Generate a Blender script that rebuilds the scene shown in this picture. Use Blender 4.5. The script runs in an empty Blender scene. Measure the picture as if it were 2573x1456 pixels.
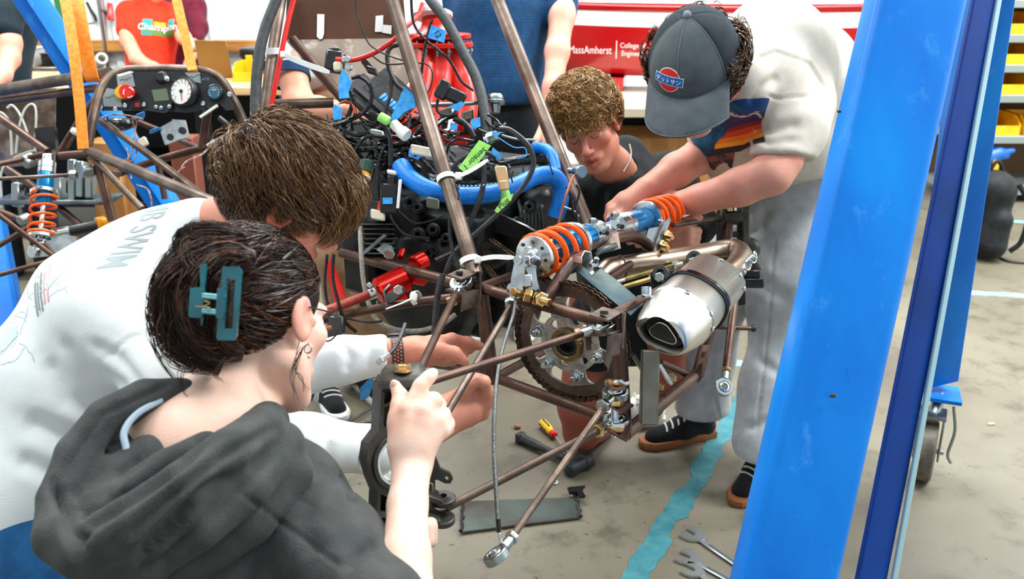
import bpy, bmesh, math, random
import numpy as np
from mathutils import Vector as V, Matrix, noise as mnoise
from mathutils.bvhtree import BVHTree

SC = bpy.context.scene
COL = SC.collection
rnd = random.Random(11)
nrg = np.random.default_rng(5)

# ---------------------------------------------------------------- camera, world, lights, exposure
TH = math.radians(19.8); FL = 2300.0
CAM = V((0, 0, 1.55)); FW = V((0, math.cos(TH), -math.sin(TH))); UP = V((0, math.sin(TH), math.cos(TH))); RT = V((1, 0, 0))
cd = bpy.data.cameras.new('camera'); cam = bpy.data.objects.new('camera', cd); COL.objects.link(cam)
cam.location = CAM; cam.rotation_euler = (math.radians(90) - TH, 0, 0)
cd.sensor_width = 36; cd.lens = FL / 2573 * 36; cd.clip_start = .02
cd.dof.use_dof = True; cd.dof.focus_distance = 1.8; cd.dof.aperture_fstop = 5.6
SC.camera = cam
SC.view_settings.view_transform = 'Standard'; SC.view_settings.look = 'None'
SC.view_settings.exposure = -0.55; SC.view_settings.gamma = 1; SC.view_settings.use_curve_mapping = False
W = bpy.data.worlds.new('world'); SC.world = W; W.use_nodes = True
W.node_tree.nodes['Background'].inputs[0].default_value = (.86, .95, 1.0, 1)
W.node_tree.nodes['Background'].inputs[1].default_value = 1.1
def area(name, loc, sx, sy, power, col=(.96, .985, 1), rot=(0, 0, 0)):
    l = bpy.data.lights.new(name, 'AREA'); l.shape = 'RECTANGLE'; l.size = sx; l.size_y = sy; l.energy = power; l.color = col
    o = bpy.data.objects.new(name, l); COL.objects.link(o); o.location = loc; o.rotation_euler = rot
    return o
for i, (lx, ly, pw) in enumerate([(-2.6, 1.2, 140), (.2, 1.0, 95), (3.6, 1.8, 460), (-2.9, 4.4, 380), (.4, 4.4, 370), (3.8, 4.6, 480)]):
    area('ceiling_light', (lx, ly, 4.6), 2.2, .7, pw)

# ---------------------------------------------------------------- pixel / space helpers (true distances, metres)
def P(x, y, D): return CAM + FW * D + RT * ((x - 1286.5) / FL * D) + UP * ((728 - y) / FL * D)
def G(x, y, z=0.0):
    d = FW + RT * ((x - 1286.5) / FL) + UP * ((728 - y) / FL)
    return CAM + d * ((z - CAM.z) / d.z)
def cv(x, u, t): return (RT * x + UP * u - FW * t).normalized()      # camera-style direction: right, up, towards us
def L(pts): return [P(*p) for p in pts]
def sm(pts, n=6, closed=False):
    """Catmull-Rom through points"""
    p = [V(q) for q in pts]; out = []
    m = len(p)
    if m < 3 and not closed: return p
    for i in range(m if closed else m - 1):
        a = p[(i - 1) % m] if (closed or i > 0) else p[0] * 2 - p[1]
        b = p[i]; c = p[(i + 1) % m]
        d = p[(i + 2) % m] if (closed or i + 2 < m) else p[-1] * 2 - p[-2]
        for k in range(n):
            t = k / n; t2 = t * t; t3 = t2 * t
            out.append(.5 * ((2 * b) + (c - a) * t + (2 * a - 5 * b + 4 * c - d) * t2 + (3 * b - a - 3 * c + d) * t3))
    if not closed: out.append(p[-1])
    return out
def perp(a):
    a = a.normalized(); h = V((0, 0, 1)) if abs(a.z) < .9 else V((1, 0, 0))
    x = h.cross(a).normalized(); return x, a.cross(x)
def lin(c):
    if isinstance(c, str):
        c = c.lstrip('#'); c = [int(c[i:i + 2], 16) / 255 for i in (0, 2, 4)]
        return tuple((v / 12.92 if v <= .04045 else ((v + .055) / 1.055) ** 2.4) for v in c)
    return tuple(c)

# ---------------------------------------------------------------- materials
MATS = {}
def mat(name, col, rough=.5, metal=0., col2=None, scale=9., lo=.4, hi=.6, bump=0., bscale=120., det=4., stretch=None, coat=0., sheen=0.,
        spec=.5, emit=0., attr=False, trans=0., weave=None, sss=0., r2=None, alpha=1.):
    if name in MATS: return MATS[name]
    m = bpy.data.materials.new(name); m.use_nodes = True; nt = m.node_tree; N = nt.nodes; K = nt.links
    b = N['Principled BSDF']; c = lin(col)
    b.inputs['Base Color'].default_value = (*c, 1); b.inputs['Roughness'].default_value = rough; b.inputs['Metallic'].default_value = metal
    b.inputs['Coat Weight'].default_value = coat; b.inputs['Sheen Weight'].default_value = sheen; b.inputs['Specular IOR Level'].default_value = spec
    b.inputs['Transmission Weight'].default_value = trans; b.inputs['Alpha'].default_value = alpha
    if sss: b.inputs['Subsurface Weight'].default_value = sss; b.inputs['Subsurface Radius'].default_value = (.012, .004, .002)
    if emit: b.inputs['Emission Color'].default_value = (*c, 1); b.inputs['Emission Strength'].default_value = emit
    tc = N.new('ShaderNodeTexCoord'); src = tc.outputs['Object']
    if stretch:
        mp = N.new('ShaderNodeMapping'); mp.inputs['Scale'].default_value = stretch; K.new(src, mp.inputs[0]); src = mp.outputs[0]
    base = None
    if attr:
        a = N.new('ShaderNodeVertexColor'); a.layer_name = 'Col'; base = a.outputs[0]; K.new(base, b.inputs['Base Color'])
    if col2 is not None:
        n = N.new('ShaderNodeTexNoise'); n.inputs['Scale'].default_value = scale; n.inputs['Detail'].default_value = det; K.new(src, n.inputs[0])
        r = N.new('ShaderNodeMapRange'); r.inputs[1].default_value = lo; r.inputs[2].default_value = hi; K.new(n.outputs[0], r.inputs[0])
        mx = N.new('ShaderNodeMix'); mx.data_type = 'RGBA'
        if base is None: mx.inputs[6].default_value = (*c, 1); mx.inputs[7].default_value = (*lin(col2), 1)
        else:
            mx.blend_type = 'MULTIPLY'; K.new(base, mx.inputs[6]); mx.inputs[7].default_value = (*lin(col2), 1)
        K.new(r.outputs[0], mx.inputs[0]); K.new(mx.outputs[2], b.inputs['Base Color'])
        if r2 is not None:
            rr = N.new('ShaderNodeMapRange'); rr.inputs[3].default_value = rough; rr.inputs[4].default_value = r2
            K.new(r.outputs[0], rr.inputs[0]); K.new(rr.outputs[0], b.inputs['Roughness'])
    if bump or weave:
        bp = N.new('ShaderNodeBump'); bp.inputs['Strength'].default_value = min(1, bump) if bump else .5; bp.inputs['Distance'].default_value = .002
        if weave:
            w = N.new('ShaderNodeTexVoronoi'); w.inputs['Scale'].default_value = weave; w.inputs['Randomness'].default_value = 0; K.new(src, w.inputs[0]); K.new(w.outputs[0], bp.inputs['Height'])
        else:
            n2 = N.new('ShaderNodeTexNoise'); n2.inputs['Scale'].default_value = bscale; n2.inputs['Detail'].default_value = 3; K.new(src, n2.inputs[0]); K.new(n2.outputs[0], bp.inputs['Height'])
        K.new(bp.outputs[0], b.inputs['Normal'])
    MATS[name] = m
    return m

STEEL = mat('bare_steel_tube', '#54453c', .42, .7, '#7d6e62', 14, .42, .68, .15, 200, r2=.34)
STEELD = mat('brown_steel_tube', '#452f27', .42, .6, '#6c5042', 12, .4, .7, .18, 180, r2=.34)
PLATE = mat('mill_scale_plate', '#5a4a40', .42, .8, '#8b7c70', 20, .4, .65, .1, 150)
GREYPL = mat('dark_grey_steel', '#4b5254', .38, .85, '#6d7678', 18, .4, .65, .08, 150)
BLUEPL = mat('blued_steel_guard', '#3d5660', .38, .8, '#87938a', 11, .45, .75, .08, 90)
ALU = mat('machined_aluminium', '#d5d9da', .25, 1., '#b4babc', 30, .4, .6)
BRUSH = mat('brushed_stainless', '#cfccc6', .3, 1., '#bfbcb4', 5, .35, .65)
CHROME = mat('zinc_plated', '#d4dce0', .18, 1.)
ZINC = mat('dull_zinc', '#9fa8a8', .3, 1.)
GOLD = mat('yellow_zinc', '#c2955a', .25, 1., '#e0c48c', 40, .4, .6)
CAST = mat('cast_grey_metal', '#77726b', .5, .7, '#5d5a55', 60, .4, .6, .5, 300)
KNUCK = mat('black_forged_knuckle', '#33322e', .45, .35, '#45433d', 25, .4, .6, .25, 250)
BLACK = mat('black_plastic', '#141516', .35, 0, '#1f2122', 20, .4, .6)
RUBBER = mat('black_rubber', '#1a1c1d', .42, 0, '#2a2d2e', 60, .4, .6, .2, 400)
LOOM = mat('ribbed_grey_loom', '#272c2e', .5, 0, '#353b3d', 60, .4, .6, .6, 420)
TAPEB = mat('glossy_black_tape', '#0e0f10', .18, 0, '#191b1c', 40, .4, .6, .7, 120)
ENG = mat('engine_casting', '#1b1c1e', .34, .5, '#2c2d2e', 18, .4, .6, .35, 160)
ENGG = mat('engine_casting_grey', '#4d4d4a', .42, .6, '#333432', 14, .4, .6, .4, 140)
BLUEH = mat('blue_silicone_hose', '#0080e2', .33, 0, '#006fd0', 300, .45, .55, .35, 420, spec=.4)
REDP = mat('red_printed_plastic', '#e2200c', .35, 0, '#c51806', 12, .4, .65)
REDA = mat('red_anodised', '#cf1408', .18, .7)
REDC = mat('red_cable', '#d8231c', .3)
REDH = mat('rust_red_hose', '#8e2c1d', .45, 0, '#a8402c', 30, .4, .6)
ORANGE = mat('orange_spring', '#f85c00', .35, 0, spec=.35)
SHOCKB = mat('blue_anodised', '#0a78b8', .22, .6)
STRAP = mat('orange_webbing', '#f88208', .6, 0, '#fb9a1d', 80, .4, .6, .4, 300, sheen=.2)
BTAPE = mat('blue_masking_tape', '#1e8fe0', .55, 0, '#45a7ec', 60, .4, .6, .5, 150)
GTAPE = mat('green_masking_tape', '#a8ec7a', .5, 0, '#8fe060', 50, .4, .6, .4, 150)
WHITEP = mat('white_nylon', '#e9ece9', .4)
IVORY = mat('ivory_plastic', '#d9d3bb', .4)
GREY = mat('braided_cable', '#6d6f6f', .35, .6, '#4a4c4c', 400, .4, .6, .5, 500)
BRASSW = mat('copper_wire', '#9a5a3c', .4, .4)
GANTRY = mat('blue_gantry_paint', '#0066c6', .4, 0, '#0085e0', 3.2, .35, .75, .05, 60, spec=.25, stretch=(2, 2, .5))
DASHB = mat('black_dash_panel', '#14191d', .4)
GREEN = mat('dark_green_plastic', '#143a2c', .4)
INK = mat('black_marker', '#151515', .7)
WHITEI = mat('white_print', '#f2f2ee', .6)
REDM = mat('red_paint_mark', '#c8201c', .4)

def scuff(m, col, scale, lo, hi, fac, stretch=(1, 1, 1)):
    nt = m.node_tree; N = nt.nodes; K = nt.links; b = N['Principled BSDF']; old = b.inputs['Base Color'].links[0].from_socket
    tc = N.new('ShaderNodeTexCoord'); mp = N.new('ShaderNodeMapping'); mp.inputs['Scale'].default_value = stretch; K.new(tc.outputs['Object'], mp.inputs[0])
    n = N.new('ShaderNodeTexNoise'); n.inputs['Scale'].default_value = scale; n.inputs['Detail'].default_value = 9; n.inputs['Roughness'].default_value = .7; K.new(mp.outputs[0], n.inputs[0])
    r = N.new('ShaderNodeMapRange'); r.inputs[1].default_value = lo; r.inputs[2].default_value = hi; r.inputs[4].default_value = fac; K.new(n.outputs[0], r.inputs[0])
    mx = N.new('ShaderNodeMix'); mx.data_type = 'RGBA'; K.new(r.outputs[0], mx.inputs[0]); K.new(old, mx.inputs[6]); mx.inputs[7].default_value = (*lin(col), 1); K.new(mx.outputs[2], b.inputs['Base Color'])
scuff(GANTRY, '#6cbcf4', 9, .58, .74, .35, (1.4, 1.4, .6)); scuff(GANTRY, '#0a3f86', 14, .64, .72, .6, (2, 2, .35))
scuff(STEELD, '#7a4526', 7, .58, .75, .6); scuff(STEEL, '#8a6a52', 7, .56, .74, .5); scuff(PLATE, '#8a5636', 12, .56, .72, .5)

# ---------------------------------------------------------------- mesh builder
class M:
    def __init__(s): s.v = []; s.f = []; s.mi = []; s.cur = 0
    def add(s, vs, fs):
        o = len(s.v); s.v += [tuple(v) for v in vs]
        s.f += [tuple(i + o for i in f) for f in fs]; s.mi += [s.cur] * len(fs); return s
    def tube(s, pts, r, n=10, cap=True, closed=False, flat=None):
        p = [V(q) for q in pts]; m = len(p)
        if not hasattr(r, '__len__'): r = [r] * m
        if len(r) != m: r = list(np.interp(np.linspace(0, 1, m), np.linspace(0, 1, len(r)), r))
        T = []
        for i in range(m):
            a = p[i - 1] if (i > 0 or closed) else p[i]; b = p[(i + 1) % m] if (i < m - 1 or closed) else p[i]
            d = b - a; T.append(d.normalized() if d.length > 1e-9 else V((0, 0, 1)))
        x, _ = perp(T[0]); vs = []
        for i in range(m):
            x = x - T[i] * x.dot(T[i])
            x = x.normalized() if x.length > 1e-6 else perp(T[i])[0]
            y = T[i].cross(x)
            for k in range(n):
                a = 2 * math.pi * k / n
                o = x * (math.cos(a) * r[i]) + y * (math.sin(a) * r[i])
                if flat: o = o + flat[0] * (o.dot(flat[0]) * (flat[1] - 1))
                vs.append(p[i] + o)
        fs = []
        for i in range(m if closed else m - 1):
            j = (i + 1) % m
            for k in range(n):
                q = (k + 1) % n; fs.append((i * n + k, i * n + q, j * n + q, j * n + k))
        if cap and not closed:
            fs.append(tuple(range(n))[::-1]); fs.append(tuple((m - 1) * n + k for k in range(n)))
        return s.add(vs, fs)
    def lathe(s, p0, ax, prof, n=20, cap=True, ref=None):
        a = V(ax).normalized(); x, y = perp(a)
        if ref is not None: x = (ref - a * ref.dot(a)).normalized(); y = a.cross(x)
        p0 = V(p0); vs = []
        for t, r in prof:
            for k in range(n):
                w = 2 * math.pi * (k + .5) / n; vs.append(p0 + a * t + x * (math.cos(w) * r) + y * (math.sin(w) * r))
        fs = [(i * n + k, i * n + (k + 1) % n, (i + 1) * n + (k + 1) % n, (i + 1) * n + k) for i in range(len(prof) - 1) for k in range(n)]
        if cap: fs.append(tuple(range(n))[::-1]); fs.append(tuple((len(prof) - 1) * n + k for k in range(n)))
        return s.add(vs, fs)
    def cyl(s, p0, p1, r, n=18, r2=None, bv=None):
        p0 = V(p0); p1 = V(p1); h = (p1 - p0).length; r2 = r if r2 is None else r2
        b = min(r, r2, h / 2) * .18 if bv is None else bv
        return s.lathe(p0, p1 - p0, [(0, r - b), (b, r), (h - b, r2), (h, r2 - b)], n)
    def ring(s, c, ax, ro, ri, h, n=24):
        a = V(ax).normalized(); c = V(c) - a * h / 2; b = min(h, ro - ri) * .15
        return s.lathe(c, a, [(b, ri), (0, ri + b), (0, ro - b), (b, ro), (h - b, ro), (h, ro - b), (h, ri + b), (h - b, ri), (b, ri)], n, cap=False)
    def hexn(s, c, ax, r, h):
        a = V(ax).normalized(); return s.lathe(c, a, [(0, r * .95), (h * .12, r), (h * .85, r), (h, r * .86)], 6)
    def box(s, c, X, Y, Z, bv=0.):
        c = V(c); X = V(X); Y = V(Y); Z = V(Z)
        if bv <= 0:
            vs = [c + X * a + Y * b + Z * d for a in (-1, 1) for b in (-1, 1) for d in (-1, 1)]
            return s.add(vs, [(0, 1, 3, 2), (4, 6, 7, 5), (0, 4, 5, 1), (2, 3, 7, 6), (0, 2, 6, 4), (1, 5, 7, 3)])
        ux, uy, uz = [min(.95, bv / max(q.length, 1e-6)) for q in (X, Y, Z)]
        vs = []; ix = {}
        for a in (-1, 1):
            for b in (-1, 1):
                for d in (-1, 1):
                    for w in range(3):
                        fx = a * (1 if w == 0 else 1 - ux); fy = b * (1 if w == 1 else 1 - uy); fz = d * (1 if w == 2 else 1 - uz)
                        ix[a, b, d, w] = len(vs); vs.append(c + X * fx + Y * fy + Z * fz)
        fs = []; q = [(-1, -1), (1, -1), (1, 1), (-1, 1)]
        for a in (-1, 1):
            fs += [tuple(ix[a, b, d, 0] for b, d in q), tuple(ix[b, a, d, 1] for b, d in q), tuple(ix[b, d, a, 2] for b, d in q)]
        for a in (-1, 1):
            for b in (-1, 1):
                fs.append((ix[a, b, -1, 0], ix[a, b, 1, 0], ix[a, b, 1, 1], ix[a, b, -1, 1]))
                fs.append((ix[a, -1, b, 0], ix[a, 1, b, 0], ix[a, 1, b, 2], ix[a, -1, b, 2]))
                fs.append((ix[-1, a, b, 1], ix[1, a, b, 1], ix[1, a, b, 2], ix[-1, a, b, 2]))
                for d in (-1, 1): fs.append(tuple(ix[a, b, d, w] for w in range(3)))
        return s.add(vs, fs)
    def prism(s, poly, ext, holes=()):
        """closed outline (3-D points in one plane) extruded by vector ext; holes are outlines bridged by triangulation"""
        ext = V(ext); loops = [[V(p) for p in poly]] + [[V(p) for p in h] for h in holes]
        if not holes:
            n = len(loops[0]); vs = loops[0] + [p + ext for p in loops[0]]
            return s.add(vs, [tuple(range(n))[::-1], tuple(range(n, 2 * n))] + [(i, (i + 1) % n, n + (i + 1) % n, n + i) for i in range(n)])
        from mathutils.geometry import tessellate_polygon
        tri = tessellate_polygon(loops); flat = [p for l in loops for p in l]; n = len(flat)
        vs = flat + [p + ext for p in flat]; fs = [tuple(t) for t in tri] + [tuple(i + n for i in t[::-1]) for t in tri]
        o = 0
        for l in loops:
            k = len(l)
            fs += [(o + i, o + (i + 1) % k, n + o + (i + 1) % k, n + o + i) for i in range(k)]; o += k
        return s.add(vs, fs)
    def ball(s, c, r, n=12, R=None):
        c = V(c); r = (r, r, r) if not hasattr(r, '__len__') else r; vs = []; fs = []
        m = max(4, n // 2)
        for i in range(1, m):
            t = math.pi * i / m
            for k in range(n):
                a = 2 * math.pi * k / n; q = V((r[0] * math.sin(t) * math.cos(a), r[1] * math.sin(t) * math.sin(a), r[2] * math.cos(t)))
                vs.append(c + (R @ q if R is not None else q))
        top = len(vs); q = V((0, 0, r[2])); q = R @ q if R is not None else q; vs += [c + q, c - q]
        for i in range(m - 2):
            for k in range(n): fs.append((i * n + k, i * n + (k + 1) % n, (i + 1) * n + (k + 1) % n, (i + 1) * n + k))
        for k in range(n): fs.append((top, (k + 1) % n, k)); fs.append((top + 1, (m - 2) * n + k, (m - 2) * n + (k + 1) % n))
        return s.add(vs, fs)
    def torus(s, c, ax, R, r, n=24, k=8):
        x, y = perp(V(ax)); return s.tube([V(c) + x * (R * math.cos(6.28318 * i / n)) + y * (R * math.sin(6.28318 * i / n)) for i in range(n)], r, k, closed=True)
    def strip(s, pts, side, w, t):
        """flat band along pts, half-width vector(s) side*w, thickness t"""
        p = [V(q) for q in pts]; sd = side if isinstance(side, list) else [side] * len(p); vs = []
        for i in range(len(p)):
            a = (p[min(i + 1, len(p) - 1)] - p[max(i - 1, 0)]).normalized(); q = (sd[i] - a * sd[i].dot(a)).normalized(); nn = a.cross(q)
            ww = w[i] if hasattr(w, '__len__') else w
            vs += [p[i] - q * ww - nn * t, p[i] + q * ww - nn * t, p[i] + q * ww + nn * t, p[i] - q * ww + nn * t]
        fs = [(0, 1, 2, 3), tuple(len(vs) - 4 + k for k in (3, 2, 1, 0))]
        for i in range(len(p) - 1):
            for k in range(4): fs.append((i * 4 + k, i * 4 + (k + 1) % 4, i * 4 + 4 + (k + 1) % 4, i * 4 + 4 + k))
        return s.add(vs, fs)

WORLDLOC = {}
def wloc(o): return WORLDLOC.get(o.name, V((0, 0, 0))) if o is not None else V((0, 0, 0))
def props(o, label=None, cat=None, group=None, kind=None):
    for k, v in (('label', label), ('category', cat), ('group', group), ('kind', kind)):
        if v: o[k] = v
    return o
def link(name, me, parent=None, org=None):
    o = bpy.data.objects.new(name, me); COL.objects.link(o)
    if parent is not None:
        o.parent = parent; WORLDLOC[o.name] = wloc(parent).copy()
    else:
        org = org or V((0, 0, 0)); o.location = org; WORLDLOC[o.name] = V(org)
    return o
def build(m, name, mt, parent=None, label=None, cat=None, group=None, kind=None, angle=38, recalc=True):
    v = np.array(m.v, dtype=np.float64)
    org = wloc(parent) if parent is not None else V(((v[:, 0].min() + v[:, 0].max()) / 2, (v[:, 1].min() + v[:, 1].max()) / 2, v[:, 2].min()))
    v = v - np.array(org)
    me = bpy.data.meshes.new(name); me.from_pydata([tuple(q) for q in v], [], m.f)
    if recalc:
        bm = bmesh.new(); bm.from_mesh(me); bmesh.ops.recalc_face_normals(bm, faces=bm.faces[:]); bm.to_mesh(me); bm.free()
    for q in (mt if isinstance(mt, (list, tuple)) else [mt]): me.materials.append(q)
    if isinstance(mt, (list, tuple)): me.polygons.foreach_set('material_index', m.mi)
    me.shade_smooth()
    if angle < 180: me.set_sharp_from_angle(angle=math.radians(angle))
    o = link(name, me, parent, org)
    return props(o, label, cat, group, kind)
def thing(name, label, cat, loc, group=None, parent=None, kind=None):
    o = bpy.data.objects.new(name, None); COL.objects.link(o); o.empty_display_size = .05
    if parent is not None: o.parent = parent; o.location = V(loc) - wloc(parent)
    else: o.location = loc
    WORLDLOC[o.name] = V(loc)
    return props(o, label, cat, group, kind)
def npmesh(name, v, f, mt, parent=None, col=None, smooth=True, label=None, cat=None, group=None, kind=None):
    """fast quad/tri mesh from numpy arrays"""
    org = np.array(wloc(parent)) if parent is not None else np.array([v[:, 0].mean(), v[:, 1].mean(), v[:, 2].min()])
    me = bpy.data.meshes.new(name); n = f.shape[1]
    me.vertices.add(len(v)); me.vertices.foreach_set('co', (v - org).astype(np.float32).ravel())
    me.loops.add(f.size); me.loops.foreach_set('vertex_index', f.astype(np.int32).ravel())
    me.polygons.add(len(f)); me.polygons.foreach_set('loop_start', np.arange(len(f), dtype=np.int32) * n)
    me.polygons.foreach_set('loop_total', np.full(len(f), n, dtype=np.int32))
    me.update(calc_edges=True); me.materials.append(mt)
    if smooth: me.shade_smooth()
    if col is not None:
        a = me.color_attributes.new('Col', 'FLOAT_COLOR', 'POINT'); a.data.foreach_set('color', np.c_[col, np.ones(len(col))].astype(np.float32).ravel())
    o = link(name, me, parent, V(org))
    return props(o, label, cat, group, kind)
def dupe(o, name, parent=None, mw=None, loc=None):
    c = o.copy(); c.name = name; COL.objects.link(c)
    if parent is not None: c.parent = parent
    return c
def text_mesh(body, size, font=None, spacing=1.0, bold=0.):
    """flat text as (verts 2-D, faces), centred, via a throw-away font curve"""
    cu = bpy.data.curves.new('t', 'FONT'); cu.body = body; cu.size = size; cu.align_x = 'CENTER'; cu.align_y = 'CENTER'; cu.space_character = spacing
    cu.resolution_u = 3; cu.offset = bold
    o = bpy.data.objects.new('t', cu); COL.objects.link(o); dg = bpy.context.evaluated_depsgraph_get()
    me = bpy.data.meshes.new_from_object(o.evaluated_get(dg)); vs = [v.co.copy() for v in me.vertices]; fs = [tuple(p.vertices) for p in me.polygons]
    bpy.data.objects.remove(o); bpy.data.curves.remove(cu); bpy.data.meshes.remove(me)
    return vs, fs
def put_text(m, body, size, c, X, Y, off=.001, sx=1., spacing=1.0):
    """adds flat lettering to mesh m at c, along unit X (reading) and Y (up)"""
    vs, fs = text_mesh(body, size, spacing=spacing); X = V(X).normalized(); Y = V(Y).normalized(); n = X.cross(Y)
    m.add([V(c) + X * (v.x * sx) + Y * v.y + n * off for v in vs], fs)
# ---------------------------------------------------------------- the setting
FLOOR = mat('concrete_floor', '#76705f', .55, 0, '#534c3f', 1.3, .36, .74, .25, 45, det=8, r2=.42)
def floor_nodes():
    nt = FLOOR.node_tree; N = nt.nodes; K = nt.links; b = N['Principled BSDF']
    old = b.inputs['Base Color'].links[0].from_socket
    n = N.new('ShaderNodeTexNoise'); n.inputs['Scale'].default_value = 7; n.inputs['Detail'].default_value = 10; n.inputs['Roughness'].default_value = .7
    tc = N.new('ShaderNodeTexCoord'); K.new(tc.outputs['Object'], n.inputs[0])
    r = N.new('ShaderNodeMapRange'); r.inputs[1].default_value = .52; r.inputs[2].default_value = .72; K.new(n.outputs[0], r.inputs[0])
    mx = N.new('ShaderNodeMix'); mx.data_type = 'RGBA'; K.new(r.outputs[0], mx.inputs[0]); K.new(old, mx.inputs[6]); mx.inputs[7].default_value = (*lin('#4c453a'), 1)
    v = N.new('ShaderNodeTexNoise'); v.inputs['Scale'].default_value = 55; v.inputs['Detail'].default_value = 2; K.new(tc.outputs['Object'], v.inputs[0])
    r2 = N.new('ShaderNodeMapRange'); r2.inputs[1].default_value = .71; r2.inputs[2].default_value = .77; K.new(v.outputs[0], r2.inputs[0])
    m2 = N.new('ShaderNodeMix'); m2.data_type = 'RGBA'; K.new(r2.outputs[0], m2.inputs[0]); K.new(mx.outputs[2], m2.inputs[6]); m2.inputs[7].default_value = (*lin('#3a3128'), 1)
    K.new(m2.outputs[2], b.inputs['Base Color'])
floor_nodes()
XW0, XW1, YW0, YW1, ZC = -6.0, 5.6, -3.0, 7.3, 5.2
m = M(); m.box(((XW0 + XW1) / 2, (YW0 + YW1) / 2, -.06), ((XW1 - XW0) / 2, 0, 0), (0, (YW1 - YW0) / 2, 0), (0, 0, .06)); build(m, 'floor', FLOOR, kind='structure')
WALLM = mat('white_wall_sheet', '#e3e8e6', .5, 0, '#d3dad9', 2, .4, .7)
def corrugated(name, a, b, z0, z1, n):
    a = V(a); b = V(b); d = (b - a); Ln = d.length; d.normalize(); nn = V((-d.y, d.x, 0)); k = int(Ln / .2); line = []
    for i in range(k):
        for t, o in ((0, 0), (.12, 0), (.14, -.025), (.18, -.025)): line.append((i * .2 + t, o))
    line.append((k * .2, 0)); m = M(); vs = []
    for t, o in line: p = a + d * t + nn * o; vs += [p + V((0, 0, z0)), p + V((0, 0, z1)), p + nn * .06 + V((0, 0, z0)), p + nn * .06 + V((0, 0, z1))]
    fs = []
    for i in range(len(line) - 1): fs += [(4 * i, 4 * i + 4, 4 * i + 5, 4 * i + 1), (4 * i + 2, 4 * i + 3, 4 * i + 7, 4 * i + 6)]
    m.add(vs, fs); build(m, name, WALLM, kind='structure', angle=20)
corrugated('wall_back', (XW0, YW1, 0), (XW1, YW1, 0), 0, ZC, 0)
corrugated('wall_right', (XW1, YW1, 0), (XW1, YW0, 0), 0, ZC, 0)
corrugated('wall_left', (XW0, YW0, 0), (XW0, YW1, 0), 0, ZC, 0)
m = M(); m.box(((XW0 + XW1) / 2, (YW0 + YW1) / 2, ZC + .05), ((XW1 - XW0) / 2, 0, 0), (0, (YW1 - YW0) / 2, 0), (0, 0, .05)); build(m, 'ceiling', mat('ceiling_sheet', '#d8dcdc', .7), kind='structure')
WOODR = mat('pine_rail', '#c98d45', .55, 0, '#a86f32', 6, .4, .6, stretch=(1, 8, 8))
m = M(); m.box((-2.2, YW1 - .06, .93), (3.6, 0, 0), (0, .025, 0), (0, 0, .045), .008); build(m, 'trim_1', WOODR, kind='structure')
# painted floor lines (thin paint, worn edges)
PAINT = mat('blue_floor_paint', '#1d6876', .55, 0, '#3f7d80', 22, .35, .7, .2, 90, det=8)
scuff(PAINT, '#7d745f', 30, .6, .7, .8)
PAINTL = mat('pale_blue_floor_paint', '#78b6d0', .5, 0, '#93c4d4', 14, .35, .7, .2, 90, det=8)
scuff(PAINTL, '#8f8875', 30, .6, .7, .8)
def floor_line(a, b, w, label, mt, jag=.006, holes=(), seed=1):
    r = random.Random(seed); a = V(a); b = V(b); d = (b - a); Ln = d.length; d.normalize(); s = V((-d.y, d.x, 0)); m = M(); n = max(4, int(Ln / .012)); vs = []; f1, f2 = r.uniform(0, 6), r.uniform(0, 6)
    for i in range(n + 1):
        p = a + d * (Ln * i / n)
        wl = w / 2 + jag * (math.sin(i * .37 + f1) + .8 * math.sin(i * 1.13 + f2) + r.gauss(0, .35)); wr = w / 2 + jag * (math.sin(i * .41 + f2) + .8 * math.sin(i * 1.31 + f1) + r.gauss(0, .35))
        for h0, h1, sd, amt in holes:
            if h0 < i / n < h1:
                if sd < 0: wl -= w * amt * math.sin((i / n - h0) / (h1 - h0) * math.pi)
                else: wr -= w * amt * math.sin((i / n - h0) / (h1 - h0) * math.pi)
        vs += [p - s * wl + V((0, 0, .0004)), p + s * wr + V((0, 0, .0004)), p - s * wl + V((0, 0, .0018)), p + s * wr + V((0, 0, .0018))]
    fs = [(0, 1, 3, 2), (4 * n, 4 * n + 2, 4 * n + 3, 4 * n + 1)]
    for i in range(n):
        k = 4 * i; fs += [(k + 2, k + 3, k + 7, k + 6), (k, k + 4, k + 5, k + 1), (k, k + 2, k + 6, k + 4), (k + 1, k + 5, k + 7, k + 3)]
    m.add(vs, fs); return build(m, 'floor_line', mt, label=label, cat='floor line', angle=30)
floor_line(G(1578, 1480), G(1880, 990), .072, 'worn blue painted line running from the wrenches to the grey sweatpants', PAINT, .0035, ((.38, .52, 1, .28), (.62, .7, -1, .25), (.2, .3, -1, .25)), 3)
floor_line(G(1700, 908), G(1905, 916), .06, 'pale blue painted line crossing behind the legs in sweatpants', PAINTL, .004, (), 4)
floor_line(G(2380, 733), G(2640, 748), .06, 'pale blue floor line right of the blue beam, the nearer of two', PAINTL, .004, (), 5)
floor_line(G(2380, 549), G(2640, 562), .06, 'thin blue floor line running below the shelf rack', PAINTL, .004, (), 6)

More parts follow.
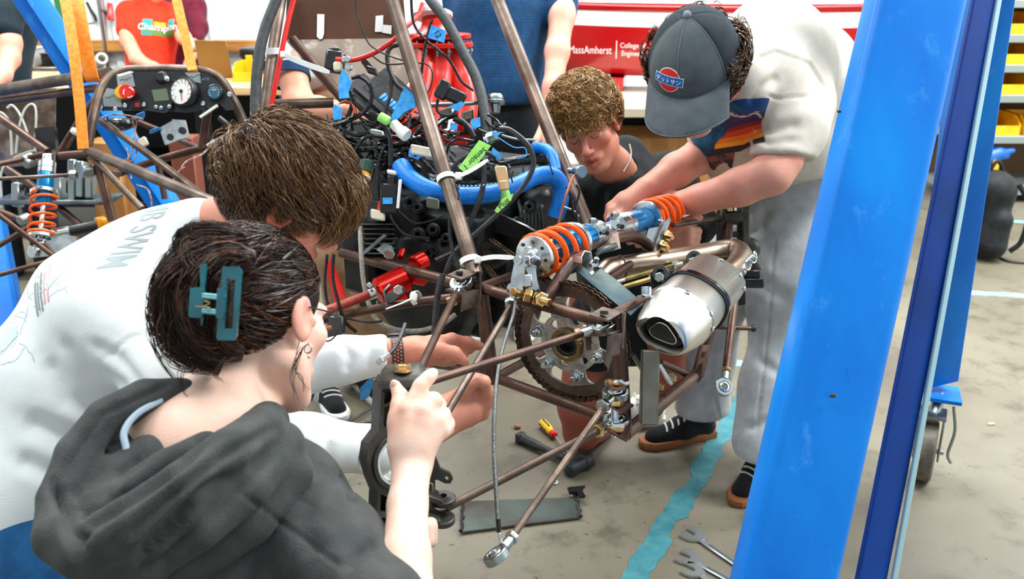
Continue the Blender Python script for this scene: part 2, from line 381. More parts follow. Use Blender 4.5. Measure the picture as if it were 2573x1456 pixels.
# ---------------------------------------------------------------- blue gantry
def beam(m, a, b, wv, dp, rad=.018, n=4):
    """rounded rectangular tube from a to b, width vector wv, depth dp (away)"""
    ax = (b - a).normalized(); w = (wv - ax * wv.dot(ax)); hw = w.length / 2; w.normalize(); d = ax.cross(w); 
    if d.dot(FW) < 0: d = -d
    pr = []
    for cx, cy, a0 in ((1, 1, 0), (-1, 1, 90), (-1, -1, 180), (1, -1, 270)):
        for k in range(n + 1):
            t = math.radians(a0 + 90 * k / n); pr.append((cx * (hw - rad) + rad * math.cos(t), dp / 2 + cy * (dp / 2 - rad) + rad * math.sin(t)))
    q = len(pr); vs = [e + w * x + d * y for e in (a, b) for x, y in pr]
    m.add(vs, [tuple(range(q))[::-1], tuple(range(q, 2 * q))] + [(i, (i + 1) % q, q + (i + 1) % q, q + i) for i in range(q)])
def quadbeam(m, lt, rt, lb, rb, dp, e0=0, e1=0, rad=.018):
    lt, rt, lb, rb = [P(*q) for q in (lt, rt, lb, rb)]; a = (lb + rb) / 2; b = (lt + rt) / 2; ax = (b - a)
    beam(m, a - ax * e0, b + ax * e1, (rb - lb + rt - lt) / 2, dp, rad)
gt = thing('gantry_leg', 'tall leaning blue steel gantry leg at right edge, in front of man in cap', 'gantry', G(2000, 1700))
m = M(); quadbeam(m, (2206, 0, 1.52), (2440, 0, 1.535), (1868, 1456, 1.43), (2120, 1456, 1.445), .075, .8, .9, .02); build(m, 'front_beam', GANTRY, gt, 'broad bright blue face of the leg, scuffed near the top')
m = M(); quadbeam(m, (2458, 0, 1.66), (2507, 0, 1.68), (2146, 1456, 1.56), (2242, 1456, 1.58), .012, .55, .8, .004); build(m, 'rear_beam', mat('shaded_gantry_paint', '#063c8e', .5, 0, '#052f70', 5, .35, .7, spec=.25), gt, 'narrow beam behind a gap, its blue darkened for shade')  # same paint as the front beam, its shade put into a darker blue
m = M(); quadbeam(m, (2508, 0, 1.67), (2518, 0, 1.68), (2244, 1456, 1.57), (2258, 1456, 1.58), .006, .55, .8, .002); build(m, 'beam_edge', mat('worn_pale_edge', '#8fb0bb', .4, .2), gt, 'worn pale edge of the narrow beam')
CHIP = mat('chipped_paint', '#4b5a5e', .6, 0, '#3a2a22', 60, .4, .6)
m = M()
for x, y, D, s in ((2093, 995, 1.455, .006), (2002, 1300, 1.432, .002), (2109, 280, 1.497, .004)):
    m.ball(P(x, y, D), (s, .0015, s * .7), 10)
build(m, 'paint_chip', CHIP, gt)
g2 = thing('gantry_leg', 'far blue gantry leg standing on a caster wheel by the pale floor', 'gantry', G(2325, 1208))
m = M(); quadbeam(m, (2449, 0, 2.18), (2555, 0, 2.2), (2330, 968, 2.84), (2408, 968, 2.86), .09, 0, .9, .006); build(m, 'beam', GANTRY, g2)
c = P(2366, 990, 2.87); m = M(); m.box(c, (.05, -.02, 0), (.02, .055, 0), (0, 0, .007), .002); build(m, 'base_plate', GANTRY, g2)
m = M(); wc = G(2322, 1208) + V((0, 0.02, .1)); ax = V((.9, -.43, 0)).normalized(); m.lathe(wc - ax * .027, ax, [(0, .06), (.002, .092), (.008, .1), (.046, .1), (.052, .092), (.054, .06)], 28); build(m, 'caster_wheel', mat('dirty_caster', '#5a5248', .6, .2, '#7d766a', 20, .4, .6, .4, 120), g2, 'scuffed brown grey caster wheel')
m = M()
for s in (-1, 1): m.box(wc + ax * (s * .036) + V((0, 0, .05)), ax * .003, ax.cross(V((0, 0, 1))) * .026, (0, 0, .075), .002)
m.box(wc + V((0, 0, .128)), ax * .04, ax.cross(V((0, 0, 1))) * .04, (0, 0, .004)); m.cyl(wc - ax * .05, wc + ax * .05, .008)
m.cyl(wc + V((0, 0, .12)), c + V((0, 0, -.004)), .018)
build(m, 'caster_fork', ZINC, g2)
m = M(); m.tube(sm([wc + ax * .055 + V((0, 0, .16)), wc + ax * .07 + V((0, 0, .08)), wc + ax * .062 + V((0, 0, .0)), wc + ax * .075 + V((0, 0, -.03))]), .005, 8); build(m, 'brake_lever', ZINC, g2)
g3 = thing('gantry_leg', 'blue diagonal gantry beam behind the orange straps at the left', 'gantry', G(455, 600))
m = M(); quadbeam(m, (30, 0, 3.7), (127, 0, 3.75), (345, 480, 3.9), (435, 480, 3.95), .1, .25, .6, .015); build(m, 'beam', GANTRY, g3)
m = M(); quadbeam(m, (64, 0, 3.69), (127, 0, 3.74), (385, 480, 3.89), (435, 480, 3.94), .01, .25, .6, .002); build(m, 'flange', GANTRY, g3)
g4 = thing('gantry_leg', 'blue gantry leg at left edge behind the white shirt', 'gantry', G(60, 960))
m = M(); quadbeam(m, (-150, 400, 3.3), (-28, 400, 3.32), (-75, 900, 2.9), (68, 900, 2.92), .1, .25, .6, .015); build(m, 'beam', GANTRY, g4)
# ---------------------------------------------------------------- the race car on its straps
car = thing('race_car', 'bare brown steel tube race car chassis with engine, dashboard and suspension', 'race car', V((-.1, 2.1, .55)))
def fr(pts, w, mt=None, smooth=4, name='frame_tube', label=None, n=14):
    """frame tube: (x, y, D) points and its width in photo pixels at its first point -> true radius"""
    r = w * pts[0][2] / FL / 2; q = L(pts); m = M(); m.tube(sm(q, smooth) if len(q) > 2 else q, r, n); return build(m, name, mt or STEELD, car, label)
def wire(pts, w, mt, name='wire', n=8, label=None, smooth=6, parent=None):
    r = w * pts[len(pts) // 2][2] / FL / 2; m = M(); m.tube(sm(L(pts), smooth), r, n); return build(m, name, mt, parent or car, label)
def dd(pts, D): return [(x, y, D) for x, y in pts]
# rear frame
fr([(968, -55, 2.2), (1195, 692, 1.87)], 34, STEEL); fr([(1232, -45, 2.45), (1480, 580, 2.15)], 33, STEEL); fr([(712, -40, 2.42), (690, 100, 2.36), (655, 345, 2.3), (600, 700, 2.3)], 27, STEEL)
fr([(860, 636, 2.2), (1185, 722, 1.87)], 26); fr([(1200, 722, 1.87), (1525, 812, 1.66)], 28); fr([(1205, 722, 1.87), (1345, 672, 2.06)], 22)
fr([(800, 806, 2.05), (1000, 766, 1.95), (1195, 742, 1.87)], 22); fr([(1208, 715, 1.87), (1238, 965, 1.885)], 36); fr([(1245, 950, 1.88), (1565, 1066, 1.67)], 26)
fr([(1245, 950, 1.88), (1440, 842, 2.18)], 22); fr([(1552, 800, 1.67), (1570, 1085, 1.67)], 38); fr([(1570, 1092, 1.67), (1750, 942, 1.94)], 36)
fr([(1752, 945, 1.94), (1812, 720, 2.0)], 32); fr([(1540, 792, 1.68), (1690, 715, 1.92)], 28); fr([(1658, 912, 1.86), (1745, 948, 1.94)], 22)
fr([(1368, 765, 1.76), (1395, 720, 1.78), (1440, 655, 1.84), (1490, 612, 1.96), (1560, 596, 2.06), (1605, 600, 2.12), (1640, 632, 2.16), (1655, 690, 2.16)], 33)
fr([(1530, 700, 2.0), (1620, 640, 2.15)], 22); fr([(1245, 950, 1.885), (1180, 930, 2.0), (1010, 905, 2.25)], 22); fr([(862, 250, 2.38), (735, 98, 2.40)], 24, STEELD)
fr([(686, 263, 2.37), (838, 258, 2.4)], 26, STEEL)
# mid and front frame
fr([(228, 382, 2.8), (525, 505, 2.35), (640, 560, 2.28)], 26, STEEL); fr([(232, 395, 2.8), (358, 525, 2.72)], 17, STEEL)
fr([(253, 302, 2.95), (393, 403, 2.9), (512, 495, 2.85)], 18, STEEL); fr([(247, 415, 2.8), (283, 555, 2.8)], 24)
fr([(296, 437, 3.05), (393, 404, 3.0), (484, 379, 2.98), (640, 343, 2.9)], 19); fr([(523, 270, 2.95), (507, 373, 2.97)], 20); fr([(440, 348, 3.1), (500, 373, 2.98)], 13)
fr([(330, 300, 3.1), (395, 326, 3.1)], 14); fr([(395, 404, 2.95), (414, 500, 2.95)], 15)
fr([(218, 392, 2.84), (224, 350, 2.84), (240, 270, 2.86), (262, 210, 2.88), (300, 181, 2.9), (360, 174, 2.9), (450, 174, 2.9), (515, 180, 2.9), (556, 202, 2.92), (588, 255, 2.93), (622, 330, 2.95), (655, 420, 2.95)], 24, STEEL, 5)
fr([(268, 214, 2.93), (205, 300, 3.0), (150, 388, 3.05)], 22); fr([(-60, 235, 3.35), (120, 207, 3.1), (275, 184, 2.95)], 27, STEEL); fr([(-60, 262, 3.4), (240, 222, 3.02)], 19)
fr([(150, 392, 2.85), (218, 386, 2.84)], 20); fr([(-30, 275, 3.0), (121, 382, 2.9)], 20); fr([(-40, 420, 2.75), (55, 400, 2.85), (110, 388, 2.86)], 15); fr([(19, 425, 3.1), (94, 478, 3.05), (234, 592, 3.0)], 19)
fr([(-30, 520, 2.95), (68, 560, 2.95)], 18); fr([(-40, 640, 2.85), (72, 572, 2.9)], 14); fr([(-40, 512, 2.62), (145, 652, 2.7)], 13); fr([(-40, 702, 2.6), (150, 648, 2.7)], 12)
fr([(-40, 452, 2.66), (176, 440, 2.74)], 10, STEEL, name='control_arm'); fr([(-30, 380, 3.15), (60, 480, 3.1)], 13, STEEL); fr([(215, 440, 2.82), (255, 432, 2.85), (300, 437, 3.0)], 13)
# body panels
m = M(); m.prism(L(dd([(-60, 236), (140, 222), (138, 412), (-60, 425)], 3.4)), FW * .004); build(m, 'nose_panel', PLATE, car, 'brown bare steel nose panel')
m = M(); m.prism(L(dd([(86, 322), (136, 318), (140, 374), (92, 380)], 2.95)), FW * .02); build(m, 'pad', BLACK, car)
m = M(); m.prism(L(dd([(722, -45), (1010, -45), (1022, 96), (716, 100)], 2.46)), FW * .004); build(m, 'seat_panel', mat('oiled_brown_sheet', '#5d3a28', .4, .3, '#4a2c1e', 5, .4, .65), car, 'brown upper seat panel')
SEATL = mat('bare_seat_sheet', '#84776a', .38, .5, '#4f3a2c', 5, .35, .7, .1, 40); scuff(SEATL, '#c9c4ba', 8, .52, .66, .8); scuff(SEATL, '#3b2a20', 10, .6, .7, .8)
m = M(); m.prism(L([(716, 100, 2.46), (1022, 96, 2.46), (1040, 190, 2.44), (985, 262, 2.42), (870, 262, 2.42), (822, 226, 2.42)]), FW * .004); build(m, 'seat_panel', SEATL, car, 'bare scratched lower seat panel')
for q in ([(797, 35), (815, 36), (814, 84), (810, 97), (803, 99), (796, 92)], [(944, 40), (963, 38), (962, 80), (942, 80)], [(962, 62), (984, 64), (983, 86), (960, 82)], [(789, 134), (805, 131), (826, 182), (806, 184)], [(957, 135), (968, 134), (972, 168), (960, 166)]):
    m = M(); m.prism(L(dd(q, 2.455)), FW * .002); build(m, 'cable_tie_mount', WHITEP, car)
m = M(); m.prism(L([(660, 316, 2.42), (1010, 300, 2.3), (1010, 560, 2.25), (880, 640, 2.28), (640, 560, 2.4)]), FW * .01); build(m, 'side_panel', BLACK, car)
# ---- dashboard
DB = 2.87; dx = lambda x, y: (x / 3.934 + 230, y / 3.934 + 150)
dash = thing('dashboard', None, None, P(420, 230, DB), parent=car)
def dk(m, name, mt, label=None): return build(m, name, mt, dash, label)
def dpoly(pts, D, th=.003): m = M(); m.prism(L([(*dx(*q), D) for q in pts]), FW * th); return m
def disc(c, D, r, h, n=28): m = M(); p = P(*dx(*c), D); m.lathe(p, -FW, [(0, r), (h * .8, r), (h, r * .93)], n); return m
dk(dpoly([(100, 505), (118, 330), (180, 225), (300, 128), (480, 118), (1020, 112), (1150, 138), (1260, 228), (1335, 330), (1395, 440), (1408, 492), (1330, 502), (1255, 430), (1100, 490), (950, 525), (800, 512), (480, 502)], DB), 'dash_panel', DASHB)
dk(disc((312, 330), DB - .004, .021, .016), 'button_base', mat('yellow_plastic', '#f2b20a', .4), 'yellow ring under the stop button')
m = disc((362, 325), DB - .02, .022, .02); dk(m, 'stop_button', REDC, 'red mushroom emergency stop button')
m = M(); cc = P(*dx(365, 325), DB - .0405)
for a0 in (20, 140, 260): m.tube([cc + RT * (.0155 * math.cos(math.radians(a0 + k * 8))) + UP * (.0155 * math.sin(math.radians(a0 + k * 8))) for k in range(9)], .0016, 5)
dk(m, 'turn_arrows', WHITEP)
m = dpoly([(500, 245), (590, 205), (770, 190), (800, 480), (700, 520), (570, 500), (525, 380)], DB - .012, .014); dk(m, 'display_unit', BLACK)
dk(dpoly([(592, 300), (740, 285), (768, 400), (622, 412)], DB - .014, .003), 'display_screen', mat('lcd_green', '#63705a', .2))
m = M()
for x, y in ((640, 470), (690, 478), (770, 465)): m.lathe(P(*dx(x, y), DB - .012), -FW, [(0, .007), (.004, .006), (.005, .004)], 14)
dk(m, 'display_button', ZINC)
m = M(); p = P(*dx(930, 325), DB - .004); tax = (-FW + RT * -.35).normalized(); m.lathe(p, tax, [(0, .046), (.02, .046), (.024, .044), (.024, .0405), (.02, .0395)], 40, cap=False); dk(m, 'tachometer_bezel', BLACK)
m = M(); m.lathe(p + tax * .017, tax, [(0, .04), (.003, .04)], 40); dk(m, 'tachometer_dial', WHITEI, 'white round tachometer dial')
tx = UP.cross(tax).normalized(); ty = tax.cross(tx); q = p + tax * .0205
m = M()
for k in range(11):
    a = math.radians(225 - 27 * k); u = tx * math.cos(a) + ty * math.sin(a); m.box(q + u * .035, u * .0032, u.cross(tax) * .0009, tax * .0004)
for k in range(10): 
    a = math.radians(218 - 27 * k); put_text(m, str(k), .0085, q + (tx * math.cos(a) + ty * math.sin(a)) * .0275, tx, ty, .0004)
dk(m, 'dial_marks', INK)
m = M(); a = math.radians(-83); u = tx * math.cos(a) + ty * math.sin(a); m.box(q + u * .012 + tax * .002, u * .018, u.cross(tax) * .0013, tax * .0006); m.tube([q + (tx * math.cos(math.radians(b)) + ty * math.sin(math.radians(b))) * .038 for b in range(-10, 45, 6)], .0016, 4); dk(m, 'tachometer_needle', REDM)
m = M(); m.lathe(q, tax, [(0, .006), (.004, .005)], 16); dk(m, 'needle_hub', BLACK)
m = M(); p = P(*dx(1225, 330), DB - .002); m.lathe(p, -FW, [(0, .025), (.014, .025), (.016, .022), (.013, .02)], 30, cap=False); dk(m, 'small_gauge', BLACK)
m = M(); m.lathe(p - FW * .012, -FW, [(0, .02), (.002, .02)], 28); dk(m, 'gauge_dial', mat('blue_gauge_dial', '#235f7c', .3), 'small blue gauge dial')
m = M(); m.box(p - FW * .0145 + UP * .007, RT * .006, UP * .002, FW * .0004); dk(m, 'gauge_window', mat('amber_window', '#f0a010', .4))
m = M()
for k in range(9):
    a = math.radians(220 - 32 * k); u = RT * math.cos(a) + UP * math.sin(a); m.box(p - FW * .0145 + u * .0155, u * .002, u.cross(FW) * .0006, FW * .0004)
dk(m, 'gauge_marks', WHITEI)
LABT = mat('grey_label_tape', '#8b979a', .6, 0, '#7d898d', 30, .4, .6)
for poly, tx_ in (([(108, 372), (150, 280), (282, 302), (302, 470), (120, 462)], 'a'), ([(245, 165), (400, 130), (432, 265), (262, 268)], 'bcd'), ([(920, 128), (1070, 126), (1082, 235), (1000, 215)], 'ef')):
    o = dk(dpoly(poly, DB - .0035, .001), 'label_tape', LABT)
    m = M(); cx = sum(q[0] for q in poly) / len(poly); cy = sum(q[1] for q in poly) / len(poly); c0_ = P(*dx(cx, cy), DB - .0042)
    m.tube(sm([c0_ + RT * (-.018 + .0045 * k) + UP * (.004 * (-1) ** k * (.5 + .5 * math.sin(k * 2.1 + len(tx_))) + .001 * k) for k in range(9)], 3), .0007, 4); build(m, 'handwriting', INK, dash)
dk(dpoly([(245, 150), (380, 112), (420, 122), (270, 168)], DB - .004, .0012), 'white_tape', WHITEP)
m = M(); p = P(*dx(705, 185), DB - .004); m.lathe(p, -FW, [(0, .02), (.012, .02), (.024, .012)], 20); dk(m, 'indicator_lamp', mat('dark_lamp', '#2b2d2c', .15)); m = M(); m.ball(P(*dx(745, 190), DB - .024), .009, 14); dk(m, 'indicator_lens', CHROME)
m = M()
for x, y in ((335, 455), (238, 490), (520, 445), (1105, 435), (95, 470), (1365, 345)): m.lathe(P(*dx(x, y), DB - .002), -FW, [(0, .008), (.004, .007), (.005, .003)], 12)
dk(m, 'panel_screw', CHROME)
m = dpoly([(385, 395), (490, 400), (495, 480), (390, 478)], DB - .008, .008); dk(m, 'rocker_switch', BLACK); dk(dpoly([(430, 425), (470, 425), (470, 465), (430, 465)], DB - .0095, .003), 'rocker_legend', REDM)
m = M(); put_text(m, 'ATK', .013, P(*dx(1130, 195), DB - .0006), RT, UP, .0008); dk(m, 'panel_emblem', ZINC)
m = M(); m.prism(L([(*dx(1060, 560), DB), (*dx(1235, 440), DB), (*dx(1245, 460), DB), (*dx(1075, 575), DB)]), FW * .01); dk(m, 'bracket_arm', WHITEP)
# ---- pedal box, brackets, cables below the dash
m = M(); m.prism(L([(400, 322, 2.95), (438, 300, 2.95), (446, 352, 2.95), (414, 364, 2.95)]), FW * .012); m.prism(L([(432, 300, 2.9), (464, 302, 2.9), (474, 345, 2.9), (444, 352, 2.9)]), FW * .012); build(m, 'pillow_bracket', ALU, car)
m = M()
for x, y in ((428, 345), (457, 328)): m.lathe(P(x, y, 2.895), -FW, [(-.002, .011), (.002, .011)], 20)
build(m, 'bracket_bore', BLACK, car)
m = M(); m.tube(sm(L([(550, 296, 2.85), (575, 318, 2.85), (588, 345, 2.84), (585, 385, 2.84), (590, 400, 2.84)]), 5), .009, 8); build(m, 'shift_lever', BLACK, car)
wire([(522, 366, 2.86), (560, 345, 2.85), (612, 320, 2.84)], 9, WHITEP, 'cable_tie')
for p_ in ([(331, 296), (340, 330), (345, 356), (338, 400), (320, 405)], [(345, 300), (336, 345), (333, 375), (322, 398), (312, 402)], [(318, 365), (326, 410), (330, 450)], [(344, 465), (370, 475), (380, 500), (381, 520)], [(255, 296), (290, 288), (330, 292), (360, 300)], [(465, 420), (450, 430), (434, 455)], [(590, 355), (540, 362), (505, 390), (470, 405), (452, 428)]): wire(dd(p_, 2.93), 4, mat('twisted_white_red_wire', '#d8cfc6', .5, 0, '#b56a5c', 90, .45, .55), 'wire')
wire(dd([(270, 290), (272, 310), (285, 325), (310, 322)], 2.94), 5, BLACK)
m = M(); m.ball(P(300, 312, 3.1), (.05, .03, .024), 14); build(m, 'wire_bundle', TAPEB, car)
m = M(); m.box(P(352, 292, 2.94), RT * .014 + UP * .006, UP * .01, FW * .006, .003); build(m, 'tape_flag', BTAPE, car); m = M(); m.box(P(388, 328, 2.94), RT * .015 + UP * .006, UP * .006, FW * .005, .002); build(m, 'tape_flag', BTAPE, car)
m = M(); m.box(P(360, 358, 2.93), RT * .012 + UP * .007, UP * .013 - RT * .006, FW * .008, .003); build(m, 'connector', IVORY, car)
HOSEW = mat('clear_white_hose', '#c9cdc4', .3, 0, spec=.6)
for p_ in ([(40, 385), (46, 330), (60, 280), (78, 262), (90, 275), (90, 330), (88, 380)], [(18, 272), (30, 265), (45, 280), (60, 310), (74, 350)], [(0, 282), (12, 290), (24, 310), (28, 350), (30, 390)], [(-5, 560), (4, 510), (2, 450), (10, 420), (40, 395), (80, 380), (120, 380)], [(4, 505), (12, 540), (26, 552)]): wire([(x, y, 3.05) for x, y in p_], 6, HOSEW, 'hose')
m = M(); m.box(P(150, 500, 3.05), RT * .19, (UP * .3 + FW * .9) * .06, UP * .008, .003); build(m, 'pedal_plate', GREYPL, car)
for x, y, h in ((185, 455, .07), (205, 452, .06), (228, 458, .055), (45, 490, .04), (150, 480, .045)): m = M(); m.box(P(x, y, 3.02), RT * .013, UP * h, FW * .02, .004); build(m, 'pedal_bracket', ZINC, car)
m = M(); m.cyl(P(205, 432, 2.78), P(234, 430, 2.8), .02, 20); m.hexn(P(176, 440, 2.745), RT, .014, .02); build(m, 'rod_end', ZINC, car)
m = M(); m.prism(L([(78, 624, 2.7), (160, 590, 2.7), (186, 594, 2.7), (196, 606, 2.7), (150, 640, 2.7), (92, 646, 2.7)]), FW * .03); m.cyl(P(78, 634, 2.69), P(100, 630, 2.72), .019, 18); build(m, 'lower_arm', ALU, car, 'machined aluminium lower arm')
m = M(); m.cyl(P(130, 588, 2.78), P(176, 580, 2.8), .016, 16); build(m, 'damper_rod', CHROME, car); m = M(); m.cyl(P(172, 582, 2.8), P(262, 563, 2.84), .017, 16); build(m, 'damper_tube', BLACK, car); m = M(); m.cyl(P(243, 566, 2.82), P(266, 562, 2.84), .024, 18); build(m, 'damper_collar', mat('amber_plastic', '#e8930c', .35), car)
for x, y in ((68, 396), (75, 405), (60, 548)):
    m = M(); m.cyl(P(x - 12, y + 8, 2.85), P(x + 12, y - 2, 2.88), .016, 14); build(m, 'ball_joint', ZINC, car)

# ---- coil-over shock absorbers
def shock(a, b, R, turns, name_label, body_t=(.36, .62), sp_t=(0, .42), wr=.0048, both=True):
    """a = spring (eye) end, b = reservoir end; fractions along a->b"""
    a = V(a); b = V(b); d = (b - a); Ln = d.length; d.normalize(); x, y = perp(d)
    s = thing('shock_absorber', name_label, None, a, parent=car)
    m = M(); m.lathe(a + d * (Ln * body_t[0]), d, [(0, R * .62), (.003, R * .66), (Ln * (body_t[1] - body_t[0]), R * .66)], 28); build(m, 'damper_body', SHOCKB, s)
    m = M(); m.lathe(a + d * (Ln * body_t[1]), d, [(0, R * .6), (.002, R * .7), (Ln * .06, R * .7), (Ln * .065, R * .66), (Ln * .07, R * .7), (Ln * (1 - body_t[1]) * .62, R * .7), (Ln * (1 - body_t[1]) * .7, R * .45), (Ln * (1 - body_t[1]) * .95, R * .4)], 28); build(m, 'end_cap', ALU, s)
    m = M(); m.cyl(a + d * .01, a + d * (Ln * body_t[0] + .01), R * .2, 14); build(m, 'piston_rod', CHROME, s)
    m = M(); sp = a + d * (Ln * sp_t[0])
    m.lathe(sp, d, [(.0, R * .5), (.004, R * .55), (.012, R * .98), (.03, R * 1.0), (.034, R * .8), (.03, R * .72), (.014, R * .5)], 28); build(m, 'spring_seat', ALU, s, 'drilled aluminium spring cup')
    m = M()
    for k in range(8):
        w = k * math.pi / 4; u = x * math.cos(w) + y * math.sin(w); m.lathe(sp + u * (R * .76) + d * .0065, -d + u * .6, [(-.002, .0035), (.0015, .0035)], 10)
    build(m, 'cup_hole', BLACK, s)
    m = M(); q = a + d * (Ln * sp_t[1]); m.ring(q + d * .006, d, R * 1.02, R * .6, .012, 30); m.box(q + d * .008 + x * R, x * .006, y * .006, d * .01, .002); build(m, 'spring_collar', ALU, s)
    m = M(); N = int(turns * 22); l0 = sp + d * .024; Ls = Ln * (sp_t[1] - sp_t[0]) - .026
    pts = []
    for i in range(N + 1):
        t = i / N; e = 0 if t < .08 else (1 if t > .92 else (t - .08) / .84); w = t * turns * 2 * math.pi
        pts.append(l0 + d * (Ls * e + wr * (.3 if t < .08 else 0)) + (x * math.cos(w) + y * math.sin(w)) * (R * .98))
    m.tube(pts, wr, 8); build(m, 'coil_spring', ORANGE, s, 'orange coil spring')
    m = M(); m.cyl(a - d * .012 - x * .014, a - d * .012 + x * .014, .012, 16); m.cyl(b - d * .004 - x * .013, b - d * .004 + x * .013, .012, 16); build(m, 'eye', ALU, s)
    return s, d, Ln
sA = P(1325, 652, 1.78); sB = P(1518, 580, 2.03)
shock(sA, sB, .042, 4.1, 'left rear shock absorber with orange spring', (.44, .76), (.03, .55), .006)
sC = P(1700, 528, 2.33); sD = P(1528, 577, 2.06)
shock(sC, sD, .042, 4.1, 'right rear shock absorber with orange spring', (.40, .74), (.06, .46), .006)
shock(P(101, 604, 2.72), P(121, 392, 2.8), .036, 5.2, 'front shock absorber with orange spring', (.42, .78), (-.02, .54), .0042)
m = M(); m.prism(L([(1507, 598, 1.985), (1545, 578, 2.02), (1553, 583, 2.02), (1545, 630, 2.02), (1560, 625, 2.0), (1497, 640, 1.97)]), FW * .005); build(m, 'shock_mount', PLATE, car, 'brown welded shock mount')
m = M(); m.prism(L([(1480, 572, 2.08), (1532, 552, 2.1), (1538, 560, 2.1), (1492, 586, 2.08)]), FW * .005); build(m, 'shock_mount', PLATE, car)
m = M(); m.tube(sm(L([(1496, 640, 1.965), (1512, 630, 1.97), (1548, 616, 1.99)]), 4), .006, 8); build(m, 'weld_bead', GREYPL, car)
for x, y, D in ((1510, 581, 1.97), (1548, 565, 2.0)):
    m = M(); m.hexn(P(x, y, D), cv(-.2, 0, 1), .012, .008); build(m, 'nut', CHROME, car); m = M(); m.cyl(P(x + 4, y + 2, D), P(x + 16, y + 5, D - .03), .0055, 12); build(m, 'bolt_end', BLACK, car)
for x, y, D in ((1490, 556, 1.97), (1545, 541, 2.0)):
    m = M(); m.cyl(P(x, y + 14, D), P(x, y - 8, D), .0075, 14); m.hexn(P(x, y + 4, D), UP, .010, .008); build(m, 'valve', ZINC, car)
m = M(); m.hexn(P(1341, 656, 1.72), cv(.2, -.1, 1), .012, .01); build(m, 'nut', CHROME, car); m = M(); m.cyl(P(1342, 658, 1.71), P(1352, 661, 1.68), .0065, 12); build(m, 'bolt_end', BLACK, car)
# rockers
def plate2d(pts, D, th, holes=()):
    m = M(); m.prism(L(dd(pts, D)), FW * th, [L(dd([(cx + r * math.cos(k * .5236), cy + r * math.sin(k * .5236)) for k in range(12)], D)) for cx, cy, r in holes]); return m
rk = thing('rocker', None, None, P(1310, 690, 1.74), parent=car)
build(plate2d([(1296, 641), (1308, 634), (1321, 642), (1318, 690), (1309, 747), (1295, 753), (1281, 747), (1284, 700)], 1.735, .007, [(1294, 735, 6), (1305, 660, 6)]), 'rocker_plate', ALU, rk)
build(plate2d([(1318, 641), (1331, 636), (1344, 650), (1349, 700), (1358, 736), (1340, 750), (1324, 742), (1332, 702), (1320, 672)], 1.775, .007, [(1340, 734, 6), (1331, 652, 5)]), 'rocker_plate', ALU, rk)
m = M(); m.box(P(1318, 706, 1.762), RT * .014, UP * .012, FW * .012, .002); m.cyl(P(1300, 655, 1.735), P(1334, 652, 1.785), .010, 14); build(m, 'rocker_spacer', ALU, rk)
m = M(); m.cyl(P(1288, 733, 1.72), P(1352, 752, 1.79), .008, 14); build(m, 'pivot_bolt', GOLD, rk)
for x, y, D in ((1318, 742, 1.74), (1340, 750, 1.76)): m = M(); m.hexn(P(x, y, D), cv(.95, -.25, .1), .014, .014); build(m, 'pivot_nut', GOLD, rk)
m = M(); m.prism(L(dd([(1338, 742), (1352, 726), (1370, 742), (1366, 775), (1350, 795), (1336, 780)], 1.76)), FW * .006); build(m, 'pivot_tab', STEELD, car)
m = M(); m.hexn(P(1358, 752, 1.745), cv(.3, -.1, 1), .015, .012); m.cyl(P(1356, 752, 1.74), P(1382, 762, 1.72), .008, 12); build(m, 'pivot_bolt', GOLD, car)
rk2 = thing('rocker', None, None, P(1640, 620, 2.2), parent=car)
build(plate2d([(1630, 575), (1652, 570), (1662, 580), (1648, 622), (1622, 632), (1614, 624)], 2.16, .02), 'rocker_plate', ALU, rk2)
build(plate2d([(1664, 568), (1682, 545), (1686, 552), (1672, 590), (1650, 640), (1640, 640), (1652, 600)], 2.13, .006), 'rocker_plate', ALU, rk2)
for x, y in ((1672, 593), (1661, 618)): m = M(); m.hexn(P(x, y, 2.12), cv(.7, -.1, .7), .014, .012); m.cyl(P(x, y, 2.11), P(x + 18, y + 4, 2.09), .006, 12); build(m, 'pivot_bolt', GOLD, rk2)

# ---- rod ends, suspension links
def rod_end(c, hole, stem, R=.022, name='rod_end', parent=None, gold=True):
    c = V(c); stem = V(stem).normalized(); hole = V(hole); hole = (hole - stem * hole.dot(stem)).normalized(); e = thing(name, None, None, c, parent=parent or car)
    m = M(); m.ring(c, hole, R, R * .62, R * .62, 26); m.cyl(c + stem * R * .9, c + stem * R * 2.3, R * .42, 16, R * .36); build(m, 'eye_ring', ZINC, e)
    m = M(); prof = [(-R * .42, R * .36)] + [(R * .62 * math.sin(a), R * .66 * math.cos(a)) for a in np.linspace(-.62, .62, 7)] + [(R * .42, R * .36), (R * .2, R * .3), (-R * .2, R * .3), (-R * .42, R * .36)]; m.lathe(c, hole, prof, 20, cap=False); build(m, 'ball', CHROME, e)
    m = M(); m.hexn(c + stem * R * 1.9, stem, R * .55, R * .42); build(m, 'jam_nut', GOLD if gold else CHROME, e)
    return e
def link_arm(a, b, w, mt=STEELD, label=None): return fr([a, b], w, mt, name='control_arm', label=label)
link_arm((1046, 948, 1.43), (1146, 738, 1.81), 22); rod_end(P(1160, 712, 1.84), UP, P(1146, 738, 1.82) - P(1160, 712, 1.84), .024)
link_arm((1085, 957, 1.42), (1466, 838, 1.655), 22); rod_end(P(1516, 824, 1.66), UP * .95 - FW * .3, P(1466, 838, 1.655) - P(1516, 824, 1.66), .023)
link_arm((1106, 1068, 1.42), (1284, 768, 1.76), 20, STEEL); m = M(); m.hexn(P(1284, 768, 1.76), P(1290, 745, 1.78) - P(1284, 768, 1.76), .014, .014); m.cyl(P(1286, 760, 1.765), P(1293, 732, 1.78), .008); m.ring(P(1294, 728, 1.775), cv(.5, 0, .9), .016, .008, .012); build(m, 'rod_end', CHROME, car)
